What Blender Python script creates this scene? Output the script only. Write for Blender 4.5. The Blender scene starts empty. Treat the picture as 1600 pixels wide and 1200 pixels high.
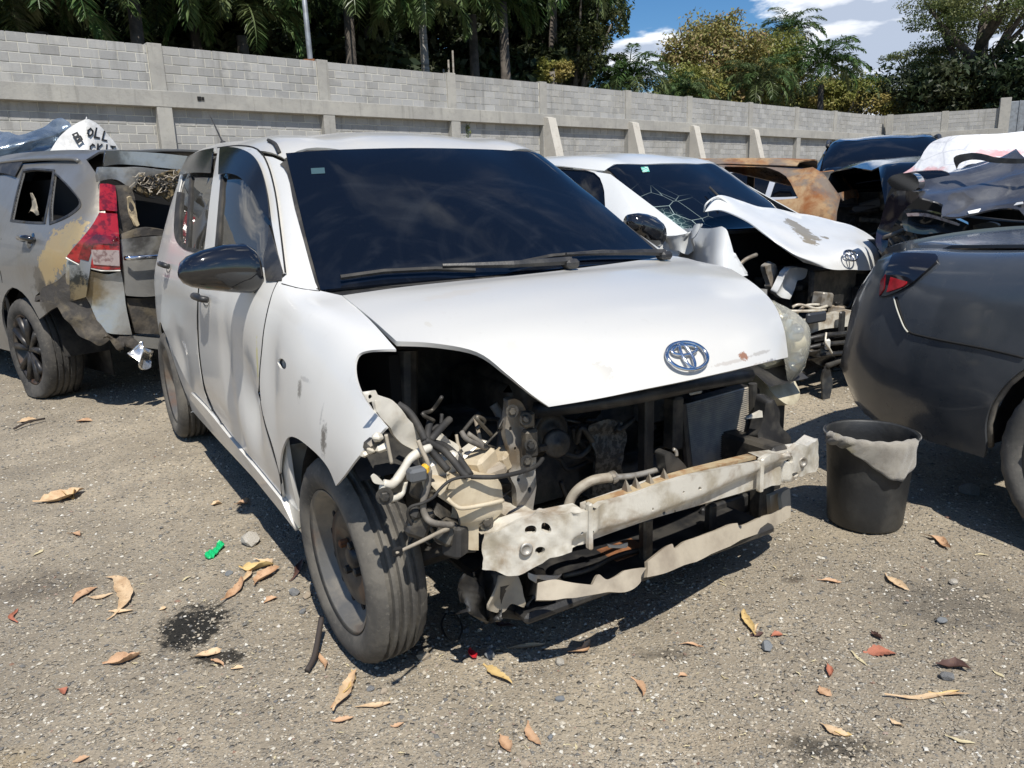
import bpy, math, random
import numpy as np
from mathutils import Vector, Matrix
from mathutils.geometry import delaunay_2d_cdt
random.seed(7); RNG = np.random.default_rng(7)
DBG = False
S = bpy.context.scene
COL = S.collection
# ------------------------------------------------------------------ camera
FOC, PITCH, ROLL, CAMH = 1200.0, math.radians(13.76), math.radians(-1.83), 1.19
fwv = np.array([0, math.cos(PITCH), -math.sin(PITCH)]); rt0 = np.array([1., 0, 0]); up0 = np.cross(rt0, fwv)
RV = math.cos(ROLL)*rt0 + math.sin(ROLL)*up0
UV = -math.sin(ROLL)*rt0 + math.cos(ROLL)*up0
CP = np.array([0, 0, CAMH])
cd = bpy.data.cameras.new('camera'); cam = bpy.data.objects.new('camera', cd); COL.objects.link(cam)
cd.sensor_width = 36; cd.lens = FOC/1600*36; cd.clip_end = 3000; cd.clip_start = 0.02
mw = Matrix.Identity(4)
for r in range(3):
    mw[r][0], mw[r][1], mw[r][2], mw[r][3] = RV[r], UV[r], -fwv[r], CP[r]
cam.matrix_world = mw
S.camera = cam
# ------------------------------------------------------------------ sky and sun
SUN_EL = math.radians(57); sh = np.array([.25, -.968]); sh /= np.linalg.norm(sh)
to_sun = Vector((sh[0]*math.cos(SUN_EL), sh[1]*math.cos(SUN_EL), math.sin(SUN_EL)))
w = bpy.data.worlds.new('World'); S.world = w; w.use_nodes = True
nt = w.node_tree; N = nt.nodes; L = nt.links; N.clear()
out = N.new('ShaderNodeOutputWorld'); bg = N.new('ShaderNodeBackground'); bg.inputs[1].default_value = 0.075
sky = N.new('ShaderNodeTexSky'); sky.sky_type = 'NISHITA'; sky.sun_disc = False
sky.sun_elevation = SUN_EL; sky.sun_rotation = math.atan2(to_sun.x, to_sun.y)
sky.air_density = 1.0; sky.dust_density = 0.3; sky.ozone_density = 2.2; sky.altitude = 0
tc = N.new('ShaderNodeTexCoord')
def wmath(op, a, b=None, c=None):
    n = N.new('ShaderNodeMath'); n.operation = op
    for i, v in enumerate((a, b, c)):
        if v is None: continue
        if isinstance(v, (int, float)): n.inputs[i].default_value = v
        else: L.new(v, n.inputs[i])
    return n.outputs[0]
sep = N.new('ShaderNodeSeparateXYZ'); L.new(tc.outputs['Generated'], sep.inputs[0])
zc = wmath('ADD', wmath('MAXIMUM', sep.outputs[2], 0.0), 0.16)
cx = wmath('DIVIDE', sep.outputs[0], zc); cy = wmath('DIVIDE', sep.outputs[1], zc)
cmb = N.new('ShaderNodeCombineXYZ'); L.new(cx, cmb.inputs[0]); L.new(cy, cmb.inputs[1])
vsc = N.new('ShaderNodeVectorMath'); vsc.operation = 'ADD'; vsc.inputs[1].default_value = (3.35, 1.1, 0)
L.new(cmb.outputs[0], vsc.inputs[0])
n1 = N.new('ShaderNodeTexNoise'); n1.inputs['Scale'].default_value = 1.9; n1.inputs['Detail'].default_value = 9
n1.inputs['Roughness'].default_value = .57; n1.inputs['Distortion'].default_value = .25
L.new(vsc.outputs[0], n1.inputs['Vector'])
# a cloud bank over the right of the yard: real directions in the sky
def ray(px, py): return fwv + RV*(px-800)/FOC - UV*(py-600)/FOC
def bank(px, py, rad, amt):
    d = ray(px, py); d = d/np.linalg.norm(d)
    dn = N.new('ShaderNodeVectorMath'); dn.operation = 'DISTANCE'; dn.inputs[1].default_value = tuple(d)
    nv = N.new('ShaderNodeVectorMath'); nv.operation = 'NORMALIZE'; L.new(tc.outputs['Generated'], nv.inputs[0])
    L.new(nv.outputs[0], dn.inputs[0])
    m = N.new('ShaderNodeMapRange'); m.interpolation_type = 'SMOOTHSTEP'
    L.new(dn.outputs['Value'], m.inputs[0]); m.inputs[1].default_value = 0; m.inputs[2].default_value = rad
    m.inputs[3].default_value = amt; m.inputs[4].default_value = 0
    return m.outputs[0]
b = bank(1320, 55, .26, .36)
b = wmath('ADD', b, bank(1005, 95, .10, .34))
b = wmath('ADD', b, bank(1560, 120, .22, .2))
b = wmath('SUBTRACT', b, bank(1090, -60, .26, .22))
dens = wmath('ADD', n1.outputs[0], b)
mr = N.new('ShaderNodeMapRange'); mr.interpolation_type = 'SMOOTHSTEP'; L.new(dens, mr.inputs[0])
mr.inputs[1].default_value = .56; mr.inputs[2].default_value = .66
n2 = N.new('ShaderNodeTexNoise'); n2.inputs['Scale'].default_value = 4.2; n2.inputs['Detail'].default_value = 6
L.new(vsc.outputs[0], n2.inputs['Vector'])
crp = N.new('ShaderNodeMix'); crp.data_type = 'RGBA'
mr2 = N.new('ShaderNodeMapRange'); L.new(wmath('ADD', wmath('MULTIPLY', n2.outputs[0], .7), wmath('MULTIPLY', dens, -.35)), mr2.inputs[0])
mr2.inputs[1].default_value = .04; mr2.inputs[2].default_value = .16
L.new(mr2.outputs[0], crp.inputs[0]); crp.inputs[6].default_value = (6.4, 7.3, 9.0, 1); crp.inputs[7].default_value = (15., 15.2, 15.5, 1)
mx = N.new('ShaderNodeMix'); mx.data_type = 'RGBA'
L.new(wmath('MULTIPLY', mr.outputs[0], .95), mx.inputs[0]); 
hsv = N.new('ShaderNodeHueSaturation'); hsv.inputs['Saturation'].default_value = 1.3; L.new(sky.outputs[0], hsv.inputs['Color'])
tint = N.new('ShaderNodeMix'); tint.data_type = 'RGBA'; tint.blend_type = 'MULTIPLY'; tint.inputs[0].default_value = 1; tint.inputs[7].default_value = (1.02, 1.15, 1.28, 1); L.new(hsv.outputs[0], tint.inputs[6]); L.new(tint.outputs[2], mx.inputs[6]); L.new(crp.outputs[2], mx.inputs[7])
L.new(mx.outputs[2], bg.inputs[0]); L.new(bg.outputs[0], out.inputs[0])
sd = bpy.data.lights.new('sun', 'SUN'); sun = bpy.data.objects.new('sun', sd); COL.objects.link(sun)
sd.energy = 5.0; sd.angle = math.radians(.5); sd.color = (1, .955, .88)
sun.rotation_euler = to_sun.to_track_quat('Z', 'Y').to_euler(); sun.location = (0, 0, 30)
S.view_settings.view_transform = 'Standard'; S.view_settings.look = 'None'; S.view_settings.exposure = 0.16
S.view_settings.gamma = 1; S.view_settings.use_curve_mapping = False
S.cycles.max_bounces = 6; S.cycles.transparent_max_bounces = 8

# ------------------------------------------------------------------ placement helpers
def proj(P):
    d = np.asarray(P, float) - CP; z = d@fwv
    return np.stack([800+FOC*(d@RV)/z, 600-FOC*(d@UV)/z], -1)
def gnd(px, py, z=0.):
    d = ray(px, py); return CP + d*(z-CAMH)/d[2]
def far(px, D, py=None):
    """ground point in the direction of picture column px at horizontal distance D; with py also the height seen there"""
    d = ray(px, py if py is not None else 300); k = D/math.hypot(d[0], d[1]); P = CP+d*k
    return P
class Frame:
    def __init__(s, x, y, yaw, z=0.):
        s.o = np.array([x, y, z]); c, q = math.cos(yaw), math.sin(yaw); s.yaw = yaw
        s.A = np.array([[c, q, 0], [-q, c, 0], [0, 0, 1.]])      # rows: local axes in world
    def w(s, q): return s.o + np.asarray(q)@s.A
    def l(s, P): return (np.asarray(P)-s.o)@s.A.T
    def at(s, px, py, ax, v):
        n = s.A['XYZ'.index(ax)]; d = ray(px, py); t = (v-(CP-s.o)@n)/(d@n); return s.l(CP+d*t)
    def proj(s, q): return proj(s.w(q))
# ------------------------------------------------------------------ object helpers
def link(o, parent=None):
    COL.objects.link(o)
    if parent is not None: o.parent = parent
    return o
def mesh(name, v, f, m, parent=None, smooth=True, **props):
    me = bpy.data.meshes.new(name); me.from_pydata([tuple(map(float, p)) for p in v], [], [tuple(int(i) for i in q) for q in f])
    if smooth: me.polygons.foreach_set('use_smooth', [True]*len(me.polygons))
    if m is not None:
        for mm in (m if isinstance(m, (list, tuple)) else [m]): me.materials.append(mm)
    me.update(); o = bpy.data.objects.new(name, me); link(o, parent)
    for k, x in props.items(): o[k] = x
    return o
def fast_mesh(name, V, F, m, parent=None, smooth=False, **props):
    V = np.asarray(V, np.float32); F = np.asarray(F, np.int32); k = F.shape[1]
    me = bpy.data.meshes.new(name); me.vertices.add(len(V)); me.vertices.foreach_set('co', V.ravel())
    me.loops.add(F.size); me.loops.foreach_set('vertex_index', F.ravel()); me.polygons.add(len(F))
    me.polygons.foreach_set('loop_start', np.arange(0, F.size, k, dtype=np.int32))
    me.polygons.foreach_set('use_smooth', [smooth]*len(F))
    if m is not None: me.materials.append(m)
    me.update(calc_edges=True); me.validate(); o = bpy.data.objects.new(name, me); link(o, parent)
    for k, x in props.items(): o[k] = x
    return o
def thing(name, label, cat, loc=(0, 0, 0), yaw=0., group=None):
    o = bpy.data.objects.new(name, None); link(o); o.location = tuple(map(float, loc)); o.rotation_euler = (0, 0, yaw)
    o.empty_display_size = .2; o['label'] = label; o['category'] = cat
    if group: o['group'] = group
    return o
def tag(o, label, cat, group=None):
    o['label'] = label; o['category'] = cat
    if group: o['group'] = group
    return o
class G:
    """collects simple shapes into one mesh"""
    def __init__(s): s.v = []; s.f = []
    def add(s, v, f):
        k = len(s.v); s.v += [tuple(map(float, p)) for p in v]; s.f += [tuple(k+i for i in q) for q in f]; return s
    def box(s, c, d, R=None, bev=0.0):
        c = np.array(c, float); hx, hy, hz = np.array(d)/2.; b = min(bev, hx*.9, hy*.9, hz*.9)
        if b <= 0:
            v = np.array([[x, y, z] for x in (-hx, hx) for y in (-hy, hy) for z in (-hz, hz)])
            f = [(0, 1, 3, 2), (4, 6, 7, 5), (0, 4, 5, 1), (2, 3, 7, 6), (0, 2, 6, 4), (1, 5, 7, 3)]
        else:
            v = []; f = []
            idx = {}
            for sx in (-1, 1):
                for sy in (-1, 1):
                    for sz in (-1, 1):
                        for a in range(3):
                            p = [sx*(hx-b), sy*(hy-b), sz*(hz-b)]; p[a] += (sx, sy, sz)[a]*b
                            idx[(sx, sy, sz, a)] = len(v); v.append(p)
            def q(*k): f.append(tuple(idx[i] for i in k))
            for s1 in (-1, 1):
                q((s1, -1, -1, 0), (s1, 1, -1, 0), (s1, 1, 1, 0), (s1, -1, 1, 0))
                q((-1, s1, -1, 1), (1, s1, -1, 1), (1, s1, 1, 1), (-1, s1, 1, 1))
                q((-1, -1, s1, 2), (1, -1, s1, 2), (1, 1, s1, 2), (-1, 1, s1, 2))
                for s2 in (-1, 1):
                    q((s1, s2, -1, 0), (s1, s2, 1, 0), (s1, s2, 1, 1), (s1, s2, -1, 1))
                    q((s1, -1, s2, 0), (s1, 1, s2, 0), (s1, 1, s2, 2), (s1, -1, s2, 2))
                    q((-1, s1, s2, 1), (1, s1, s2, 1), (1, s1, s2, 2), (-1, s1, s2, 2))
                    for s3 in (-1, 1): q((s1, s2, s3, 0), (s1, s2, s3, 1), (s1, s2, s3, 2))
            v = np.array(v)
        if R is not None: v = v@np.asarray(R).T
        return s.add(v+c, f)
    def tube(s, pts, r, n=8, caps=True):
        P = np.array(pts, float); m = len(P); rr = np.broadcast_to(np.asarray(r, float), (m,))
        T = np.gradient(P, axis=0); T /= np.linalg.norm(T, axis=1)[:, None]+1e-9
        ref = np.array([0, 0, 1.]) if abs(T[0][2]) < .9 else np.array([1., 0, 0]); v = []
        a = np.cross(T[0], ref); a /= np.linalg.norm(a)
        for i in range(m):
            a = a-T[i]*(a@T[i]); a /= np.linalg.norm(a)+1e-9; b = np.cross(T[i], a)
            for j in range(n):
                t = 2*math.pi*j/n; v.append(P[i]+rr[i]*(a*math.cos(t)+b*math.sin(t)))
        f = [(i*n+j, i*n+(j+1) % n, (i+1)*n+(j+1) % n, (i+1)*n+j) for i in range(m-1) for j in range(n)]
        if caps: f += [tuple(range(n))[::-1], tuple(range((m-1)*n, m*n))]
        return s.add(v, f)
    def lathe(s, prof, c, axis, n=24, closed=False):
        """prof: (radius, along) pairs round the axis through c"""
        ax = np.array(axis, float); ax /= np.linalg.norm(ax); ref = np.array([0, 0, 1.]) if abs(ax[2]) < .9 else np.array([1., 0, 0])
        a = np.cross(ax, ref); a /= np.linalg.norm(a); b = np.cross(ax, a); c = np.array(c, float); v = []
        for r, h in prof:
            for j in range(n):
                t = 2*math.pi*j/n; v.append(c+ax*h+r*(a*math.cos(t)+b*math.sin(t)))
        m = len(prof)
        f = [(i*n+j, i*n+(j+1) % n, (i+1)*n+(j+1) % n, (i+1)*n+j) for i in range(m-1) for j in range(n)]
        if closed: f += [((m-1)*n+j, (m-1)*n+(j+1) % n, (j+1) % n, j) for j in range(n)]
        return s.add(v, f)
    def obj(s, name, m, parent=None, smooth=False, **p): return mesh(name, s.v, s.f, m, parent, smooth, **p)
def spline(pts, n=6, closed=False):
    """Catmull-Rom through points; returns a denser polyline"""
    P = np.array(pts, float); m = len(P); out = []
    for i in range(m if closed else m-1):
        p0 = P[(i-1) % m] if closed or i > 0 else P[i]; p1 = P[i]; p2 = P[(i+1) % m]
        p3 = P[(i+2) % m] if closed or i+2 < m else p2
        for k in range(n):
            t = k/n; out.append(.5*((2*p1)+(p2-p0)*t+(2*p0-5*p1+4*p2-p3)*t*t+(3*p1-p0-3*p2+p3)*t**3))
    if not closed: out.append(P[-1])
    return np.array(out)
def outline(pts, n=5):
    """closed outline; entries (x,y) are smooth, (x,y,1) are corners"""
    m = len(pts); c = [i for i in range(m) if len(pts[i]) > 2]
    P = [np.array(p[:2], float) for p in pts]
    if not c: return spline(P, n, True)
    out = []
    for a, i in enumerate(c):
        j = c[(a+1) % len(c)]; seg = [P[k % m] for k in range(i, (j if j > i else j+m)+1)]
        out += list(spline(seg, n)[:-1] if len(seg) > 2 else spline(seg, 3)[:-1])
    return np.array(out)
# ------------------------------------------------------------------ surfaces
def hermite(X, Y, x):
    """cubic through Y(X) (axis 0), mild tangents"""
    X = np.asarray(X, float); n = len(X); x = np.asarray(x, float)
    h = np.diff(X); d = np.diff(Y, axis=0)/h.reshape((-1,)+(1,)*(Y.ndim-1)); m = np.empty_like(Y)
    m[0] = d[0]; m[-1] = d[-1]
    w0 = (h[1:]/(h[:-1]+h[1:])).reshape((-1,)+(1,)*(Y.ndim-1)); m[1:-1] = d[:-1]*w0+d[1:]*(1-w0)
    i = np.clip(np.searchsorted(X, x)-1, 0, n-2); hh = h[i]; t = (x-X[i])/hh
    t_ = np.clip(t, -.3, 1.3)
    sh_ = (-1,)+(1,)*(Y.ndim-1); T = t_.reshape(sh_); H_ = hh.reshape(sh_)
    return (2*T**3-3*T**2+1)*Y[i]+(T**3-2*T**2+T)*H_*m[i]+(-2*T**3+3*T**2)*Y[i+1]+(T**3-T**2)*H_*m[i+1]
class Surf:
    """whole-body surface P(u,v): u = station, v = 0 right sill .. 6 centre .. 12 left sill"""
    def __init__(s, rows, F, dents=()):
        s.F = F; s.U = np.array([r[0] for r in rows]); T = []
        for r in rows:
            X, ys, zs, ym, zb, yb, ze, ye, zc_, dxc = r[:10]
            dx = r[10] if len(r) > 10 else (0, 0, 0, 0)
            h = [(X+dx[0], -ys, zs), (X+dx[1], -ym, zs+(zb-zs)*.33), (X+dx[2], -ym, zs+(zb-zs)*.68), (X+dx[3], -yb, zb), (X, -ye, ze),
                 (X+.72*dxc, -ye*.5, zc_-.22*(zc_-ze)), (X+dxc, 0, zc_)]
            T.append(h+[(a, -b_, c_) for a, b_, c_ in h[-2::-1]])
        s.T = np.array(T); s.V = np.arange(13.); s.dents = list(dents)
    def P(s, u, v):
        u = np.atleast_1d(np.asarray(u, float)); v = np.atleast_1d(np.asarray(v, float))
        u = np.clip(u, s.U[0], s.U[-1]); v = np.clip(v, 0, 12)
        A = hermite(s.U, s.T, u)                       # n,13,3
        i = np.clip(np.floor(v).astype(int), 0, 11); t = (v-i)[:, None]; r = np.arange(len(u))
        p1 = A[r, i]; p2 = A[r, i+1]; p0 = A[r, np.maximum(i-1, 0)]; p3 = A[r, np.minimum(i+2, 12)]
        Q = .5*((2*p1)+(p2-p0)*t+(2*p0-5*p1+4*p2-p3)*t*t+(3*p1-p0-3*p2+p3)*t**3)
        for (dx_, dz_, sx, sz, amp, side) in s.dents:  # dents pushed in across the body, side = -1 right / +1 left / 0 top
            g_ = amp*np.exp(-((Q[:, 0]-dx_)/sx)**2-(((Q[:, 1] if side == 0 else Q[:, 2])-dz_)/sz)**2)
            if side == 0: Q[:, 2] -= g_*(Q[:, 2] > .5)
            else: Q[:, 1] -= side*g_*(np.sign(Q[:, 1]) == side)
        return Q
    def nrm(s, u, v):
        e = 1e-3; u = np.atleast_1d(u); v = np.atleast_1d(v)
        a = s.P(u+e, v)-s.P(u-e, v); b_ = s.P(u, v+e)-s.P(u, v-e); n = np.cross(a, b_)
        n /= np.linalg.norm(n, axis=1)[:, None]+1e-12
        q = s.P(u, v); o = q-np.stack([q[:, 0]*.6, q[:, 1]*0, q[:, 2]*0+.55], 1)
        return n*np.sign((n*o).sum(1))[:, None]
    def inv(s, px, u0=None, v0=None, lim=(None, None, None, None)):
        """surface parameters whose point is seen at the given picture points; the nearest sheet facing the camera"""
        px = np.asarray(px, float); n = len(px)
        ul, uh, vl, vh = lim; ul = s.U[0] if ul is None else ul; uh = s.U[-1] if uh is None else uh; vl = 0 if vl is None else vl; vh = 12 if vh is None else vh
        gu, gv = np.meshgrid(np.linspace(ul, uh, 60), np.linspace(vl, vh, 61)); gu = gu.ravel(); gv = gv.ravel()
        Q = s.P(gu, gv); W = s.F.w(Q); pr = proj(W); nn = s.nrm(gu, gv)@s.F.A; face = ((CP-W)*nn).sum(1) > 0
        dist = np.linalg.norm(W-CP, axis=1)
        res = np.empty((n, 2))
        for k in range(n):
            d = np.hypot(*(pr-px[k]).T)+dist*3+(~face)*60; j = np.argmin(d); x = np.array([gu[j], gv[j]]); lam = 1e-3
            def E(x): return (s.F.proj(s.P(x[0], x[1]))[0]-px[k])
            e = E(x)
            for it in range(25):
                h = 1e-4; J = np.stack([(E(x+[h, 0])-e)/h, (E(x+[0, h])-e)/h], 1)
                st = np.linalg.solve(J.T@J+lam*np.diag(np.diag(J.T@J)+1e-6), -J.T@e); y = x+np.clip(st, -.3, .3)
                y = np.array([min(max(y[0], ul), uh), min(max(y[1], vl), vh)]); e2 = E(y)
                if e2@e2 < e@e: x = y; e = e2; lam *= .3
                else: lam *= 6
                if e@e < 1e-3 or lam > 1e8: break
            res[k] = x
            if e@e > 25 and DBG: print('  inv miss', px[k].round(), 'err', round(float(math.sqrt(e@e)), 1), 'uv', x.round(2))
        return res
def inpoly(P, poly):
    x, y = P[:, 0], P[:, 1]; c = np.zeros(len(P), bool); n = len(poly); j = n-1
    for i in range(n):
        xi, yi = poly[i]; xj, yj = poly[j]
        k = ((yi > y) != (yj > y)) & (x < (xj-xi)*(y-yi)/(yj-yi+1e-12)+xi); c ^= k; j = i
    return c
def tri2d(poly, holes, su, sv):
    poly = np.array(poly); lo = poly.min(0); hi = poly.max(0)
    gu, gv = np.meshgrid(np.arange(lo[0]+su/2, hi[0], su), np.arange(lo[1]+sv/2, hi[1], sv)); g_ = np.stack([gu.ravel(), gv.ravel()], 1)
    if len(g_):
        keep = inpoly(g_, poly)
        for h in holes: keep &= ~inpoly(g_, h)
        g_ = g_[keep]
        sc = np.array([su, sv])
        for ring in [poly]+list(holes):
            if not len(g_): break
            R2 = np.array(ring); a = R2; b_ = np.roll(R2, -1, 0); ab = (b_-a)/sc
            ap = (g_[:, None]-a[None])/sc; t = np.clip((ap*ab).sum(2)/((ab**2).sum(1)+1e-12), 0, 1)
            g_ = g_[np.linalg.norm(ap-t[..., None]*ab, axis=2).min(1) > .28]
    pts = [tuple(p/np.array([su, sv])) for p in poly]; ed = [(i, (i+1) % len(poly)) for i in range(len(poly))]
    for h in holes:
        k = len(pts); pts += [tuple(p/np.array([su, sv])) for p in np.array(h)]; ed += [(k+i, k+(i+1) % len(h)) for i in range(len(h))]
    pts += [tuple(p/np.array([su, sv])) for p in g_]
    V, Ee, Fa, *_ = delaunay_2d_cdt([Vector(p) for p in pts], ed, [], 0, 1e-5)
    V = np.array([tuple(p) for p in V])*np.array([su, sv]); Fa = np.array([tuple(f) for f in Fa], int).reshape(-1, 3)
    c = V[Fa].mean(1); keep = inpoly(c, poly)
    for h in holes: keep &= ~inpoly(c, np.array(h))
    return V, Fa[keep]
def shell(name, V, Nn, Fa, thick, m, parent, smooth=True, off=0., m2=None, **p):
    """sheet + back + rim with crisp edges; m2 = material of back and rim"""
    if len(Fa) == 0: print('EMPTY', name); return mesh(name, [(0, 0, 0)], [], m, parent)
    V = np.array(V)+np.array(Nn)*off; B = V-np.array(Nn)*thick; n = len(V)
    ec = {}
    for t in Fa:
        for a, b_ in ((t[0], t[1]), (t[1], t[2]), (t[2], t[0])): ec[(a, b_)] = 1
    a3 = V[Fa[:, 0]]; nn = np.cross(V[Fa[:, 1]]-a3, V[Fa[:, 2]]-a3); flip = (nn*np.array(Nn)[Fa[:, 0]]).sum() < 0
    if flip: Fa = Fa[:, ::-1]; ec = {(b_, a): 1 for a, b_ in ec}
    f = [tuple(t) for t in Fa]; mi = [0]*len(f); v = list(V)
    if thick > 0:
        v += list(B); f += [(t[2]+n, t[1]+n, t[0]+n) for t in Fa]; mi += [1]*len(Fa)
        be = [e for e in ec if (e[1], e[0]) not in ec]; k = 2*n; ids = {}
        for a, b_ in be:
            for q in (a, b_):
                if q not in ids: ids[q] = len(v); v += [V[q], B[q]]
            f.append((ids[b_], ids[a], ids[a]+1, ids[b_]+1)); mi.append(0)
    o = mesh(name, v, f, [m, m2 or m], parent, smooth, **p)
    o.data.polygons.foreach_set('material_index', mi)
    return o
def panel(name, sf, pts, m, parent, holes=(), thick=.006, off=0., su=.08, sv=.2, n=5, lim=(None,)*4, uv=False, huv=False, m2=None, bump=None, **p):
    """a sheet-metal or glass part cut out of the body surface"""
    q = outline(pts, n); q = q if uv else sf.inv(q, lim=lim)
    hs = []
    for h in holes:
        hq = outline(h, n); hs.append(hq if (uv or huv) else sf.inv(hq, lim=lim))
    V2, Fa = tri2d(q, hs, su, sv)
    P3 = sf.P(V2[:, 0], V2[:, 1]); Nn = sf.nrm(V2[:, 0], V2[:, 1])
    if bump is not None: P3 = P3+bump(P3)
    o = shell(name, P3, Nn, Fa, thick, m, parent, off=off, m2=m2, **p)
    return o
class Depth:
    """plate traced in a frame: picture point -> plane / curved sheet  axis = f(the other two)"""
    def __init__(s, F, fn): s.F = F; s.fn = fn
def plate(name, F, pts, ax, val, m, parent, holes=(), thick=.01, n=5, s=.03, bump=None, smooth=True, m2=None, **p):
    """plate whose outline is seen at pts, lying on local plane ax = val (val may be a function of the picture x)"""
    def to3(Q): return np.array([F.at(x, y, ax, val(x, y) if callable(val) else val) for x, y in Q])
    q2 = outline(pts, n); h2 = [outline(h, n) for h in holes]
    # grid in picture space, scaled to metric spacing
    c3 = to3(q2); sp = s*np.ptp(q2[:, 0])/max(1e-6, max(np.ptp(c3[:, 0]), np.ptp(c3[:, 1]), np.ptp(c3[:, 2]), .05))
    sp = max(sp, 3.)
    V2, Fa = tri2d(q2, h2, sp, sp); P3 = to3(V2)
    n0 = np.zeros(3); n0['XYZ'.index(ax)] = 1.
    cc = F.l(CP); n0 = n0*np.sign((cc-P3.mean(0))@n0)
    if bump is not None: P3 = P3+bump(P3)
    # vertex normals
    Nn = np.zeros_like(P3); fn = np.cross(P3[Fa[:, 1]]-P3[Fa[:, 0]], P3[Fa[:, 2]]-P3[Fa[:, 0]]); fn *= np.sign(fn@n0)[:, None]
    for k in range(3): np.add.at(Nn, Fa[:, k], fn)
    Nn /= np.linalg.norm(Nn, axis=1)[:, None]+1e-12
    return shell(name, P3, Nn, Fa, thick, m, parent, smooth=smooth, m2=m2, **p)
def wob(scale, amp, seed=0):
    r = np.random.default_rng(seed); K = r.normal(size=(7, 3))*scale; ph = r.uniform(0, 6.28, 7); D = r.normal(size=(7, 3)); D /= np.linalg.norm(D, axis=1)[:, None]
    return lambda P: (np.sin(P@K.T+ph)@D)*amp/2.2
def crumple(scale, amp, seed=0):
    """folded sheet: piecewise planar creases"""
    r = np.random.default_rng(seed); K = r.normal(size=(9, 3))*scale; ph = r.uniform(0, 6.28, 9); D = r.normal(size=(9, 3)); D /= np.linalg.norm(D, axis=1)[:, None]
    tri = lambda x: 2*np.abs((x/6.2832) % 1-.5)-.5
    return lambda P: (tri(P@K.T+ph)@D)*amp
# ------------------------------------------------------------------ materials
class NT:
    def __init__(s, name):
        s.m = bpy.data.materials.new(name); s.m.use_nodes = True; s.t = s.m.node_tree; s.t.nodes.clear()
        s.o = s.t.nodes.new('ShaderNodeOutputMaterial'); s.b = s.t.nodes.new('ShaderNodeBsdfPrincipled')
        s.t.links.new(s.b.outputs[0], s.o.inputs[0]); s.tc = s.t.nodes.new('ShaderNodeTexCoord')
    def n(s, k, **p):
        x = s.t.nodes.new('ShaderNode'+k)
        for a, b_ in p.items(): setattr(x, a, b_)
        return x
    def l(s, a, b_): s.t.links.new(a, b_)
    def set(s, inp, v):
        i = s.b.inputs[inp]
        if hasattr(v, 'links') or hasattr(v, 'is_linked'): s.l(v, i)
        elif isinstance(v, (tuple, list)) and len(v) == 3: i.default_value = (*v, 1)
        else: i.default_value = v
    def co(s, scale=(1, 1, 1), kind='Object'):
        mp = s.n('Mapping'); mp.inputs['Scale'].default_value = scale; s.l(s.tc.outputs[kind], mp.inputs[0]); return mp.outputs[0]
    def noise(s, sc, det=4, rough=.55, dist=0., vec=None):
        x = s.n('TexNoise'); x.inputs['Scale'].default_value = sc; x.inputs['Detail'].default_value = det
        x.inputs['Roughness'].default_value = rough; x.inputs['Distortion'].default_value = dist
        s.l(vec if vec is not None else s.tc.outputs['Object'], x.inputs['Vector']); return x.outputs[0]
    def ramp(s, v, a, b_, lo=0., hi=1.):
        x = s.n('MapRange'); x.interpolation_type = 'SMOOTHSTEP'; s.l(v, x.inputs[0])
        x.inputs[1].default_value = a; x.inputs[2].default_value = b_; x.inputs[3].default_value = lo; x.inputs[4].default_value = hi; return x.outputs[0]
    def mix(s, f, a, b_, mode='MIX'):
        x = s.n('Mix', data_type='RGBA', blend_type=mode)
        for i, v in ((0, f), (6, a), (7, b_)):
            if isinstance(v, (int, float)): x.inputs[i].default_value = v
            elif isinstance(v, tuple): x.inputs[i].default_value = (*v, 1) if len(v) == 3 else v
            else: s.l(v, x.inputs[i])
        return x.outputs[2]
    def math(s, op, a, b_=0.):
        x = s.n('Math', operation=op)
        for i, v in ((0, a), (1, b_)):
            if isinstance(v, (int, float)): x.inputs[i].default_value = v
            else: s.l(v, x.inputs[i])
        return x.outputs[0]
    def bump(s, h, dist=.002, strength=1.):
        x = s.n('Bump'); x.inputs['Distance'].default_value = dist; x.inputs['Strength'].default_value = strength
        s.l(h, x.inputs['Height']); s.l(x.outputs[0], s.b.inputs['Normal']); return x
    def sepz(s):
        x = s.n('SeparateXYZ'); s.l(s.tc.outputs['Object'], x.inputs[0]); return x.outputs
    def spot(s, col, c, r, color, sc=30., soft=.5, amt=1.):
        """a stain with its own place on the object: centre c, radii r, ragged by noise"""
        mp = s.n('Mapping'); mp.vector_type = 'POINT'; mp.inputs['Location'].default_value = tuple(-a/b_ for a, b_ in zip(c, r)); mp.inputs['Scale'].default_value = tuple(1/b_ for b_ in r)
        s.l(s.tc.outputs['Object'], mp.inputs[0]); ln = s.n('VectorMath', operation='LENGTH'); s.l(mp.outputs[0], ln.inputs[0])
        nz = s.noise(sc, 5, .7); d = s.math('ADD', s.math('MULTIPLY', ln.outputs['Value'], .5), nz)
        f = s.ramp(d, .98-soft*.3, .98, amt, 0.); return s.mix(f, col, color)
def simple(name, c, rough=.5, metal=0., c2=None, sc=8., lo=.4, hi=.65, bump=0., bsc=60., spec=.5, coat=0., sheen=0., det=5, c3=None, sc3=2.5, amt3=.6, stretch=(1, 1, 1)):
    t = NT(name); v = t.co(stretch); col = c
    if c2 is not None: col = t.mix(t.ramp(t.noise(sc, det, .6, vec=v), lo, hi), c, c2)
    if c3 is not None: col = t.mix(t.ramp(t.noise(sc3, 5, .6, .3, vec=v), .48, .68, 0, amt3), col if not isinstance(col, tuple) else col, c3)
    if isinstance(col, tuple): t.set('Base Color', col)
    else: t.l(col, t.b.inputs['Base Color'])
    t.set('Roughness', rough); t.set('Metallic', metal); t.set('Specular IOR Level', spec)
    if coat: t.set('Coat Weight', coat); t.set('Coat Roughness', .06)
    if bump: t.bump(t.noise(bsc, 5, .6, vec=v), bump)
    return t.m
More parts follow.
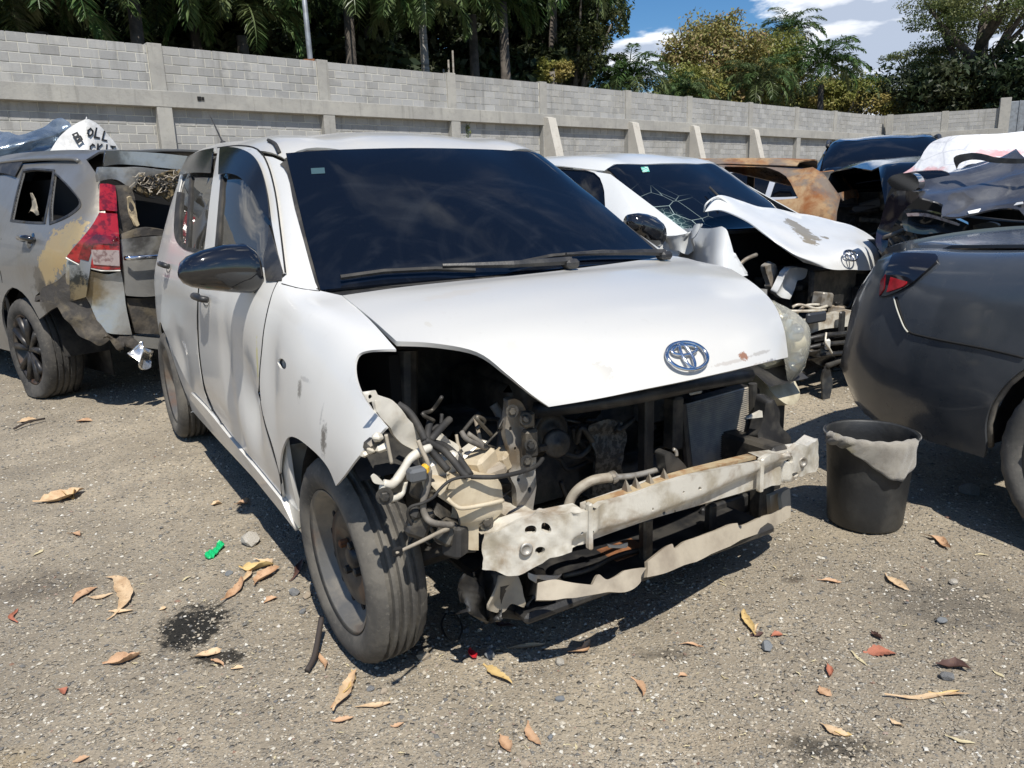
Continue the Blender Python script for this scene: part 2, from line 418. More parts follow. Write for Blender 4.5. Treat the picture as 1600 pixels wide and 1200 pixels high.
def paint(name, c, rough=.28, dust=(.5, .44, .34), low=.35, amt=.5, coat=.6, metal=0., spots=(), fine=.25, z0=.15, z1=.75):
    """car paint with road dust that thickens towards the sill and stains of its own"""
    t = NT(name); z = t.sepz()[2]
    zf = t.ramp(z, z0, z1, low, .0); nz = t.noise(5., 6, .65); nf = t.noise(45., 5, .7)
    d = t.math('MULTIPLY', t.math('ADD', zf, fine), t.ramp(nz, .35, .7)); d = t.math('MULTIPLY', t.math('ADD', d, t.math('MULTIPLY', t.ramp(nf, .55, .75), .12)), amt)
    col = t.mix(d, c, dust)
    st = t.noise(9., 5, .6, .5, t.co((6, 6, .7))); col = t.mix(t.ramp(st, .6, .75, 0, .1), col, (.3, .26, .2))
    for sp in spots: col = t.spot(col, *sp)
    t.l(col, t.b.inputs['Base Color'])
    t.l(t.math('ADD', t.math('MULTIPLY', d, .6), rough), t.b.inputs['Roughness']); t.set('Metallic', metal)
    t.set('Coat Weight', coat); t.set('Coat Roughness', .12); t.bump(t.noise(3.2, 3, .5), .0035, .35)
    return t.m
MBLACK = simple('black_void', (.006, .006, .006), .9)
M_PLAS = simple('black_plastic', (.018, .018, .019), .45, c2=(.05, .047, .042), sc=14, bump=.0006, bsc=160)
M_PLASG = simple('glossy_black_plastic', (.008, .008, .009), .08, coat=1., c2=(.013, .013, .013))
M_RUB = simple('black_rubber', (.022, .021, .02), .75, c2=(.06, .055, .047), sc=12, bump=.0006, bsc=120)
M_HOSE = simple('dusty_hose', (.2, .18, .15), .7, c2=(.1, .09, .08), sc=18)
M_GREASE = simple('greasy_metal', (.045, .043, .04), .5, .5, c2=(.16, .14, .11), sc=16, bump=.0015, bsc=70)
M_DARKM = simple('dark_engine_parts', (.025, .024, .023), .55, .2, c2=(.085, .075, .06), sc=13, bump=.0015, bsc=70)
M_ALU = simple('dirty_aluminium', (.42, .40, .36), .5, .5, c2=(.2, .17, .13), sc=14, bump=.001, bsc=60, c3=(.28, .2, .12))
M_CREAM = simple('dirty_primed_steel', (.66, .62, .53), .42, .1, c2=(.46, .39, .28), sc=9, bump=.001, bsc=45, c3=(.24, .16, .09), sc3=4., amt3=.75, coat=.2, lo=.48, hi=.72)
M_BEAM = simple('dirty_white_beam_paint', (.68, .645, .56), .33, .15, c2=(.42, .37, .28), sc=11, lo=.42, hi=.68, bump=.0015, bsc=40, c3=(.26, .17, .09), sc3=9., amt3=.7, coat=.3)
M_TANK = simple('yellowed_tank_plastic', (.60, .52, .38), .5, c2=(.42, .34, .22), sc=7, lo=.42, hi=.75, bump=.0008, bsc=50, c3=(.25, .19, .12), sc3=5, amt3=.5)
M_LIPP = simple('dusty_tan_plastic', (.40, .35, .27), .75, c2=(.25, .21, .16), sc=6, lo=.4, hi=.7, bump=.002, bsc=30, c3=(.13, .11, .09), sc3=3.5, amt3=.6)
M_CHROME = simple('chrome', (.75, .76, .78), .1, 1., c2=(.6, .6, .6), sc=20)
M_RUST = simple('rust', (.24, .10, .04), .85, 0, c2=(.12, .05, .02), sc=20, bump=.002)
M_YEL = simple('yellow_plastic', (.75, .42, .03), .4)
M_PINK = simple('pink_primer', (.6, .3, .25), .6)
M_STEELRIM = simple('grey_steel_rim', (.14, .135, .125), .5, .3, c2=(.24, .215, .175), sc=9, c3=(.2, .10, .05), sc3=6, amt3=.5, bump=.0008)
M_HUB = simple('dark_wheel_disc', (.035, .036, .038), .42, .4, c2=(.12, .10, .08), sc=11, c3=(.2, .09, .04), sc3=7, amt3=.6)
def tyre_mat(name, c=(.05, .048, .044), c2=(.15, .135, .11)):
    t = NT(name); nz = t.noise(7, 6, .65); col = t.mix(t.ramp(nz, .35, .7), c, c2); col = t.mix(t.ramp(t.noise(60, 4, .7), .55, .75, 0, .5), col, (.22, .2, .165))
    t.l(col, t.b.inputs['Base Color']); t.set('Roughness', .85); t.bump(t.noise(90, 5, .6), .0012); return t.m
M_TYRE = tyre_mat('dusty_tyre', (.06, .056, .05), (.145, .132, .11)); M_TYRED = tyre_mat('dark_tyre', (.03, .029, .028), (.085, .078, .068))
def glass(name, c=(.004, .006, .011), rough=.03, cracks=None, dust=.12, hi=None, arcs=()):
    t = NT(name); nz = t.noise(2.2, 5, .6, .6, t.co((1.5, 1, 1))); nf = t.noise(60, 4, .75)
    f = t.math('MULTIPLY', t.math('ADD', t.ramp(nz, .5, .75, 0, .35), t.ramp(nf, .62, .8, 0, .3)), dust)
    col = t.mix(f, c, (.35, .33, .29)); r = t.math('ADD', t.math('MULTIPLY', f, .5), rough)
    for pv in arcs:
        mp = t.n('Mapping'); mp.inputs['Location'].default_value = tuple(-a for a in pv); t.l(t.tc.outputs['Object'], mp.inputs[0]); sx = t.n('SeparateXYZ'); t.l(mp.outputs[0], sx.inputs[0])
        ln = t.n('VectorMath', operation='LENGTH'); t.l(mp.outputs[0], ln.inputs[0]); an = t.math('ARCTAN2', sx.outputs[1], sx.outputs[2]); cb = t.n('CombineXYZ'); t.l(t.math('MULTIPLY', ln.outputs['Value'], 16.), cb.inputs[0]); t.l(t.math('MULTIPLY', an, 1.3), cb.inputs[1])
        a_ = t.ramp(t.noise(1., 3, .5, 0, cb.outputs[0]), .48, .8, 0, .022); a_ = t.math('MULTIPLY', a_, t.ramp(ln.outputs['Value'], .56, .60, 1, 0)); col = t.mix(a_, col, (.32, .34, .36)); r = t.math('ADD', r, t.math('MULTIPLY', a_, .6))
    if cracks:
        mp = t.n('Mapping'); mp.inputs['Location'].default_value = tuple(-a for a in cracks[0]); t.l(t.tc.outputs['Object'], mp.inputs[0])
        ln = t.n('VectorMath', operation='LENGTH'); t.l(mp.outputs[0], ln.inputs[0])
        vo = t.n('TexVoronoi', feature='DISTANCE_TO_EDGE'); vo.inputs['Scale'].default_value = 26; t.l(t.tc.outputs['Object'], vo.inputs['Vector'])
        vo2 = t.n('TexVoronoi', feature='DISTANCE_TO_EDGE'); vo2.inputs['Scale'].default_value = 7; t.l(t.tc.outputs['Object'], vo2.inputs['Vector'])
        near = t.ramp(ln.outputs['Value'], .04, cracks[1], 1, 0); e = t.ramp(vo.outputs['Distance'], .01, .05, 1, 0)
        e2 = t.math('MULTIPLY', t.ramp(vo2.outputs['Distance'], .003, .018, 1, 0), t.ramp(ln.outputs['Value'], .1, cracks[1]*2.4, .8, 0))
        g_ = t.math('MAXIMUM', t.math('MULTIPLY', e, near), e2); col = t.mix(g_, col, (.5, .62, .58)); col = t.mix(t.math('MULTIPLY', near, .25), col, (.12, .26, .24))
        r = t.math('ADD', r, t.math('MULTIPLY', near, .25))
    t.l(col, t.b.inputs['Base Color']); t.l(r, t.b.inputs['Roughness']); t.set('Specular IOR Level', .24); t.set('IOR', 1.5)
    t.bump(t.noise(1.6, 3, .5), .006, .3)
    return t.m
M_GLASS = glass('tinted_glass'); M_WSG = glass('dusty_tinted_windshield', dust=.1, arcs=((.95, -.42, .95), (.98, .15, .96))); M_SGLASS = glass('side_tinted_glass_wall_tone', (.045, .042, .035), .02, dust=.12)  # brownish side glass base stands in for the wall's reflection
M_SGLASS.node_tree.nodes['Principled BSDF'].inputs['IOR'].default_value = 1.5
M_VISOR = simple('smoked_window_visor', (.010, .009, .008), .15, spec=.22)
def blockmat(name, rnd, c=(.30, .298, .29), c2=(.39, .385, .37), c3=(.225, .222, .215)):
    t = NT(name); r = t.n('ObjectInfo').outputs['Random'] if rnd == 'object' else t.n('NewGeometry').outputs['Random Per Island']
    col = t.mix(t.ramp(r, 0., 1.), c, c2); col = t.mix(t.ramp(r, .84, .98, 0, .7), col, c3)
    gco = t.n('NewGeometry').outputs['Position']
    nz = t.noise(.7, 5, .6, .2, gco); col = t.mix(t.ramp(nz, .42, .7, 0, .4), col, (.27, .25, .21)); nf = t.noise(42, 4, .7, 0, gco); col = t.mix(t.ramp(nf, .45, .75, 0, .28), col, (.16, .155, .145)); vs = t.n('Mapping'); vs.inputs['Scale'].default_value = (2.2, 2.2, .22); t.l(gco, vs.inputs[0]); col = t.mix(t.ramp(t.noise(1.6, 6, .65, .3, vs.outputs[0]), .5, .72, 0, .5), col, (.15, .145, .13)); col = t.mix(t.ramp(t.noise(2.1, 5, .6, 0, gco), .56, .7, 0, .35), col, (.50, .48, .43))
    t.l(col, t.b.inputs['Base Color']); t.set('Roughness', .95); t.bump(nf, .006); return t.m
M_BLOCK = blockmat('concrete_block', 'object'); M_BLOCKI = blockmat('concrete_block_far', 'island')
def concrete(name, c, c2, c3):
    t = NT(name); g_ = t.n('NewGeometry').outputs['Position']; a = t.noise(.9, 6, .65, .4, g_); b_ = t.noise(7, 5, .6, .2, g_)
    col = t.mix(t.ramp(a, .35, .68), c, c2); col = t.mix(t.ramp(b_, .5, .75, 0, .5), col, c3); vs = t.n('Mapping'); vs.inputs['Scale'].default_value = (5, 5, .35); t.l(g_, vs.inputs[0])
    col = t.mix(t.ramp(t.noise(1.2, 5, .6, 0, vs.outputs[0]), .55, .75, 0, .45), col, (.14, .135, .12))
    t.l(col, t.b.inputs['Base Color']); t.set('Roughness', .93); t.bump(t.noise(25, 5, .65, 0, g_), .008); return t.m
M_CONC = concrete('cast_concrete', (.30, .29, .265), (.385, .37, .33), (.22, .21, .19))
M_CONC2 = concrete('smooth_pale_concrete', (.46, .43, .375), (.52, .49, .43), (.36, .33, .28))
M_MORT = concrete('mortar', (.50, .48, .41), (.58, .56, .49), (.42, .39, .31))
def leafm(name, a, b_, c, rough=.55, tr=.25, world=True):
    t = NT(name); r = t.n('NewGeometry').outputs['Random Per Island']; col = t.mix(t.ramp(r, 0, 1), a, b_)
    nz = t.noise(.45, 3, .5, 0, t.n('NewGeometry').outputs['Position']); col = t.mix(t.ramp(nz, .42, .62, 0, .75), col, c)
    t.l(col, t.b.inputs['Base Color']); t.set('Roughness', rough); t.set('Specular IOR Level', .35)
    tl = t.n('BsdfTranslucent'); t.l(col, tl.inputs[0]); mxs = t.n('MixShader'); mxs.inputs[0].default_value = tr
    t.l(t.b.outputs[0], mxs.inputs[1]); t.l(tl.outputs[0], mxs.inputs[2]); t.l(mxs.outputs[0], t.o.inputs[0]); return t.m
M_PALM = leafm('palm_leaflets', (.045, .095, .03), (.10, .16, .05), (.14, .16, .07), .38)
M_PALMD = leafm('shaded_palm_leaflets', (.024, .048, .018), (.055, .09, .034), (.075, .095, .04), .45)  # shaded copy of the palm leaves, the shade put into its colour
M_DARKL = leafm('deep_shade_leaves', (.016, .032, .012), (.035, .055, .02), (.045, .05, .018))  # low albedo puts deep crown shade into the leaf colour
M_OLIVE = leafm('olive_leaves', (.15, .18, .04), (.25, .25, .06), (.30, .22, .07))
M_BROWNL = leafm('brown_and_olive_leaves', (.30, .21, .10), (.22, .24, .06), (.27, .25, .08))
M_RAIN = leafm('rain_tree_leaves', (.07, .11, .035), (.14, .18, .055), (.17, .175, .06))
M_EDGEL = leafm('yellow_green_leaves', (.06, .085, .025), (.035, .05, .018), (.11, .105, .035))
M_TRUNK = simple('grey_bark', (.17, .15, .125), .95, c2=(.09, .075, .06), sc=4, bump=.02, bsc=9, stretch=(1, 1, .3))
M_PTRUNK = simple('palm_trunk', (.24, .225, .2), .9, c2=(.14, .125, .1), sc=3, bump=.01, bsc=8, stretch=(.3, .3, 3))
M_DTRUNK = simple('dark_palm_trunk', (.10, .085, .07), .95, c2=(.05, .042, .035), sc=3, bump=.02, bsc=8)
M_CSHAFT = simple('green_crownshaft', (.06, .10, .04), .5, c2=(.09, .12, .05), sc=4)
M_GALV = simple('grey_painted_steel', (.27, .29, .31), .5, .3, c2=(.2, .21, .22), sc=5)
# ================================================================== ground
def dense(a, b, lo, hi, st, grow):
    x = list(np.arange(a, b+1e-6, st)); s_ = st; v = b
    while v < hi: s_ *= grow; v += s_; x.append(v)
    s_ = st; v = a; l_ = []
    while v > lo: s_ *= grow; v -= s_; l_.append(v)
    return np.array(l_[::-1]+x)
def gz(x, y):
    z = .006*np.sin(1.9*x+.7)*np.sin(1.3*y+.4)+.004*np.sin(4.1*x+2*y)+.003*np.sin(7.3*y-3.1*x+1)+.002*np.sin(13*x+9*y)+.0015*np.sin(21*x-17*y+2)
    k = np.clip((14-np.hypot(x, y))/6, 0, 1)
    return z*k-.006
gx = dense(-4.2, 4.2, -900, 900, .035, 1.22); gy = dense(.9, 7.5, -300, 1500, .035, 1.22)
XX, YY = np.meshgrid(gx, gy); nz_ = RNG.normal(size=XX.shape)*.0012*(np.hypot(XX, YY) < 7); ZZ = gz(XX, YY)+nz_
nx = len(gx); ii = (np.arange(len(gy)-1)[:, None]*nx+np.arange(nx-1)[None]).ravel()
t = NT('gravelly_ground'); P_ = t.tc.outputs['Object']
big = t.noise(.8, 5, .6, .3); mid = t.noise(4.5, 6, .65, .2); fine = t.noise(70, 6, .75); vo = t.n('TexVoronoi'); vo.inputs['Scale'].default_value = 150; vo.inputs['Randomness'].default_value = 1; t.l(P_, vo.inputs['Vector'])
vo2 = t.n('TexVoronoi'); vo2.inputs['Scale'].default_value = 62; t.l(P_, vo2.inputs['Vector'])
col = t.mix(t.ramp(big, .34, .68), (.27, .23, .172), (.43, .365, .268)); col = t.mix(t.ramp(mid, .42, .66, 0, .6), col, (.235, .2, .152))
sv = t.n('SeparateColor'); t.l(vo.outputs['Color'], sv.inputs[0]); sv2 = t.n('SeparateColor'); t.l(vo2.outputs['Color'], sv2.inputs[0])
dome = t.ramp(vo.outputs['Distance'], .25, .6, 1, 0); dome2 = t.ramp(vo2.outputs['Distance'], .2, .55, 1, 0)
stone = t.mix(sv.outputs[1], (.18, .165, .14), (.52, .48, .40)); col = t.mix(t.math('MULTIPLY', t.ramp(sv.outputs[0], .35, .5), t.math('MULTIPLY', dome, .85)), col, stone)
stone2 = t.mix(sv2.outputs[1], (.10, .10, .10), (.52, .49, .42)); col = t.mix(t.math('MULTIPLY', t.ramp(sv2.outputs[0], .86, .90), t.math('MULTIPLY', dome2, .8)), col, stone2)
col = t.mix(t.ramp(fine, .35, .6, .3, 0), col, (.10, .088, .07))
def gs(px, py, rx, ry, colr, sc, soft, amt):
    global col
    p = gnd(px, py); col = t.spot(col, (p[0], p[1], 0), (rx, ry, 1.), colr, sc, soft, amt)
gs(300, 975, .13, .15, (.012, .012, .011), 34, .8, .96); gs(345, 1022, .10, .05, (.014, .013, .012), 40, .8, .9); gs(1290, 1165, .19, .08, (.03, .028, .024), 22, 1.4, .8); gs(60, 915, .3, .18, (.09, .075, .06), 9, 1.5, .6)
gs(1130, 1150, .25, .08, (.33, .27, .19), 12, 1.6, .5); gs(1040, 1020, .12, .05, (.06, .052, .042), 18, 1.5, .7); gs(1480, 940, .35, .22, (.10, .09, .075), 14, 1.4, .6); gs(930, 1110, .4, .15, (.33, .28, .2), 10, 1.6, .45); gs(1280, 830, .3, .4, (.31, .26, .18), 9, 1.7, .5)
gs(30, 1180, .12, .06, (.33, .26, .16), 16, 1.5, .6); gs(200, 700, .5, .5, (.30, .255, .19), 6, 1.7, .35); gs(640, 1010, .12, .06, (.03, .028, .025), 20, 1.2, .6); gs(1240, 905, .05, .03, (.05, .04, .03), 30, 1., .7)
t.l(col, t.b.inputs['Base Color']); t.set('Roughness', .95); t.set('Specular IOR Level', .25)
hgt = t.math('ADD', t.math('ADD', t.math('MULTIPLY', dome, t.math('MULTIPLY', sv.outputs[0], .6)), t.math('MULTIPLY', t.math('MULTIPLY', dome2, t.ramp(sv2.outputs[0], .7, .8)), 1.2)), t.math('MULTIPLY', fine, .7))
t.bump(hgt, .0055, 1.)
M_GROUND = t.m
fast_mesh('ground', np.stack([XX.ravel(), YY.ravel(), ZZ.ravel()], 1), np.stack([ii, ii+1, ii+nx+1, ii+nx], 1), M_GROUND, smooth=True, kind='structure')
# loose gravel
def stones_mesh(n, rmin, rmax, s0, s1, nm, az0=-.75, az1=.75, seed=1, pw=1.0):
    r = np.random.default_rng(seed); R_ = rmin*(rmax/rmin)**(r.uniform(size=n)**pw); A_ = r.uniform(az0, az1, n); x = R_*np.sin(A_); y = R_*np.cos(A_)
    s_ = s0*(s1/s0)**(r.uniform(size=n)**2.2)*(.75+.25*R_/rmin*.5)
    base = np.array([[1, 0, 0], [0, 1, 0], [-1, 0, 0], [0, -1, 0], [0, 0, 1], [0, 0, -1.]]); fc = np.array([[0, 1, 4], [1, 2, 4], [2, 3, 4], [3, 0, 4], [1, 0, 5], [2, 1, 5], [3, 2, 5], [0, 3, 5]])
    V = base[None]*(1+r.uniform(-.35, .35, (n, 6, 1)))+r.uniform(-.28, .28, (n, 6, 3)); V *= (s_[:, None]*np.array([1, .8, .55]))[:, None, :]*.5
    th = r.uniform(0, 6.28, n); c, s2 = np.cos(th), np.sin(th); X = V[..., 0]*c[:, None]-V[..., 1]*s2[:, None]; Y = V[..., 0]*s2[:, None]+V[..., 1]*c[:, None]
    V = np.stack([X+x[:, None], Y+y[:, None], V[..., 2]+(gz(x, y)+s_*.12)[:, None]], -1)
    F_ = (fc[None]+np.arange(n)[:, None, None]*6).reshape(-1, 3)
    return V.reshape(-1, 3), F_
t = NT('gravel_stones'); r = t.n('NewGeometry').outputs['Random Per Island']
cr = t.n('ValToRGB'); t.l(r, cr.inputs[0]); e = cr.color_ramp; e.interpolation = 'LINEAR'
for k, (p_, c_) in enumerate(((0, (.12, .12, .12)), (.2, (.22, .2, .165)), (.5, (.34, .295, .225)), (.7, (.40, .34, .255)), (.85, (.47, .43, .35)), (.96, (.62, .60, .54)), (1., (.22, .13, .09)))):
    if k < 2: e.elements[k].position = p_; el = e.elements[k]
    else: el = e.elements.new(p_)
    el.color = (*c_, 1)
t.l(cr.outputs[0], t.b.inputs['Base Color']); t.set('Roughness', .9); t.set('Specular IOR Level', .3); M_STONES = t.m
V1, F1 = stones_mesh(95000, 1.0, 9., .0035, .014, 'a', seed=1); V2_, F2 = stones_mesh(4500, 1.0, 8., .009, .020, 'b', seed=2)
fast_mesh('gravel', np.concatenate([V1, V2_]), np.concatenate([F1, F2+len(V1)]), M_STONES, kind='stuff', label='loose grey and tan gravel stones scattered over the yard', category='gravel')
# ================================================================== block wall
az = math.atan2(ray(2202, 259)[0], ray(2202, 259)[1]); WF = Frame(0, 0, math.atan2(math.cos(az), math.sin(az))); WD = 20.6
ZT, ZB1, ZB0 = 5.0, 3.94, 3.56
PIL = [-19.5, -15, -10.7, -6.4, -2.1, 2.4, 6.88, 11.36, 15.86, 19.9, 24.5, 28.5, 33.2, 37.4, 41.4, 47.5]
WALL = thing('boundary_wall', 'long grey concrete block wall with cast columns and beam behind the wrecked cars', 'wall', WF.w((0, WD, 0)), WF.yaw)
def wall_run(W, x0, x1, n0, pil, first_near, buts=()):
    """blocks between columns; local x along, y away, face at y=0"""
    g = G(); g.box(((x0+x1)/2, .109, (ZT+ZB1)/2-.02), (x1-x0, .20, ZT-ZB1)); g.box(((x0+x1)/2, .13, ZB0/2), (x1-x0, .20, ZB0)); g.obj('mortar_bed', M_MORT, W)
    blocks = []
    edges = sorted(pil)
    for a, b_ in zip(edges[:-1], edges[1:]):
        l_, r_ = a+.18, b_-.18
        for zlo, zhi, yy in ((ZB1, ZT, -.0), (.0, ZB0, .02)):
            nrow = int(round((zhi-zlo)/.205)); h = (zhi-zlo)/nrow
            for k in range(nrow):
                x = l_-(.2 if k % 2 else .0)*1.0
                while x < r_-.02:
                    xa, xb = max(x, l_), min(x+.405, r_)
                    if xb-xa > .06: blocks.append((xa+.009, xb-.009, zlo+k*h+.009, zlo+(k+1)*h-.009, yy+random.uniform(-.004, .004)))
                    x += .405
    vis = []
    for i, b_ in enumerate(blocks):
        c = W['_F'].w(((b_[0]+b_[1])/2, (b_[4]), (b_[2]+b_[3])/2)) if False else WFx[W.name].w(((b_[0]+b_[1])/2, b_[4], (b_[2]+b_[3])/2)); p = proj(c); d = np.linalg.norm(c-CP)
        inside = -10 < p[0] < 1610 and p[1] > -10 and b_[2] > 2.3 and (c-CP)@fwv > 0
        vis.append((d if inside else 1e6+d, i))
    vis.sort(); near = set(i for d, i in vis[:n0] if d < 1e6)
    cache = {}; gg = G()
    for i, (xa, xb, za, zb, y0) in enumerate(blocks):
        w_, h_ = round(xb-xa, 2), round(zb-za, 3)
        if i in near:
            k = (w_, h_)
            if k not in cache:
                q = G(); q.box((0, 0, 0), (w_, .06, h_), bev=.006); me = mesh('concrete_block', q.v, q.f, M_BLOCK, W, False); cache[k] = me.data; o = me
            else: o = bpy.data.objects.new('concrete_block', cache[k]); link(o, W)
            o.location = ((xa+xb)/2, y0+.03, (za+zb)/2); o.rotation_euler = (random.uniform(-.006, .006), random.uniform(-.004, .004), random.uniform(-.006, .006))
        else: gg.box(((xa+xb)/2, y0+.03, (za+zb)/2), (xb-xa, .06, zb-za))
    fast_mesh('concrete_block_courses', gg.v, gg.f, M_BLOCKI, W, kind='stuff')
    for p in pil:
        g = G(); g.box((p, .06, (ZT+ZB1)/2+.01), (.34, .18+random.uniform(0, .02), ZT-ZB1+.02+random.uniform(0, .03)), bev=.008); g.obj('column', M_CONC, W)
        g = G(); g.box((p, -.02, ZB0/2), (.36, .32, ZB0), bev=.008); g.obj('column', M_CONC, W)
    g = G(); g.box(((x0+x1)/2, -.04, (ZB0+ZB1)/2), (x1-x0, .30, ZB1-ZB0), bev=.01); g.obj('tie_beam', M_CONC, W)
    for p in buts:
        g = G(); w_ = .19; g.add([(p-w_, -.17, 0), (p+w_, -.17, 0), (p-w_, -1.5, 0), (p+w_, -1.5, 0), (p-w_, -.17, 3.85), (p+w_, -.17, 3.85), (p-w_, -.38, 3.80), (p+w_, -.38, 3.80)],
                         [(0, 2, 6, 4), (1, 5, 7, 3), (2, 3, 7, 6), (4, 6, 7, 5)]); g.obj('buttress', M_CONC2, W)
WFx = {WALL.name: Frame(*WF.w((0, WD, 0))[:2], WF.yaw)}
wall_run(WALL, -22, 47.6, 300, PIL, True, [19.95, 24.5, 28.5, 33.15])
# electric socket box and loose rubble on the wall
g = G(); p = 7.75; g.box((p, -.20, 3.80), (.10, .03, .10), bev=.01); g.box((p+.09, -.20, 3.80), (.06, .02, .08)); g.obj('switch_box', MBLACK, WALL)
c0 = gnd(1388, 180, ZT); c1 = gnd(1572, 168, ZT); dv = c1-c0; LR = math.hypot(dv[0], dv[1]); yw = math.atan2(dv[1], dv[0])
W2 = thing('return_wall', 'far grey block wall closing the yard on the right, beside the metal gate', 'wall', (c0[0], c0[1], 0), yw)
WFx[W2.name] = Frame(c0[0], c0[1], yw)
wall_run(W2, .1, LR, 0, [0.1, LR*.5, LR-.2], False)
# gate sheets at the end of the return wall
f2 = WFx[W2.name]; GT = thing('metal_gate', 'grey ribbed sheet metal gate at the right end of the far wall', 'gate', f2.w((LR+.1, 0, 0)), yw)
for k in range(14):
    g = G(); g.box((.28+k*.5, .0, 2.65), (.46, .06, 5.3), bev=.02); g.obj('gate_sheet', M_GALV, GT)
    g = G(); g.box((.28+k*.5+.25, -.03, 2.65), (.06, .08, 5.35)); g.obj('gate_rib', M_GALV, GT)
g = G(); g.box((-.15, .02, 2.75), (.5, .4, 5.5), bev=.01); g.obj('gate_post', M_CONC, GT)
# light poles
p = WF.w((11.15, WD+.25, 0)); LP = thing('light_pole', 'slim grey steel pole rising behind the block wall above its second column', 'pole', p)
top = ray(489, -60); k = p[1]/top[1]; q = CP+top*k-p; b0 = np.array([0, 0, 0.]); m_ = WF.w((11.3, WD+.25, 5.0))-p
g = G(); g.tube([b0, (0, 0, 5.0), (-.02, 0, 6.6), (.05, 0.1, 6.75), (-.02, .1, 9.)], [.075, .075, .07, .055, .05], 10); g.obj('pole_shaft', M_GALV, LP, True)
g = G(); g.box((0, -.05, 5.02), (.3, .25, .06)); g.obj('base_plate', M_RUST, LP)
p = far(1596, 40); p[2] = 0; FP = thing('floodlight_pole', 'leaning grey pole carrying a white floodlight beyond the gate', 'light pole', p)
h0 = far(1594, 40, 150)[2]; h1 = far(1594, 40, 72)[2]
g = G(); g.tube([(-.3, 0, 0), (-.1, 0, h0), (.05, 0, h1)], [.09, .08, .06], 10); g.obj('pole_shaft', M_GALV, FP, True)
g = G(); g.box((-.1, -.15, h1), (.55, .25, .5), np.array(Matrix.Rotation(.5, 3, 'X')), .04); g.obj('floodlight', simple('white_lamp_body', (.7, .7, .7), .4), FP)
# ================================================================== trees
def frond_verts(r, Lf, e0, az_, droop, nl=44, wl=.55, lw=.035):
    """one palm leaf: arching midrib with leaflets"""
    n = 14; s_ = np.linspace(0, 1, n); e = e0-droop*s_**1.4; dx = np.cos(e); dz = np.sin(e); x = np.concatenate([[0], np.cumsum(dx[:-1])])*Lf/n; z = np.concatenate([[0], np.cumsum(dz[:-1])])*Lf/n
    ca, sa = math.cos(az_), math.sin(az_); P = np.stack([x*ca, x*sa, z], 1); side_ = np.array([-sa, ca, 0]); V = []; F_ = []
    for i in range(n-1):
        w0, w1 = .035*(1-s_[i])+.008, .035*(1-s_[i+1])+.008; k = len(V); V += [P[i]-side_*w0, P[i]+side_*w0, P[i+1]+side_*w1, P[i+1]-side_*w1]; F_.append((k, k+1, k+2, k+3))
    T = np.gradient(P, axis=0); T /= np.linalg.norm(T, axis=1)[:, None]
    for j in range(nl):
        t_ = .14+.86*(j+r.uniform(-.3, .3))/nl; i = min(n-1, max(0, t_*(n-1))); a = int(i); b_ = min(a+1, n-1); f_ = i-a; q = P[a]*(1-f_)+P[b_]*f_; tt = T[a]; up_ = np.cross(tt, side_); up_ *= np.sign(up_[2]+1e-9)
        ll = wl*Lf*.32*math.sin(math.pi*(min(1, t_*.92+.08))**.75)**.6+.12
        for sg in (-1, 1):
            d = side_*sg*r.uniform(.6, 1.)+tt*r.uniform(.35, .8)+up_*r.uniform(-.25, .35); d /= np.linalg.norm(d); g_ = np.array([0, 0, -1.])*r.uniform(.25, .75)
            m1 = q+d*ll*.5+g_*ll*.12; m2 = q+d*ll*.9+g_*ll*.55; wv = np.cross(d, [0, 0, 1.]); wv /= np.linalg.norm(wv)+1e-9; wv = wv*lw*r.uniform(.7, 1.3)+np.array([0, 0, r.uniform(-.5, .5)*lw])
            k = len(V); V += [q, m1+wv, m2, m1-wv]; F_.append((k, k+1, k+2, k+3))
    return V, F_
def palm_crown(seed, Lf, nf=20, up=1.35, droop=2.0, nl=44, lw=.035):
    r = np.random.default_rng(seed); V = []; F_ = []
    for i in range(nf):
        t_ = i/nf; e0 = up-1.45*t_+r.uniform(-.1, .1); v, f = frond_verts(r, Lf*r.uniform(.85, 1.1), e0, i*2.4+r.uniform(-.3, .3), droop*r.uniform(.75, 1.15), nl, lw=lw); k = len(V); V += v; F_ += [tuple(a+k for a in q) for q in f]
    return np.array(V), np.array(F_)
CROWN = {}
def behind(px, D):
    d = ray(px, 300); k = WD/(d@WF.A[1]) if d@WF.A[1] > 1e-6 else 1e9; q = d*k; t1 = math.hypot(q[0], q[1])
    n2 = np.array([-math.sin(yw), math.cos(yw), 0]); k2 = ((c0-CP)@n2)/(d@n2); q2 = d*k2; t2 = math.hypot(q2[0], q2[1]) if k2 > 0 else 1e9
    base = t1 if px < 1388 else t2
    return base+2.5+max(0, D-(24 if px < 950 else 40))*.7
def crown_mesh(key, maker, m):
    if key not in CROWN:
        v, f = maker(); o = fast_mesh('crown', v, f, m); me = o.data; bpy.data.objects.remove(o); CROWN[key] = me
    return CROWN[key]
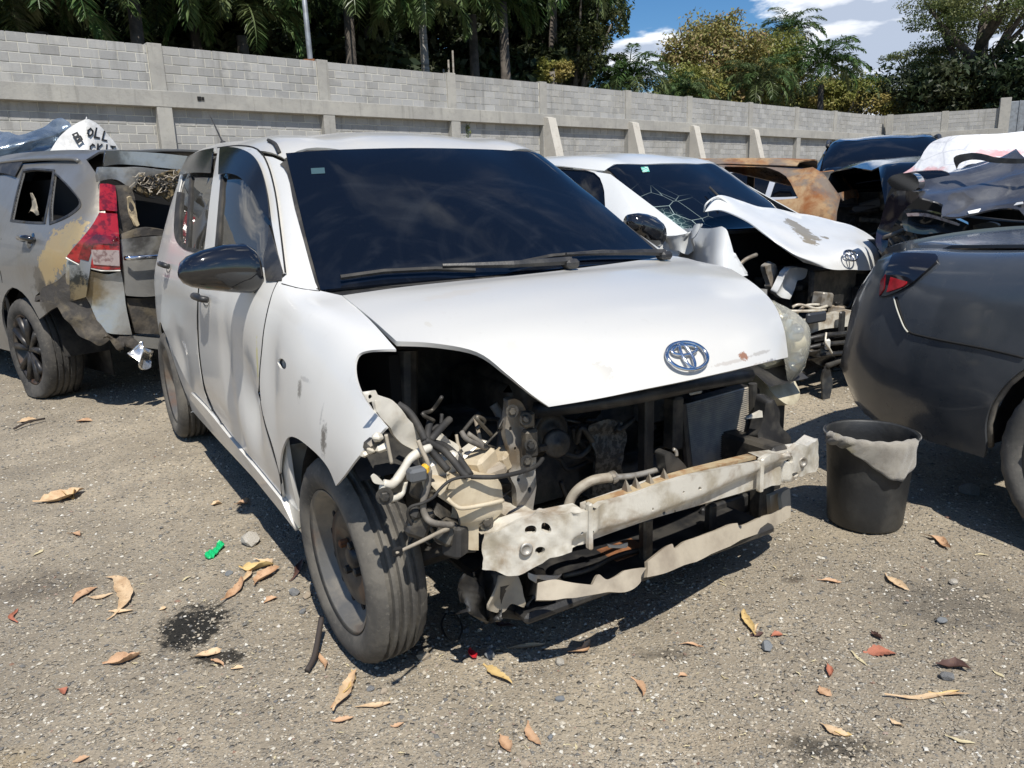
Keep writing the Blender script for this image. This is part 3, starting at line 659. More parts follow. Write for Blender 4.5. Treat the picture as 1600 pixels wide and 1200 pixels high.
def palm(px, D, ytop, var, label, Lf=3.0, trunk=M_PTRUNK, leaf=M_PALM, nm='royal_palm', shaft=True, group=None, rt=.17):
    D = behind(px, D); p = far(px, D); p[2] = 0; h = far(px, D, ytop)[2]; T = thing(nm, label, 'palm tree', p, random.uniform(0, 6), group)
    b = random.uniform(-.3, .3); g = G(); g.tube([(0, 0, 0), (b*.4, 0, h*.35), (b, 0, h-1.0)], [rt*1.2, rt*1.1, rt*.85], 10); g.obj('trunk', trunk, T, True)
    if shaft: g = G(); g.tube([(b, 0, h-1.05), (b, 0, h-.5), (b, 0, h+.05)], [rt*.85, rt, rt*.4], 10); g.obj('crownshaft', M_CSHAFT, T, True)
    o = bpy.data.objects.new('crown', crown_mesh((var, leaf.name), lambda: palm_crown(var, 3.0, 28 if var < 5 else 18, nl=52), leaf)); link(o, T); o.location = (b, 0, h-.1); k = Lf/3.; o.scale = (k, k, k); o.rotation_euler = (0, 0, random.uniform(0, 6))
    return T
def leaf_cloud(seed, n, clumps, R3, leaf, shell_=.55, flat=0., csz=.45):
    """leaf faces gathered in clumps spread through an uneven crown"""
    r = np.random.default_rng(seed); d = r.normal(size=(clumps, 3)); d /= np.linalg.norm(d, axis=1)[:, None]; rad = r.uniform(shell_, 1., clumps)**.8
    lob = 1+.22*np.sin(d[:, 0]*4+seed)*np.cos(d[:, 1]*5+seed*2)+.15*np.sin(d[:, 2]*7+seed); C_ = d*rad[:, None]*lob[:, None]*np.array(R3)
    if flat: C_[:, 2] = np.round(C_[:, 2]/flat)*flat+r.normal(size=clumps)*.12
    cs = csz*r.uniform(.6, 1.35, clumps); w_ = r.integers(0, clumps, n); q = r.normal(size=(n, 3)); q /= np.linalg.norm(q, axis=1)[:, None]; q *= r.uniform(.2, 1, (n, 1))**.6
    c = C_[w_]+q*cs[w_][:, None]*np.array([1.25, 1.25, .75 if not flat else .35])
    nn = q*.7+r.normal(size=(n, 3))*.7+np.array([0, 0, .5]); nn /= np.linalg.norm(nn, axis=1)[:, None]; a = np.cross(nn, r.normal(size=(n, 3))); a /= np.linalg.norm(a, axis=1)[:, None]; b = np.cross(nn, a)
    s_ = leaf*r.uniform(.55, 1.3, (n, 1)); V = np.stack([c-a*s_, c+b*s_*.45, c+a*s_, c-b*s_*.45], 1).reshape(-1, 3); F_ = np.arange(4*n).reshape(n, 4)
    return V, F_
def tree(px, D, y0, y1, wpx, var, label, m, nm='broadleaf_tree', n=9000, clumps=110, leaf=.13, trunk=M_TRUNK, shell_=.5, flat=0., csz=.5, group=None, tr=.22, depth=None, limbs=7):
    """crown seen between picture heights y0 (top) and y1, wpx wide"""
    D = behind(px, D); p = far(px, D); p[2] = 0; zt = far(px, D, y0)[2]; zb = far(px, D, y1)[2]; Rx = wpx/FOC*D/2*.78; Rz = (zt-zb)/2*.82; zc_ = (zt+zb)/2; Ry = depth or Rx*.8
    T = thing(nm, label, 'tree', p, 0, group); r = np.random.default_rng(var+100)
    g = G(); g.tube([(0, 0, 0), (.1, 0, zb*.6), (.2*r.normal(), .2*r.normal(), zc_)], [tr*1.4, tr, tr*.6], 10); g.obj('trunk', trunk, T, True)
    for k in range(limbs):
        a = k*2.4+r.uniform(-.4, .4); e = np.array([math.cos(a)*Rx*.75, math.sin(a)*Ry*.75, zc_+Rz*r.uniform(-.1, .7)]); s0 = np.array([0, 0, zb*.7+(zc_-zb*.7)*r.uniform(0, .6)]); md = s0*.5+e*.5+[0, 0, -Rz*.12]
        g = G(); g.tube(spline([s0, md, e], 5), np.linspace(tr*.6, .03, 11), 7); g.obj('limb', trunk, T, True)
    v, f = leaf_cloud(var, n, clumps, (Rx, Ry, Rz), leaf, shell_, flat, csz); v[:, 2] += zc_; fast_mesh('crown', v, f, m, T)
    return T
GP = 'palms behind the left half of the block wall'
for i, (px, D, yt, var, Lf, lab) in enumerate(((40, 30, 8, 1, 3.2, 'dark palm at the left edge above the tarped car'), (105, 27, -8, 2, 3.6, 'palm with bright fronds fanning just above the wall at far left'), (195, 33, -20, 3, 3.2, 'palm with hidden crown, second trunk from the left behind the wall'),
        (242, 26, -60, 4, 3.4, 'palm with brown trunk and drooping yellowish frond above the first column'), (330, 31, -10, 1, 3.3, 'palm behind the wall left of the slim pole'), (405, 28, 5, 2, 3.2, 'palm with hanging fronds just left of the slim pole'),
        (455, 34, -30, 3, 3.3, 'tall palm partly behind the slim pole'), (560, 27, -40, 4, 3.6, 'palm with long fronds sweeping left just right of the slim pole'), (600, 33, 0, 2, 3.2, 'shaded palm left of the clear grey trunk'),
        (752, 29, -20, 1, 3.3, 'palm with bright tip fronds above the third wall panel'), (800, 26, -45, 3, 3.3, 'palm with dark brown trunk in the middle of the clump'), (865, 30, -35, 4, 3.4, 'palm with long drooping fronds at the right of the dark clump'), (905, 33, -15, 2, 3.3, 'rightmost palm of the dark clump before the open sky'))):
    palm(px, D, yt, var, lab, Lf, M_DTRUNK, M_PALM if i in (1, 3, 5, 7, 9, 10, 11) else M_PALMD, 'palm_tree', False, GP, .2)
palm(679, 24.5, -12, 5, 'royal palm with a smooth pale grey trunk and green crownshaft behind the wall', 3.0, M_PTRUNK, M_PALM, 'royal_palm', True, None, .15)
for i, px in enumerate((701, 709, 716)):
    p = far(px, 29); p[2] = 0; g = G(); g.tube([(0, 0, 0), (.03, 0, 5.6+.3*i)], .035, 6); o = g.obj('thin_stem', M_PTRUNK, None, True); o.location = p; tag(o, ('thin pale stem left of three beside the royal palm trunk', 'middle thin pale stem beside the royal palm trunk', 'thin pale stem right of three beside the royal palm trunk')[i], 'stem', 'thin stems beside the palm')
GD = 'dark trees filling in behind the palms'
for i, (px, D, y0, y1, wpx, lab) in enumerate(((15, 38, -160, 130, 300, 'very dark dense tree at the left end'), (200, 40, -160, 140, 330, 'dark dense tree behind the first wall column'), (330, 36, -100, 150, 260, 'dark leafy tree left of the slim pole'), (470, 40, -160, 150, 330, 'dark dense tree behind the slim pole'),
        (620, 38, -140, 150, 280, 'dark tree behind the pale palm trunk'), (740, 41, -160, 160, 320, 'dark dense tree in the middle of the palm clump'), (850, 36, -110, 160, 250, 'dark tree at the right of the palm clump'), (110, 33, 20, 150, 200, 'low dark shrub tree over the wall at left'), (540, 33, 60, 150, 260, 'low dark tree over the wall right of the slim pole'), (770, 33, 70, 160, 240, 'low dark tree over the wall below the palms'), (390, 33, 70, 150, 260, 'low dark tree over the wall left of the slim pole'), (640, 34, 80, 160, 200, 'low dark tree beside the thin pale stems'), (250, 34, 60, 150, 200, 'low dark tree behind the wall near the first column'))):
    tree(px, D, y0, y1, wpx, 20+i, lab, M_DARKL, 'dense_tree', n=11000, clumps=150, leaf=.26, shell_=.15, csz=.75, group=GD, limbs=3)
tree(900, 31, -60, 150, 190, 41, 'tree with yellow-green leaf sprays at the right end of the palms, against the sky', M_EDGEL, n=16000, clumps=130, leaf=.085, shell_=.35, csz=.4)
tree(868, 27.5, 88, 140, 60, 42, 'small light green bush leaning over the wall right of centre', M_OLIVE, 'bush', n=2500, clumps=30, leaf=.09, csz=.3, limbs=3)
p0 = far(732, 20.4); 
g = G()
for k in range(5): g.tube(spline([(random.uniform(-.05, .05), 0, 3.0), (random.uniform(-.1, .1), -.05, 3.3), (random.uniform(-.2, .2), -.05, 3.55+.1*random.random())], 4), .008, 5)
wd = g.obj('weed', M_CSHAFT, None); wd.location = (*far(734, 26.4)[:2], 0); tag(wd, 'green weed sprouting from the wall above the white hatchback roof', 'plant')
v, f = leaf_cloud(77, 260, 10, (.18, .08, .3), .045, .2, 0, .12); v[:, 2] += 3.3; fast_mesh('leaves', v, f, M_OLIVE, wd)
# right of the gap
tree(1110, 52, 6, 165, 170, 51, 'big tree with brown and olive leaves left of the open clouds', M_BROWNL, n=20000, clumps=150, leaf=.105, shell_=.4, csz=.75, tr=.3)
tree(1180, 50, 50, 180, 180, 52, 'broad olive green tree behind the large feathery palm', M_OLIVE, n=22000, clumps=170, leaf=.105, shell_=.35, csz=.75, tr=.3)
tree(1075, 47, 95, 185, 110, 53, 'lower olive tree at the left foot of the brown-leaved tree', M_OLIVE, n=10000, clumps=90, leaf=.10, shell_=.3, csz=.6)
tree(1300, 48, 110, 190, 130, 54, 'low olive tree right of the large feathery palm', M_OLIVE, n=10000, clumps=90, leaf=.10, shell_=.3, csz=.6)
GQ = 'feathery palms right of the gap of sky'
for px, D, yt, var, Lf, lab in ((985, 44, 124, 1, 2.6, 'small far palm under the small cloud'), (955, 46, 132, 2, 2.0, 'low far palm left of the small cloud palm'), (1062, 44, 146, 4, 2.0, 'low palm at the left foot of the brown-leaved tree'), (1178, 42, 128, 3, 2.6, 'dark palm left of the large feathery palm'), (1280, 40, 102, 2, 3.0, 'large feathery palm in the middle of the far trees'), (1330, 46, 140, 4, 2.2, 'palm low over the wall left of the spreading tree'), (1216, 60, 56, 1, 3., 'coconut palm top poking above the olive tree')):
    palm(px, D, yt, var, lab, Lf, M_DTRUNK, M_PALM, 'palm_tree', False, GQ)
# spreading rain tree at the right
T = tree(1505, 46, -70, 95, 260, 61, 'wide spreading tree with layered canopy and visible limbs at the right', M_RAIN, 'rain_tree', n=30000, clumps=130, leaf=.085, shell_=.25, flat=.9, csz=.95, trunk=M_DTRUNK, tr=.5, depth=4.5, limbs=9)
tree(1440, 50, 55, 150, 150, 62, 'outer left canopy tree below the spreading tree', M_RAIN, n=12000, clumps=60, leaf=.085, shell_=.2, flat=.8, csz=.8, trunk=M_DTRUNK, limbs=6)
tree(1470, 44, 95, 195, 190, 63, 'dark tree mass over the far wall under the spreading tree', M_DARKL, 'dense_tree', n=9000, clumps=120, leaf=.2, shell_=.15, csz=.7)
tree(1580, 43, 60, 195, 170, 64, 'dark tree above the metal gate at the right edge', M_DARKL, 'dense_tree', n=9000, clumps=120, leaf=.2, shell_=.15, csz=.7)
tree(1400, 47, 140, 195, 110, 65, 'low olive tree just right of the wall corner', M_OLIVE, 'bush', n=4500, clumps=70, leaf=.14, shell_=.2, csz=.5)
tree(1230, 60, 120, 200, 420, 66, 'long low band tree far behind the wall', M_DARKL, 'dense_tree', n=9000, clumps=140, leaf=.22, shell_=.1, csz=.8)
# ================================================================== wheels
def wheel(parent, c, out_dir, R=.285, W=.165, Rr=.19, style='steel', tm=None, rm=None, hm=None, flat=0., toe=0.):
    """wheel part (rim) with tyre and details as sub-parts; out_dir = unit vector of the outer face"""
    ax = np.array(out_dir, float); ax /= np.linalg.norm(ax); tm = tm or M_TYRE; rm = rm or M_STEELRIM; hm = hm or M_HUB
    h = W/2
    g = G(); g.lathe([(Rr-.004, h-.016), (Rr+.006, h-.004), (Rr+.004, h-.01), (Rr-.012, h-.014), (Rr-.018, h-.05), (Rr-.045, h-.06), (Rr-.05, -h*.6), (Rr-.01, -h+.01), (Rr+.004, -h+.004)], c, ax, 48)
    wh = g.obj('wheel', rm, parent, True)
    g = G()
    tw = h*.90
    pr = [(Rr-.004, h-.022), (Rr+.01, h-.004), (Rr+(R-Rr)*.35, h+.007), (Rr+(R-Rr)*.6, h+.008), (R-.024, h+.001), (R-.012, tw+.002), (R-.004, tw-.012)]
    for a in (.55, .18, -.18, -.55):
        pr += [(R-.001+.002*(1-abs(a)), tw*a+.0075), (R-.010, tw*a+.0058), (R-.012, tw*a+.0050), (R-.012, tw*a-.0050), (R-.010, tw*a-.0058), (R-.001+.002*(1-abs(a)), tw*a-.0075)]
    pr += [(R-.004, -tw+.012), (R-.012, -tw-.002), (R-.024, -h-.001), (Rr+(R-Rr)*.5, -h-.008), (Rr+.01, -h+.004), (Rr-.004, -h+.022)]
    n = 72; g.lathe(pr, c, ax, n)
    v = np.array(g.v); k = len(pr)
    # shoulder sipes: lift of every other segment edge
    for i in range(k):
        if pr[i][0] > R-.014 and abs(pr[i][1]) > tw*.6:
            for j in range(0, n, 2):
                q = v[i*n+j]-c; q = q-ax*(q@ax); v[i*n+j] -= q/np.linalg.norm(q)*.0035
    if flat:
        lo = c[2]-R+flat; z = v[:, 2]; d = np.clip(lo+.05-z, 0, None); v[:, 2] = np.where(z < lo, lo-.001*(lo-z), z); r_ = (v-c)@ax
        v += ax*(np.sign(r_)*d*.45*(np.abs(r_) > h*.4))[:, None]
    g.v = [tuple(p) for p in v]; ty = g.obj('tyre', tm, wh, True); ty.data.set_sharp_from_angle(angle=math.radians(38))
    if style == 'steel':
        g = G(); s0 = h-.055
        g.lathe([(Rr-.03, s0-.012), (Rr-.048, s0-.006), (Rr-.062, s0+.012), (.085, s0+.016), (.07, s0+.004), (.05, s0-.004), (.034, s0), (.032, s0+.012), (.018, s0+.018), (.0005, s0+.018)], c, ax, 48)
        g.obj('wheel_disc', hm, wh, True)
        ref = np.array([0, 0, 1.]); a = np.cross(ax, ref); a /= np.linalg.norm(a); b = np.cross(a, ax)
        for k2 in range(12):
            t = k2*math.pi/6+.2; p = c+(a*math.cos(t)+b*math.sin(t))*(Rr-.054)+ax*(s0+.0055)
            gg = G(); gg.lathe([(.0095, .0), (.0105, .003), (.009, .004), (.0005, .0035)], p, ax, 10); gg.obj('vent_hole', MBLACK, wh)
        for k2 in range(4):
            t = k2*math.pi/2+.5; p = c+(a*math.cos(t)+b*math.sin(t))*.05+ax*(s0+.004)
            gg = G(); gg.lathe([(.0115, -.004), (.0115, .016), (.007, .019), (.0005, .019)], p, ax, 6); gg.obj('lug_nut', M_RUST if k2 == 0 else M_GREASE, wh)
    else:
        ref = np.array([0, 0, 1.]); a = np.cross(ax, ref); a /= np.linalg.norm(a); b = np.cross(a, ax)
        g = G(); g.lathe([(Rr-.045, h-.07), (.03, h-.07), (.0005, h-.07)], c, ax, 32); g.obj('brake_disc', MBLACK, wh)
        g = G(); g.lathe([(.045, h-.05), (.04, h-.02), (.0005, h-.018)], c, ax, 24); g.obj('hub', hm, wh, True)
        for k2 in range(5):
            for e in (-.17, .17):
                t = k2*2*math.pi/5+.3
                p0 = c+(a*math.cos(t+e*.6)+b*math.sin(t+e*.6))*.035+ax*(h-.03); p1 = c+(a*math.cos(t+e*1.6)+b*math.sin(t+e*1.6))*(Rr-.012)+ax*(h-.018)
                gg = G(); gg.tube([p0, (p0+p1)/2+ax*.004, p1], [.022, .02, .026], 6); gg.obj('spoke', hm, wh, True)
    return wh
def basis(n):
    n = np.array(n, float); n /= np.linalg.norm(n); a = np.cross([0, 0, 1.], n); a /= np.linalg.norm(a); return a, np.cross(n, a), n
def emblem(parent, c, n, up, k=1.):
    """oval badge: outer ring, a wide and a tall inner oval"""
    n = n/np.linalg.norm(n); e2 = up-n*(up@n); e2 /= np.linalg.norm(e2); e1 = np.cross(e2, n); g = G()
    def ring(cx, cy, a, b, r):
        t = np.linspace(0, 2*math.pi, 49)[:-1]; pts = [c+e1*(cx+a*math.cos(x))*k+e2*(cy+b*math.sin(x))*k+n*.006*k for x in t]
        m = len(pts); base = len(g.v); P = np.array(pts)
        for i in range(m):
            T = P[(i+1) % m]-P[i-1]; T /= np.linalg.norm(T); o_ = np.cross(T, n); rr = r*k*(1+.35*abs(math.cos(t[i])))
            for q in range(8):
                w_ = 2*math.pi*q/8; g.v.append(tuple(P[i]+o_*rr*math.cos(w_)+n*rr*.75*math.sin(w_)))
        for i in range(m):
            for q in range(8): g.f.append((base+i*8+q, base+i*8+(q+1) % 8, base+((i+1) % m)*8+(q+1) % 8, base+((i+1) % m)*8+q))
    ring(0, 0, .057, .039, .0042); ring(0, .0165, .036, .0135, .0036); ring(0, .0005, .0135, .035, .0036)
    return g.obj('emblem', M_CHROME, parent, True)
# ================================================================== the white hatchback in front
MF = Frame(-.433, 3.29, -1.014)
rows = [
 (-1.80, .62, .32, .66, .95, .60, 1.20, .50, 1.24, -.02),
 (-1.72, .70, .27, .745, .95, .70, 1.27, .53, 1.40, -.03),
 (-1.55, .76, .24, .80, .95, .755, 1.395, .55, 1.49, 0),
 (-1.2, .785, .215, .828, .95, .79, 1.43, .565, 1.50, 0),
 (-.6, .785, .20, .832, .945, .805, 1.41, .58, 1.482, 0),
 (0., .785, .20, .832, .94, .805, 1.383, .57, 1.45, .02),
 (.15, .785, .20, .832, .937, .80, 1.365, .558, 1.42, .04),
 (.26, .785, .20, .832, .935, .80, 1.335, .545, 1.378, .05),
 (.50, .785, .20, .832, .93, .795, 1.19, .59, 1.23, .07),
 (.72, .785, .20, .832, .925, .79, 1.055, .632, 1.08, .085),
 (.88, .785, .20, .832, .90, .785, .957, .66, .965, .10),
 (1.10, .785, .24, .835, .885, .775, .925, .64, .95, .07),
 (1.35, .785, .30, .835, .85, .75, .885, .615, .915, .06, (0, 0, 0, 0)),
 (1.50, .78, .36, .825, .81, .73, .835, .58, .875, .08, (.02, .06, .07, .05)),
 (1.575, .77, .40, .80, .77, .70, .785, .54, .835, .10, (.04, .1, .12, .06)),
 (1.62, .75, .42, .77, .72, .66, .735, .50, .775, .12, (.06, .1, .12, .07)),
 (1.645, .73, .44, .75, .68, .63, .69, .48, .70, .135, (.06, .1, .12, .07)),
]
dents = [(.55, .56, .10, .13, .045, -1), (.33, .50, .05, .30, .012, -1), (-.05, .42, .28, .05, .014, -1), (-.65, .52, .12, .12, .02, -1), (.86, .70, .05, .18, .012, -1), (1.15, .86, .10, .05, .008, -1)]
SM = Surf(rows, MF, dents)
M_WHITE = paint('white_paint', (.66, .65, .615), spots=[
    ((1.13, -.83, .73), (.022, .5, .035), (.10, .10, .10), 110, 1.2, .8), ((1.33, -.83, .65), (.024, .5, .05), (.05, .05, .05), 90, 1., .9), ((1.30, -.83, .70), (.008, .5, .04), (.3, .3, .3), 120, 1.2, .5), ((1.16, -.83, .76), (.05, .5, .008), (.3, .3, .3), 60, 1., .5),
    ((.72, -.82, .74), (.012, .5, .07), (.62, .58, .2), 30, .5, .8),
    ((.66, -.8, .55), (.03, .5, .04), (.5, .42, .25), 30, .5, .7), ((-.17, -.83, .70), (.02, .5, .02), (.62, .5, .3), 30, .6, .7)], dust=(.52, .47, .38), amt=.42, low=.5, fine=.14)
M_HOODW = paint('white_hood_paint', (.56, .55, .515), dust=(.6, .55, .46), amt=.3, fine=.3, low=0, z0=0, z1=.1, spots=[
    *[(tuple(SM.P(*SM.inv([(px, py)], lim=(1.1, 1.645, 4, 8))[0])[0]), r_, c_, sc_, .6, am) for px, py, r_, c_, sc_, am in ((1160, 557, (.03, .022, .012), (.26, .12, .06), 110, 1.), (1185, 552, (.02, .08, .005), (.3, .27, .23), 90, .6), (1140, 566, (.02, .08, .005), (.35, .3, .25), 90, .5), (1200, 566, (.02, .05, .008), (.15, .14, .13), 110, .8), (1175, 572, (.02, .09, .006), (.35, .3, .25), 90, .6), (940, 583, (.035, .03, .03), (.42, .4, .36), 90, .7), (668, 510, (.02, .01, .03), (.5, .47, .4), 50, .6), (800, 545, (.03, .02, .02), (.55, .52, .46), 60, .5))],
    ((1.2, -.4, .93), (.03, .12, .05), (.55, .5, .42), 30, .5, .4)])
M_ROOFW = paint('white_roof_paint', (.545, .535, .50), dust=(.6, .52, .4), amt=.5, fine=.45, low=0)
HC = thing('damaged_hatchback', 'white hatchback with its front bumper torn off and engine bay open, nearest the camera', 'car', MF.o, MF.yaw)
side = dict(lim=(None, 1.66, 0, 4.6))
FWIN = [(346, 238, 1), (373, 237), (396, 246), (409, 266), (419, 305), (425, 350), (432, 385), (441, 424, 1), (392, 414), (334, 402, 1), (338, 360), (343, 300)]
RWIN = [(300, 247, 1), (318, 240), (337, 237, 1), (333, 280), (326, 330), (318, 394, 1), (300, 391), (284, 384), (276, 368), (275, 336), (283, 282)]
QWin = [SM.inv(outline(q, 4), lim=side['lim']) for q in (FWIN, RWIN)]
def arch(sf, X0, Z0, R, a0, a1, n=14, side_=-1, um=None):
    """wheel-arch edge in surface parameters"""
    out_ = []
    for t in np.linspace(a0, a1, n):
        X = X0+R*math.cos(t); Z = Z0+R*math.sin(t); vs = np.linspace(0, 3.2, 120)
        if side_ > 0: vs = 12-vs
        u = X
        for _ in range(6):
            Q = sf.P(np.full(120, u), vs); j = np.argmin(abs(Q[:, 2]-Z)); u += (X-Q[j, 0])*.8
        out_.append((u, vs[j]))
    return out_
# inner body behind doors, pillars, sill
for sgn, nm in ((-1, 'body_side'), (1, 'body_side')):
    A = arch(SM, -1.245, .28, .335, math.pi+.25, -.25, 16, -1)
    q = [(-1.77, .5, 1)]+[(-1.70, .2, 1)]+[(A[0][0], .02, 1)]+[(a, b_) for a, b_ in A]+[(A[-1][0]+.02, .02, 1), (.87, .02, 1), (.93, 1., 1), (.93, 2.9, 1), (.86, 3.97, 1), (.5, 3.97), (.26, 3.97), (.15, 3.97), (-.6, 3.97), (-1.5, 3.97), (-1.77, 3.9, 1)]
    hl = [[(a, b_, 1) for a, b_ in w_] for w_ in QWin]
    if sgn > 0: q = [(a[0], 12-a[1])+tuple(a[2:]) for a in q]; hl = [[(a, 12-b_, 1) for a, b_, _ in h] for h in hl]
    panel(nm, SM, q, M_WHITE, HC, holes=hl, uv=True, off=-.010, thick=.012, su=.07, sv=.18, n=3, m2=M_PLAS)
fd = panel('front_door', SM, [(341, 232, 1), (374, 229), (401, 235), (417, 258), (429, 300), (437, 358), (445, 425, 1), (430, 445), (421, 473), (413, 510), (409, 545), (405, 600), (412, 650), (427, 705), (438, 745), (442, 776, 1), (402, 727), (362, 680), (348, 661, 1), (341, 657), (330, 630), (319, 598), (311, 534), (311, 455), (319, 391), (331, 290)], M_WHITE, HC, holes=[FWIN], su=.05, sv=.12, n=4, **side)
rd = panel('rear_door', SM, [(337, 233, 1), (315, 237), (298, 244), (285, 262), (277, 292), (271, 332), (267, 370), (262, 400), (256, 440), (252, 475), (252, 505), (262, 530), (275, 560), (288, 588), (303, 612, 1), (324, 634), (344, 659, 1), (336, 655), (326, 630), (316, 600), (308, 534), (308, 455), (316, 391), (328, 290)], M_WHITE, HC, holes=[RWIN], su=.05, sv=.12, n=4, **side)
def grow(uvp, k):
    uvp = [(a[0], a[1]) for a in uvp]
    uvp = np.array(uvp); c = uvp.mean(0); return [(a, b_, 1) for a, b_ in c+(uvp-c)*k]
def subpanel(name, q, m, par, **k): return panel(name, SM, q, m, par, uv=True, n=1, **k)
subpanel('window_glass', grow(QWin[0], 1.04), M_SGLASS, fd, off=-.007, thick=.004)
subpanel('window_glass', grow(QWin[1], 1.04), M_SGLASS, rd, off=-.007, thick=.004)
for w_ in QWin: subpanel('window_glass', [(a, 12-b_, 1) for a, b_, _ in grow(w_, 1.04)], M_SGLASS, HC, off=-.007, thick=.004)
panel('window_visor', SM, [(347, 234, 1), (375, 235), (400, 247), (414, 272), (423, 312), (426, 348, 1), (414, 331), (399, 302), (381, 281), (364, 274), (346, 275, 1)], M_VISOR, fd, off=.014, thick=.003, **side)
panel('window_visor', SM, [(296, 248, 1), (316, 239), (337, 235, 1), (334, 273, 1), (308, 272), (283, 275, 1)], M_VISOR, rd, off=.014, thick=.003, **side)
panel('window_seal', SM, [(345, 276, 1), (349, 276, 1), (340, 395, 1), (335, 395, 1)], M_RUB, fd, off=.001, thick=.01, **side)
panel('window_seal', SM, [(296, 276, 1), (299, 276, 1), (294, 388, 1), (290, 386, 1)], M_RUB, rd, off=.001, thick=.01, **side)
panel('window_seal', SM, [(277, 300, 1), (283, 300, 1), (280, 366), (290, 384), (318, 391, 1), (318, 396, 1), (300, 394), (283, 386), (273, 368), (273, 336)], M_RUB, rd, off=.002, thick=.01, **side)
panel('pillar_trim', SM, [(422, 352, 1), (443, 426, 1), (441, 440, 1), (418, 440, 1), (414, 405), (420, 380)], M_PLAS, fd, off=.006, thick=.01, **side)
panel('fender', SM, [(447, 431, 1), (470, 441), (499, 455, 1), (535, 463, 1), (577, 500), (619, 547, 1), (600, 547), (575, 549), (560, 556), (555, 575), (560, 602), (575, 630), (605, 667, 1), (585, 688), (560, 715), (540, 742), (526, 759, 1), (515, 733), (500, 713), (480, 695), (464, 684), (452, 683), (445, 694), (440, 712), (438, 745), (443, 778, 1), (438, 742), (428, 700), (413, 650), (407, 600), (411, 545), (415, 510), (423, 473), (432, 446)],
      M_WHITE, HC, holes=[[(435, 567), (437, 561), (443, 561), (448, 568), (447, 576), (440, 576)]], su=.05, sv=.12, n=4, lim=(None, 1.66, 0, 4.9), off=.002)
# sill strip
panel('sill', SM, [(301, 613, 1), (324, 637), (362, 683), (402, 730), (443, 780, 1), (466, 828, 1), (435, 789), (390, 734), (350, 687), (322, 652), (299, 622, 1)], M_WHITE, HC, off=.008, thick=.03, **side)
for x0, y0, d_ in ((264, 416, rd), (322, 466, fd)):
    q = SM.inv([(x0, y0)], lim=(-1.4, .9, 1, 3))[0]; p = SM.P(*q)[0]; nn = SM.nrm(*q)[0]
    a, b_, n_ = basis(nn)
    g = G(); g.lathe([(.0005, 0), (.032, .001), (.036, .004)], p-nn*.004, nn, 20); g.v = [tuple(p+(np.array(v)-p)*np.array([1.5, 1, .8])) for v in g.v]; g.obj('handle_recess', M_PLAS, d_, True)
    g = G(); g.tube([p+nn*.012-a*.075, p+nn*.03-a*.06, p+nn*.036, p+nn*.03+a*.06, p+nn*.012+a*.075], [.012, .013, .012, .013, .012], 8); g.obj('door_handle', M_PLAS, d_, True)
roof_q = [(.245, 4.0, 1), (.262, 4.5), (.28, 5), (.285, 6), (.28, 7), (.262, 7.5), (.245, 8, 1), (0, 8), (-.6, 8), (-1.3, 8), (-1.72, 8, 1), (-1.75, 6), (-1.72, 4, 1), (-1.3, 4), (-.6, 4), (0, 4)]
panel('roof', SM, roof_q, M_ROOFW, HC, uv=True, thick=.01, su=.08, sv=.2)
panel('windshield', SM, [(447, 240, 1), (520, 235), (640, 232), (760, 234), (843, 239, 1), (900, 286), (960, 336), (1010, 380), (1036, 404, 1), (900, 418), (800, 428), (640, 441), (501, 454, 1), (480, 375), (462, 300)], M_WSG, HC, off=.002, thick=.006, su=.06, sv=.2, lim=(.1, 1.1, 3.7, 8.3))
panel('windshield_seal', SM, [(.235, 3.93, 1), (.27, 5), (.275, 6), (.27, 7), (.235, 8.07, 1), (.5, 8.07), (.9, 8.07, 1), (.93, 6), (.9, 3.93, 1), (.5, 3.93)], M_RUB, HC, uv=True, off=-.006, thick=.02)
HOODQ = [(536, 465, 1), (578, 499), (620, 537, 1), (680, 540), (745, 553), (790, 585), (828, 616), (857, 636, 1), (930, 624), (1000, 610), (1070, 596), (1150, 578), (1228, 559, 1), (1222, 515), (1205, 474), (1170, 441), (1120, 414), (1048, 402, 1), (970, 413), (880, 425), (800, 434), (700, 444), (620, 453)]
panel('hood', SM, HOODQ, M_HOODW, HC, off=.006, thick=.012, su=.04, sv=.2, n=5, lim=(.80, 1.645, 3.4, 8.9), m2=M_PLAS)
panel('cowl', SM, [(.83, 4.02, 1), (.87, 6), (.83, 7.98, 1), (1.0, 8.1, 1), (1.03, 6), (1.0, 3.9, 1)], M_PLAS, HC, uv=True, off=-.012, thick=.02)
# rear: tailgate, rear window, bumper, far-side fender
panel('tailgate', SM, [(-1.74, 4, 1), (-1.74, 8, 1), (-1.795, 9.6, 1), (-1.795, 2.4, 1)], M_WHITE, HC, uv=True, off=.0, thick=.02)
g = G(); g.box((-1.80, 0, .62), (.10, 1.30, .62), bev=.04); g.obj('rear_bumper', M_WHITE, HC, True)
q = [(.90, 12-3.9, 1), (.9, 12-.2, 1)]+[(a, 12-b_) for a, b_ in arch(SM, 1.245, .28, .325, math.pi-.05, 1.9, 8)]+[(1.12, 12-3.3, 1), (1.05, 12-3.9, 1)]
panel('fender', SM, q, M_WHITE, HC, uv=True)
def seam(px, w_, nm, m, par, off=0., lim=side['lim']):
    q = SM.inv(spline(px, 4), lim=lim); P_ = SM.P(q[:, 0], q[:, 1])+SM.nrm(q[:, 0], q[:, 1])*off; g = G(); g.tube(P_, w_, 5); return g.obj(nm, m, par, True)
seam([(445, 428), (432, 446), (422, 473), (414, 510), (410, 545), (406, 600), (412, 650), (427, 704), (438, 742), (441, 774)], .0032, 'door_gap', MBLACK, HC)
seam([(317, 394), (310, 455), (310, 534), (318, 599), (328, 630), (346, 660)], .0032, 'door_gap', MBLACK, HC)
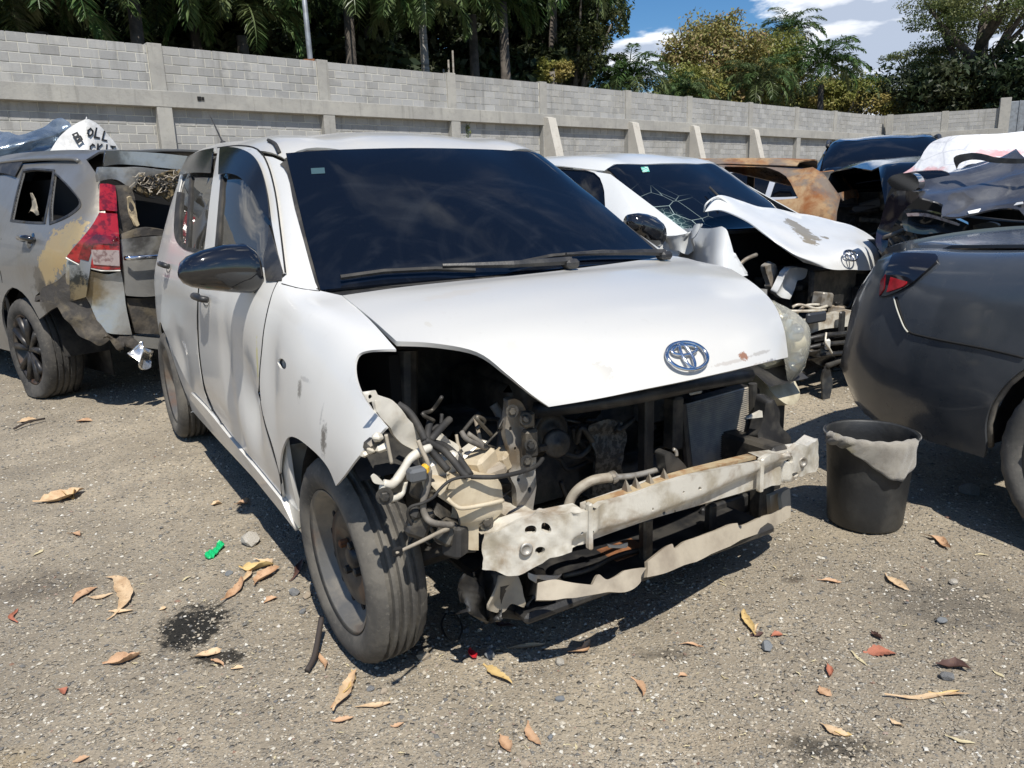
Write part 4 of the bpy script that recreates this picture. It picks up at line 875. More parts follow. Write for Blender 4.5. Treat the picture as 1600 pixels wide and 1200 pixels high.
seam([(340, 231), (374, 227.5), (402, 233), (418, 256), (430, 300), (438, 358), (446, 425)], .003, 'door_gap', MBLACK, HC, 0., (None, 1.66, 0, 4.2))
seam([(420, 220), (430, 226), (437, 240)], .008, 'roof_channel', M_RUB, HC, .002, (None, .4, 3, 4.6))
seam([(441, 444), (470, 452), (500, 456)], .002, 'door_gap', MBLACK, HC, .002, (None, 1.66, 0, 4.6))
# mirror
secs = [(278.5, 424, 434), (284, 410, 443), (296, 400, 449), (317, 391, 453), (352, 382, 457), (385, 380, 459), (399, 388, 456), (404, 400, 450), (406, 412, 440)]
g = G(); vs = []
for px, y0, y1 in secs:
    a = MF.at(px, y0, 'X', .62); b_ = MF.at(px, y1, 'X', .62); c = (a+b_)/2; r = (a[2]-b_[2])/2
    for k in range(20):
        t = 2*math.pi*k/20; cs, sn = math.cos(t), math.sin(t); e = .8
        vs.append((c[0]+.055*abs(cs)**e*np.sign(cs)*min(1, r/.05)-.0*r, c[1], c[2]+r*abs(sn)**e*np.sign(sn)))
m_ = len(secs); g.add(vs, [(i*20+j, i*20+(j+1) % 20, (i+1)*20+(j+1) % 20, (i+1)*20+j) for i in range(m_-1) for j in range(20)]+[tuple(range(20)), tuple(range((m_-1)*20, m_*20))[::-1]])
mi = g.obj('wing_mirror', M_PLASG, HC, True)
a = MF.at(400, 445, 'X', .62); b_ = MF.at(440, 440, 'X', .66)
g = G(); g.tube([a+[0, .0, -.005], (a+b_)/2+[0, 0, -.012], b_+[.01, .02, -.005]], [.028, .022, .035], 10); g.obj('mirror_arm', M_PLAS, mi, True)
# seam line of the mirror
a0 = MF.at(280, 441, 'X', .675); a1 = MF.at(330, 447, 'X', .69); a2 = MF.at(400, 442, 'X', .68)
# wipers
def onws(px, py, off=.02):
    q = SM.inv([(px, py)], lim=(.2, 1.2, 3.6, 8.4))[0]; return SM.P(*q)[0]+SM.nrm(*q)[0]*off
for bl, arm in ((((533, 444), (600, 434), (680, 430), (742, 433)), ((890, 424), (800, 430), (740, 431), (690, 431))), (((795, 424), (860, 409), (940, 402), (1034, 404)), ((1036, 410), (1000, 409), (940, 410), (880, 412)))):
    g = G(); g.tube([onws(*p, .022) for p in bl], .008, 6); wp = g.obj('wiper', M_RUB, HC)
    g = G(); g.tube([onws(*p, .035) for p in arm], [.014, .012, .009, .006], 6); g.obj('wiper_arm', M_PLAS, wp)
    g = G(); g.box(onws(*arm[0], .025), (.05, .05, .03), bev=.01); g.obj('wiper_pivot', M_PLAS, wp)
# emblem and aerial
q = SM.inv([(1070, 560)], lim=(1.3, 1.645, 4, 8))[0]
emblem(HC, SM.P(*q)[0]+SM.nrm(*q)[0]*.006, SM.nrm(*q)[0], np.array([0, 0, 1.]), 1.0)
p0 = MF.at(348, 218, 'Y', -.35); p1 = MF.at(328, 180, 'X', p0[0]-.12)
g = G(); g.tube([p0-[0, 0, .02], p1], [.006, .003], 6); g.lathe([(.018, 0), (.014, .02), (.001, .025)], p0-[0, 0, .03], (0, 0, 1), 12); g.obj('aerial', M_PLAS, HC)
# windshield sticker seen from outside
g = G(); g.add([onws(*p, .003) for p in ((486, 264), (507, 263), (508, 272), (487, 273))], [(0, 1, 2, 3)]); g.obj('sticker', simple('faint_sticker', (.05, .09, .1), .2), HC)
# wheels
wheel(HC, np.array([1.205, -.735, .277]), (0.02, -1, -.03), R=.277, W=.138, Rr=.187, tm=M_TYRE)
for X, Y, s_ in ((-1.245, -.74, -1), (1.02, .60, 1), (-1.245, .74, 1)): wheel(HC, np.array([X, Y, .283]), (0, s_, 0), tm=M_TYRED if X > 0 else M_TYRE)
# inner structure
g = G(); g.box((-.35, 0, .235), (2.5, 1.42, .05)); g.obj('floor_pan', M_PLAS, HC)
g = G(); g.box((.86, 0, .57), (.03, 1.44, .66)); g.obj('firewall', M_DARKM, HC)
for s_ in (-1, 1):
    g = G(); g.box((1.04, s_*.60, .60), (.34, .03, .40)); g.box((1.02, s_*.68, .66), (.32, .16, .02)); g.obj('inner_fender', MBLACK, HC)
    g = G(); pts = [(1.245+.335*math.cos(t), s_*.70, .28+.34*math.sin(t)) for t in np.linspace(1.0, math.pi-.1, 12)]
    v = []; 
    for p in pts: v += [(p[0], s_*.60, p[2]), (p[0], s_*.795, p[2])]
    g.add(v, [(2*i, 2*i+1, 2*i+3, 2*i+2) for i in range(len(pts)-1)]); g.obj('wheel_arch_liner', M_PLAS, HC, True)
    g = G(); pts = [(-1.245+.345*math.cos(t), 0, .28+.345*math.sin(t)) for t in np.linspace(-.1, math.pi+.1, 14)]; v = []
    for p in pts: v += [(p[0], s_*.56, p[2]), (p[0], s_*.80, p[2])]
    g.add(v, [(2*i, 2*i+1, 2*i+3, 2*i+2) for i in range(len(pts)-1)]); g.box((-1.245, s_*.56, .5), (.7, .01, .5)); g.obj('wheel_arch_liner', M_PLAS, HC, True)
plate('sill_end', MF, [(447, 700, 1), (443, 720), (442, 760), (448, 795), (467, 826, 1), (472, 815), (462, 780), (455, 745), (453, 715), (454, 695, 1)], 'Y', -.80, M_CREAM, HC, thick=.05)
# ================================================================== engine bay and torn front of the white hatchback
def bx(px, py, X, d, name, m, par=None, R=None, bev=.006):
    g = G(); g.box(MF.at(px, py, 'X', X), d, R, bev); return g.obj(name, m, par or HC)
def tb(pts, r, name, m, par=None, n=7, sm=5):
    """pts: (px, py, X)"""
    P = spline([MF.at(a, b_, 'X', c) for a, b_, c in pts], sm); rr = np.interp(np.linspace(0, 1, len(P)), np.linspace(0, 1, len(np.atleast_1d(r))), np.atleast_1d(r)); g = G(); g.tube(P, rr, n)
    return g.obj(name, m, par or HC, True)
def bolt(px, py, X, r=.009, m=None, par=None):
    g = G(); c = MF.at(px, py, 'X', X); d = np.array([.9, -.35, .1]); g.lathe([(r*1.7, 0), (r*1.7, .003), (r, .003)], c, d, 14); g.lathe([(r, .002), (r, .010), (r*.8, .012), (.0003, .012)], c, d, 6)
    return g.obj('bolt', m or M_GREASE, par or HC)
# --- bumper beam
def beamX(x, y=0): return 1.73-.13*((x-1010)/262)**2
def ring_(cx, cy, rx, ry, n=10): return [(cx+rx*math.cos(2*math.pi*k/n), cy+ry*math.sin(2*math.pi*k/n)) for k in range(n)]
def beam_bump(P):
    D = np.zeros_like(P); y = P[:, 1]; top = .405+.0*y
    zc_ = .405+.02*np.cos(y*2); k = (P[:, 2]-zc_)/.012; mid = np.abs(y-.02) < .42
    D[:, 0] += np.where(mid, .014*np.tanh(k)-.007*np.exp(-(k/.8)**2), 0); e = np.clip((np.abs(y-.02)-.36)/.1, 0, 1)
    D += (crumple(36, .0042, 5)(P)+crumple(90, .0016, 6)(P))*e[:, None]; D += wob(9, .0025, 3)(P); D[:, 2] += .004*np.sin(y*37)*e
    D[:, 0] += .018*np.exp(-((y-.40)/.012)**2)+.014*np.exp(-((y+.36)/.012)**2); return D
holes = [ring_(829, 833, 9.5, 6.5), ring_(854, 830, 7, 8), ring_(846, 866, 10, 6.5), ring_(904, 830, 2.5, 3, 8), ring_(916, 827, 2.5, 3, 8), ring_(1087, 761, 2.6, 2.8, 8), ring_(1062, 767, 1.6, 1.8, 6), ring_(1043, 805, 2.5, 2.8, 8), ring_(1060, 802, 1.6, 1.8, 6),
         ring_(1235, 717, 4.5, 6), ring_(1242, 741, 6.5, 4.5), ring_(1014, 794, 1.3, 3, 6)]
BM = plate('bumper_beam', MF, [(751, 832, 1), (775, 826), (800, 816), (824, 812), (845, 806), (862, 808), (890, 800), (917, 795, 1), (926, 788), (985, 771), (1075, 741), (1184, 720, 1), (1193, 712), (1206, 708), (1222, 710), (1236, 703), (1252, 694), (1262, 699), (1279, 684, 1), (1281, 705), (1279, 722), (1274, 736, 1), (1250, 747), (1225, 756), (1195, 769, 1), (1186, 765), (1150, 777), (1075, 799), (1000, 822), (925, 848), (887, 865), (850, 884), (820, 893), (797, 895), (775, 889), (750, 890, 1), (753, 870), (750, 850)],
           'X', beamX, M_BEAM, HC, holes=holes, thick=.016, s=.010, bump=beam_bump, smooth=True)
for px, py, sz in ((842, 848, (.01, .13, .07)), (1245, 728, (.01, .12, .06))): bx(px, py, beamX(px)-.045, sz, 'beam_hole_backing', MBLACK, BM, bev=0)  # black plates added behind the holes to paint their inner darkness
for x, y in ((822, 858), (1254, 722)):
    g = G(); c = MF.at(x, y, 'X', beamX(x)+.004); g.lathe([(.014, -.004), (.016, .003), (.011, .005), (.009, .001), (.0003, .000)], c, (1, -.25, .1), 20); g.obj('tow_eye_socket', M_ALU, BM, True)
plate('beam_core', MF, [(921, 797, 1), (985, 775), (1075, 745), (1188, 724, 1), (1188, 762, 1), (1075, 794), (1000, 817), (921, 845, 1)], 'X', lambda x, y: beamX(x)-.03, M_BEAM, BM, thick=.05, s=.04)
for sx in (1, -1):
    xs = [752, 780, 824, 860, 915] if sx > 0 else [1190, 1222, 1240, 1262, 1278]; ys = [832, 825, 812, 807, 796] if sx > 0 else [713, 709, 701, 698, 684]
    g = G(); A_ = [MF.at(a, b_+3, 'X', beamX(a)-.004) for a, b_ in zip(xs, ys)]; v = []
    for p in A_: v += [p, p+np.array([-.05, 0, .004])]
    g.add(v, [(2*i, 2*i+1, 2*i+3, 2*i+2) for i in range(4)]); g.obj('beam_flange', M_BEAM, BM, True)
# folded clips
for px, py, w_, h_ in ((921, 822, .012, .115), (1188, 742, .014, .10)):
    bx(px, py, beamX(px)+.012, (.02, w_, h_), 'beam_clip', M_BEAM, BM, bev=.004)
for px, py in ((985, 764), (1000, 760), (1021, 754), (1044, 747)):
    a = MF.at(px, py, 'X', 1.69); g = G()
    v = [a+[0, -.006, -.018], a+[.004, .012, -.02], a+[-.004, -.012, .028]]; v += [p+np.array([-.03, 0, 0]) for p in v[:2]]
    g.add([*v[:3], v[3], v[4]], [(0, 1, 2), (3, 4, 2), (0, 3, 2), (1, 4, 2), (0, 1, 4, 3)]); g.obj('beam_tab', M_LIPP, BM)
plate('beam_top_rust', MF, [(924, 789, 1), (1000, 767), (1075, 740), (1184, 712, 1), (1184, 717, 1), (1075, 744), (925, 794, 1)], 'X', lambda x, y: beamX(x)-.03, simple('rusty_dust', (.42, .33, .2), .8, c2=(.3, .17, .08), sc=30), BM, thick=.03)
# --- torn lower lip
def lipX(x, y): return 1.70-.12*((x-1010)/262)**2+.05*((y-905)/60)
plate('lower_valance', MF, [(1234, 762, 1), (1237, 790), (1236, 809, 1), (1187, 831), (1112, 865), (1060, 888), (1035, 897), (1011, 903, 1), (1012, 890), (1011, 876, 1), (1030, 862), (1049, 849), (1054, 856), (1070, 845), (1094, 838), (1120, 827), (1150, 817), (1157, 821), (1199, 803), (1224, 796, 1), (1222, 770)], 'X', lipX, M_LIPP, HC, thick=.012, s=.02, bump=crumple(18, .004, 2))
plate('lower_valance', MF, [(839, 941, 1), (841, 911, 1), (869, 903), (900, 909), (925, 914, 1), (934, 898), (950, 905), (977, 889, 1), (1011, 887, 1), (1002, 900), (1000, 911), (985, 921), (955, 926), (925, 930), (890, 932), (869, 937)], 'X', lipX, M_LIPP, HC, thick=.01, s=.02, bump=crumple(22, .006, 4))
plate('torn_arch_liner', MF, [(749, 889, 1), (800, 893), (835, 890, 1), (842, 915), (832, 935), (822, 952, 1), (812, 962), (790, 966), (768, 967), (745, 962), (726, 962, 1), (733, 948), (726, 938), (735, 915), (745, 905)], 'X', lambda x, y: 1.52+.05*math.sin(x*.13), M_PLAS, HC, thick=.008, s=.016, bump=crumple(30, .02, 9))
plate('torn_arch_liner', MF, [(777, 893, 1), (808, 893, 1), (810, 925), (815, 945, 1), (800, 938), (790, 955), (770, 952), (775, 925)], 'X', 1.57, M_LIPP, HC, thick=.006, s=.014, bump=crumple(34, .018, 12))
plate('torn_scrap', MF, [(830, 892, 1), (850, 900), (872, 897, 1), (855, 908), (842, 905), (838, 912, 1), (828, 903)], 'X', 1.6, M_CREAM, HC, thick=.004, s=.012, bump=crumple(40, .01, 13))
plate('torn_scrap', MF, [(949, 850, 1), (965, 852), (981, 848, 1), (978, 856), (952, 856, 1)], 'X', 1.55, M_CREAM, HC, thick=.004, s=.012)
bx(975, 868, 1.45, (.1, .14, .04), 'rusty_bracket', M_RUST)
# lower crossmember, struts
bx(1120, 828, 1.40, (.05, .34, .07), 'lower_crossmember', M_DARKM); bx(1000, 850, 1.38, (.05, .40, .05), 'lower_crossmember', M_DARKM)
bx(1009, 850, 1.52, (.03, .035, .16), 'lower_strut', M_GREASE); bx(1190, 785, 1.44, (.05, .07, .15), 'lower_strut', M_DARKM); bx(1110, 815, 1.50, (.03, .03, .12), 'lower_strut', M_DARKM)
bx(1060, 845, 1.44, (.04, .10, .06), 'bracket', M_PLAS); bx(1145, 808, 1.40, (.02, .3, .14), 'lower_duct', M_PLAS)
tb([(880, 900, 1.5), (920, 890, 1.52), (960, 870, 1.5), (1000, 860, 1.5), (1045, 862, 1.5)], .007, 'pipe', M_DARKM)
plate('arch_liner_end', MF, [(1203, 775, 1), (1234, 763, 1), (1230, 790), (1228, 806, 1), (1205, 812, 1)], 'X', 1.48, M_LIPP, HC, thick=.02)
# --- radiator
RC = [(1061, 634, 1), (1172, 603, 1), (1173, 712, 1), (1074, 745, 1)]
rad = plate('radiator', MF, RC, 'X', 1.40, M_DARKM, HC, thick=.04)
c4 = [MF.at(p[0], p[1], 'X', 1.405) for p in RC]; g = G()
for i in range(36):
    t = (i+.5)/36; a = c4[0]*(1-t)+c4[3]*t; b_ = c4[1]*(1-t)+c4[2]*t
    g.add([a+[0, 0, .0028], b_+[0, 0, .0028], b_+[.006, 0, -.0005], a+[.006, 0, -.0005]], [(0, 1, 2, 3)])
    g.add([a+[.006, 0, -.0005], b_+[.006, 0, -.0005], b_+[0, 0, -.003], a+[0, 0, -.003]], [(0, 1, 2, 3)])
g.obj('cooling_fins', simple('radiator_fins', (.30, .28, .25), .5, .2, c2=(.42, .38, .31), sc=20), rad, kind='stuff')
for a_, b_ in ((0, 3), (1, 2)):
    g = G(); g.tube([c4[a_]+[0.01, 0, .01], c4[b_]+[.01, 0, -.01]], .014, 8); g.obj('radiator_tank', M_PLAS, rad)
bx(1087, 613, 1.46, (.01, .05, .012), 'label_clip', simple('pale_label', (.4, .4, .37), .5))
tb([(835, 642, 1.40), (930, 630, 1.50), (1010, 616, 1.54), (1090, 600, 1.52), (1170, 586, 1.45)], .022, 'radiator_support', M_PLAS)
bx(1009, 690, 1.42, (.04, .035, .34), 'support_post', M_PLAS); bx(1052, 660, 1.44, (.05, .04, .16), 'support_post', M_DARKM)
# --- engine
g = G()
for c, d in (((1.08, .02, .48), (.36, .62, .40)), ((1.16, -.12, .62), (.28, .30, .18)), ((1.22, .28, .60), (.2, .22, .26)), ((1.10, -.36, .42), (.30, .22, .30)), ((1.3, .1, .34), (.12, .3, .12)), ((1.27, -.22, .52), (.08, .1, .12))): g.box(c, d, bev=.025)
eng = g.obj('engine', M_DARKM, HC, True)
for c, r in (((1.34, -.2, .55), .055), ((1.33, -.33, .42), .07), ((1.33, .02, .45), .045)):
    g = G(); g.lathe([(r, -.03), (r, 0), (r*.9, .002), (r*.85, -.008), (r*.4, -.008), (r*.35, .006), (.0005, .006)], c, (1, -.1, 0), 28); g.obj('pulley', M_DARKM, eng, True)
plate('heat_shield', MF, [(918, 660, 1), (945, 652), (972, 660, 1), (975, 690), (968, 725), (978, 770), (950, 775), (925, 768, 1), (935, 720), (925, 690)], 'X', 1.40, simple('crinkled_heat_shield', (.13, .125, .11), .5, .5, c2=(.05, .048, .044), sc=60, lo=.45, hi=.55, bump=.006, bsc=90), HC, thick=.01, s=.012, bump=crumple(60, .01, 3))
bx(1140, 700, 1.30, (.05, .5, .4), 'fan_shroud', M_PLAS)
g = G(); g.box((1.34, 0.0, .17), (.50, .92, .03), bev=.01); g.obj('engine_undertray', M_PLAS, HC)
for Y in (-.44, .44):
    g = G(); g.box((1.30, Y, .40), (.62, .07, .09), bev=.01); g.obj('chassis_rail', M_CREAM if Y < 0 else M_DARKM, HC)
g = G(); g.tube([(1.245, -.70, .24), (1.2, -.3, .22), (1.2, .3, .22), (1.245, .70, .24)], .03, 8); g.obj('axle', M_DARKM, HC)
g = G(); g.tube([(1.22, -.60, .24), (1.20, -.58, .5), (1.17, -.55, .80)], [.045, .03, .035], 12); g.obj('suspension_strut', M_DARKM, HC)
bx(1070, 560, 1.1, (.3, .5, .1), 'battery', M_PLAS, bev=.01)
g = G(); g.box((1.12, .38, .66), (.24, .2, .2), bev=.015); g.obj('air_box', M_PLAS, HC)
# --- left-hand jumble
AS = dict(s=.014)
plate('apron_rail', MF, [(588, 627, 1), (592, 619, 1), (617, 630), (643, 660), (657, 681), (661, 700), (656, 708, 1), (640, 701), (626, 690), (603, 662), (590, 641)], 'X', lambda x, y: 1.53-.03*(x-590)/70, M_CREAM, HC, thick=.01, bump=crumple(40, .006, 6), **AS)
plate('apron_rail', MF, [(676, 670, 1), (690, 678), (713, 698), (729, 726), (731, 738, 1), (720, 736), (703, 721), (689, 700), (678, 688)], 'X', 1.47, M_CREAM, HC, thick=.012, bump=crumple(50, .008, 8), **AS)
plate('mounting_tab', MF, [(566, 613, 1), (587, 610, 1), (593, 623, 1), (576, 629, 1)], 'X', 1.58, M_CREAM, HC, holes=[ring_(578.5, 620, 3, 3.6, 8)], thick=.004)
tb([(672, 699, 1.56), (655, 707, 1.57), (640, 718, 1.58), (630, 735, 1.58), (620, 750, 1.58), (611, 757, 1.59), (599, 755, 1.59)], [.009, .011, .009, .011, .01, .009], 'curved_bracket', M_CREAM)
tb([(599, 757, 1.59), (597, 768, 1.59), (602, 780, 1.59), (617, 778, 1.58), (628, 770, 1.57), (632, 752, 1.57)], .008, 'curved_bracket', M_CREAM); bolt(601, 775, 1.60, .011)
plate('bracket_web', MF, [(612, 757, 1), (632, 736), (638, 745), (628, 772), (612, 780, 1), (603, 770)], 'X', 1.575, M_GREASE, HC, thick=.006)
tk = plate('washer_tank', MF, [(699, 762, 1), (703, 753), (712, 749), (770, 749), (780, 753), (784, 762, 1), (786, 785), (782, 815, 1), (752, 826, 1), (752, 863, 1), (733, 861), (727, 840), (720, 815), (714, 797), (702, 786, 1)], 'X', 1.60, M_TANK, HC, thick=.14, s=.02, bump=lambda P: np.stack([.012*np.tanh((P[:, 2]-.47)/.01)-.02*((P[:, 1]+.575)/.07)**2, 0*P[:, 0], 0*P[:, 0]], 1))
tb([(699, 779, 1.612), (710, 789, 1.62), (723, 794, 1.625), (755, 789, 1.625), (786, 782, 1.612)], .005, 'tank_seam', M_TANK, tk)
plate('tank_top', MF, [(661, 747, 1), (675, 737), (700, 733), (725, 730), (750, 733), (768, 735), (780, 752, 1), (770, 751), (712, 751), (700, 757, 1), (690, 775), (680, 765), (672, 756)], 'X', lambda x, y: 1.60-.10*max(0, (752-y)/20), M_TANK, tk, thick=.02)
bolt(760, 815, 1.60, .010, par=tk); bx(760, 808, 1.585, (.02, .035, .06), 'tank_lug', M_TANK, tk)
plate('upright_bracket', MF, [(793, 627, 1), (803, 624), (812, 628, 1), (822, 640), (838, 662, 1), (839, 690), (837, 730), (835, 800, 1), (813, 800, 1), (806, 770), (797, 742), (793, 700), (792, 665)], 'X', 1.53, M_ALU, HC, holes=[ring_(800, 667, 2.2, 4, 8), ring_(809, 750, 2.5, 3, 8), ring_(803, 700, 2, 3, 8), ring_(826, 765, 3, 4, 8)], thick=.02, bump=crumple(40, .006, 15), **AS)
bx(828, 692, 1.56, (.03, .035, .07), 'bracket_boss', M_GREASE); bx(824, 655, 1.555, (.03, .03, .04), 'bracket_boss', M_GREASE)
for x, y in ((821, 654), (829, 695), (800, 642), (823, 720)): bolt(x, y, 1.575)
g = G(); c = MF.at(870, 693, 'X', 1.55); g.lathe([(.001, .012), (.008, .012), (.010, .006), (.030, .008), (.036, .002), (.036, -.008), (.03, -.014)], c, (1, -.2, .05), 28); g.obj('horn', M_DARKM, HC, True)
bx(848, 700, 1.55, (.01, .03, .02), 'horn_bracket', M_GREASE)
tb([(887, 795, 1.60), (893, 778, 1.60), (905, 763, 1.61), (925, 751, 1.62), (945, 747, 1.63), (958, 746, 1.63)], .0125, 'coolant_hose', simple('pale_hose', (.36, .32, .25), .6, c2=(.24, .2, .15), sc=20)); tb([(955, 746, 1.63), (985, 744, 1.63), (1010, 739, 1.62), (1044, 729, 1.62)], .008, 'coolant_pipe', M_ALU)
g = G(); g.lathe([(.0155, -.008), (.0165, 0), (.0155, .008)], MF.at(957, 746, 'X', 1.63), (0, 1, .1), 14); g.obj('hose_clamp', M_ALU, HC)
plate('black_sensor', MF, [(1038, 710, 1), (1046, 706), (1058, 714), (1072, 729), (1073, 740), (1069, 754, 1), (1050, 750), (1042, 735)], 'X', 1.66, M_PLAS, HC, thick=.035)
tb([(1057, 712, 1.66), (1056, 705, 1.66), (1052, 702, 1.66)], .005, 'sensor_spout', M_ALU)
plate('right_bracket', MF, [(1195, 629, 1), (1214, 626, 1), (1227, 641), (1225, 664), (1238, 681), (1237, 697, 1), (1220, 699), (1202, 695), (1187, 692, 1), (1188, 712, 1), (1176, 712, 1), (1177, 680), (1191, 660)], 'X', 1.50, M_PLAS, HC, thick=.04, bump=crumple(26, .01, 31), **AS)
plate('bracket_prong', MF, [(1165, 655, 1), (1191, 642, 1), (1192, 652, 1)], 'X', 1.52, M_CREAM, HC, thick=.012)
# headlamp that is still in place
t_ = NT('clear_lamp_plastic'); t_.set('Base Color', (.86, .85, .76)); t_.set('Roughness', .12); t_.set('Transmission Weight', .8); t_.set('IOR', 1.42); t_.bump(t_.noise(9, 3), .01, .5); M_LENS = t_.m
M_REFL = simple('lamp_reflector', (.62, .60, .52), .22, .8, c2=(.45, .42, .33), sc=16)
M_LHOUS = simple('lamp_housing', (.50, .45, .33), .4, 0, c2=(.33, .29, .2), sc=12)
lp = plate('headlamp', MF, [(1203, 575, 1), (1222, 562), (1228, 520), (1212, 475, 1), (1226, 482), (1243, 505), (1252, 540), (1250, 580), (1247, 600), (1243, 614), (1231, 628), (1218, 629), (1207, 618, 1), (1203, 597)], 'X', 1.37, M_LHOUS, HC, thick=.09, s=.02, bump=lambda P: np.stack([.03*np.sin(P[:, 2]*30), 0*P[:, 0], 0*P[:, 0]], 1))
cL = MF.at(1240, 535, 'X', 1.42)
def bulge(a): return lambda P: np.stack([a*np.clip(1-((P[:, 1]-cL[1])/.075)**2-((P[:, 2]-cL[2])/.13)**2, -.6, 1), 0*P[:, 0], 0*P[:, 0]], 1)
plate('lamp_reflector', MF, [(1222, 495, 1), (1238, 505), (1249, 535), (1249, 570), (1240, 592), (1228, 575), (1222, 535)], 'X', 1.39, M_REFL, lp, thick=.01, bump=wob(70, .016, 4), **AS)
for x, y, r_ in ((1238, 520, .030), (1240, 566, .034)):
    g = G(); g.lathe([(r_, .02), (r_*.8, .0), (r_*.4, -.018), (.001, -.02)], MF.at(x, y, 'X', 1.41), (1, -.3, .2), 20); g.obj('lamp_bowl', M_CHROME, lp, True)
plate('lamp_lens', MF, [(1210, 469, 1), (1224, 473), (1238, 490), (1255, 518), (1263, 550), (1261, 572), (1252, 592), (1240, 602, 1), (1228, 590), (1220, 560), (1215, 515)], 'X', 1.42, M_LENS, lp, thick=.004, s=.010, bump=bulge(.05))
# cables, rods, small pieces
W_ = M_RUB
tb([(848, 716, 1.56), (838, 728, 1.58), (812, 738, 1.62), (775, 745, 1.64), (736, 745, 1.62)], .0055, 'wiring', W_)
tb([(738, 744, 1.62), (715, 747, 1.62), (700, 753, 1.62), (686, 766, 1.62), (677, 777, 1.62), (661, 786, 1.61), (642, 792, 1.6), (637, 805, 1.59), (645, 822, 1.58)], .0035, 'wiring', W_)
tb([(670, 735, 1.60), (668, 760, 1.6), (661, 785, 1.6), (664, 805, 1.6), (677, 817, 1.61), (707, 820, 1.6)], .0075, 'grey_pipe', M_HOSE)
tb([(700, 826, 1.60), (684, 833, 1.63), (660, 845, 1.67), (619, 864, 1.72)], [.006, .0045, .0042, .003], 'dipstick', M_LIPP)
bx(621, 862, 1.715, (.008, .022, .02), 'rubber_flap', MBLACK)
for pts in (((673, 655, 1.5), (669, 672, 1.52), (666, 690, 1.54)), ((703, 655, 1.5), (690, 668, 1.52), (673, 688, 1.54)), ((622, 632, 1.48), (640, 645, 1.5), (655, 668, 1.52), (664, 688, 1.54)), ((664, 688, 1.54), (690, 702, 1.55), (705, 716, 1.57), (722, 738, 1.6), (730, 745, 1.61)), ((666, 690, 1.54), (695, 697, 1.53), (715, 714, 1.55), (735, 742, 1.6)), ((660, 690, 1.54), (680, 712, 1.55), (700, 735, 1.58))):
    tb(pts, .0085, 'wiring_loom', W_)
tb([(653, 688, 1.58), (660, 705, 1.59), (667, 720, 1.6), (671, 737, 1.6)], .005, 'rod', M_LIPP)
for pts, r in ((((742, 653, 1.42), (750, 685, 1.45), (758, 718, 1.48)), .005), (((713, 679, 1.45), (716, 695, 1.46), (722, 707, 1.47)), .004), (((603, 679, 1.60), (607, 700, 1.60), (612, 724, 1.60)), .004)): tb(pts, r, 'rod', M_LIPP)
tb([(771, 632, 1.40), (783, 655, 1.42), (784, 690, 1.45), (781, 712, 1.47)], .012, 'radiator_hose', M_HOSE)
bx(651, 741, 1.62, (.03, .04, .03), 'relay', simple('grey_relay', (.10, .105, .11), .5), bev=.006); bx(664, 733, 1.62, (.02, .018, .022), 'yellow_plug', M_YEL)
for x, y, X, d, m in ((752, 722, 1.5, (.06, .07, .05), M_TANK), (786, 716, 1.5, (.05, .06, .045), M_TANK), (770, 735, 1.52, (.05, .06, .03), M_LIPP), (690, 722, 1.52, (.07, .08, .05), M_CREAM), (675, 716, 1.5, (.05, .05, .05), M_ALU), (735, 704, 1.45, (.05, .09, .02), M_CREAM),
                      (590, 683, 1.58, (.02, .03, .02), M_CREAM), (579, 703, 1.57, (.02, .022, .018), M_CREAM), (597, 700, 1.58, (.02, .03, .016), M_CREAM), (570, 709, 1.56, (.02, .02, .012), M_CREAM), (586, 692, 1.56, (.03, .05, .03), M_GREASE),
                      (712, 842, 1.57, (.05, .05, .08), M_RUB), (705, 832, 1.56, (.05, .06, .06), M_GREASE), (655, 815, 1.57, (.04, .05, .07), M_GREASE), (648, 800, 1.58, (.03, .035, .03), M_RUB), (800, 817, 1.57, (.05, .05, .03), M_CREAM), (660, 762, 1.57, (.05, .04, .05), M_GREASE)):
    R_ = Matrix.Rotation(random.uniform(-.6, .6), 3, 'X') @ Matrix.Rotation(random.uniform(-.6, .6), 3, 'Z'); bx(x, y, X, d, 'bay_bracket', m, R=np.array(R_), bev=.008)
plate('spoon_bracket', MF, [(580, 745, 1), (586, 741), (598, 752, 1), (600, 757), (585, 755)], 'X', 1.6, M_CREAM, HC, thick=.004)
for i in range(16):
    x, y = random.uniform(640, 800), random.uniform(650, 860); X = random.uniform(1.42, 1.52); p = [(x, y, X)]
    for k in range(3): x += random.uniform(-30, 30); y += random.uniform(-25, 30); p.append((x, y, X+random.uniform(-.02, .02)))
    tb(p, random.uniform(.003, .007), 'wiring', random.choice((M_RUB, M_HOSE, M_GREASE)), n=6)
for i in range(26):
    x, y = random.uniform(850, 1170), random.uniform(655, 820); X = random.uniform(1.30, 1.40); p = [(x, y, X)]
    for k in range(3): x += random.uniform(-40, 40); y += random.uniform(-35, 35); p.append((x, y, X+random.uniform(-.02, .02)))
    if min(q[0] for q in p) > 850: tb(p, random.uniform(.004, .011), 'engine_hose', random.choice((M_RUB, M_DARKM, M_GREASE)), eng, n=6)
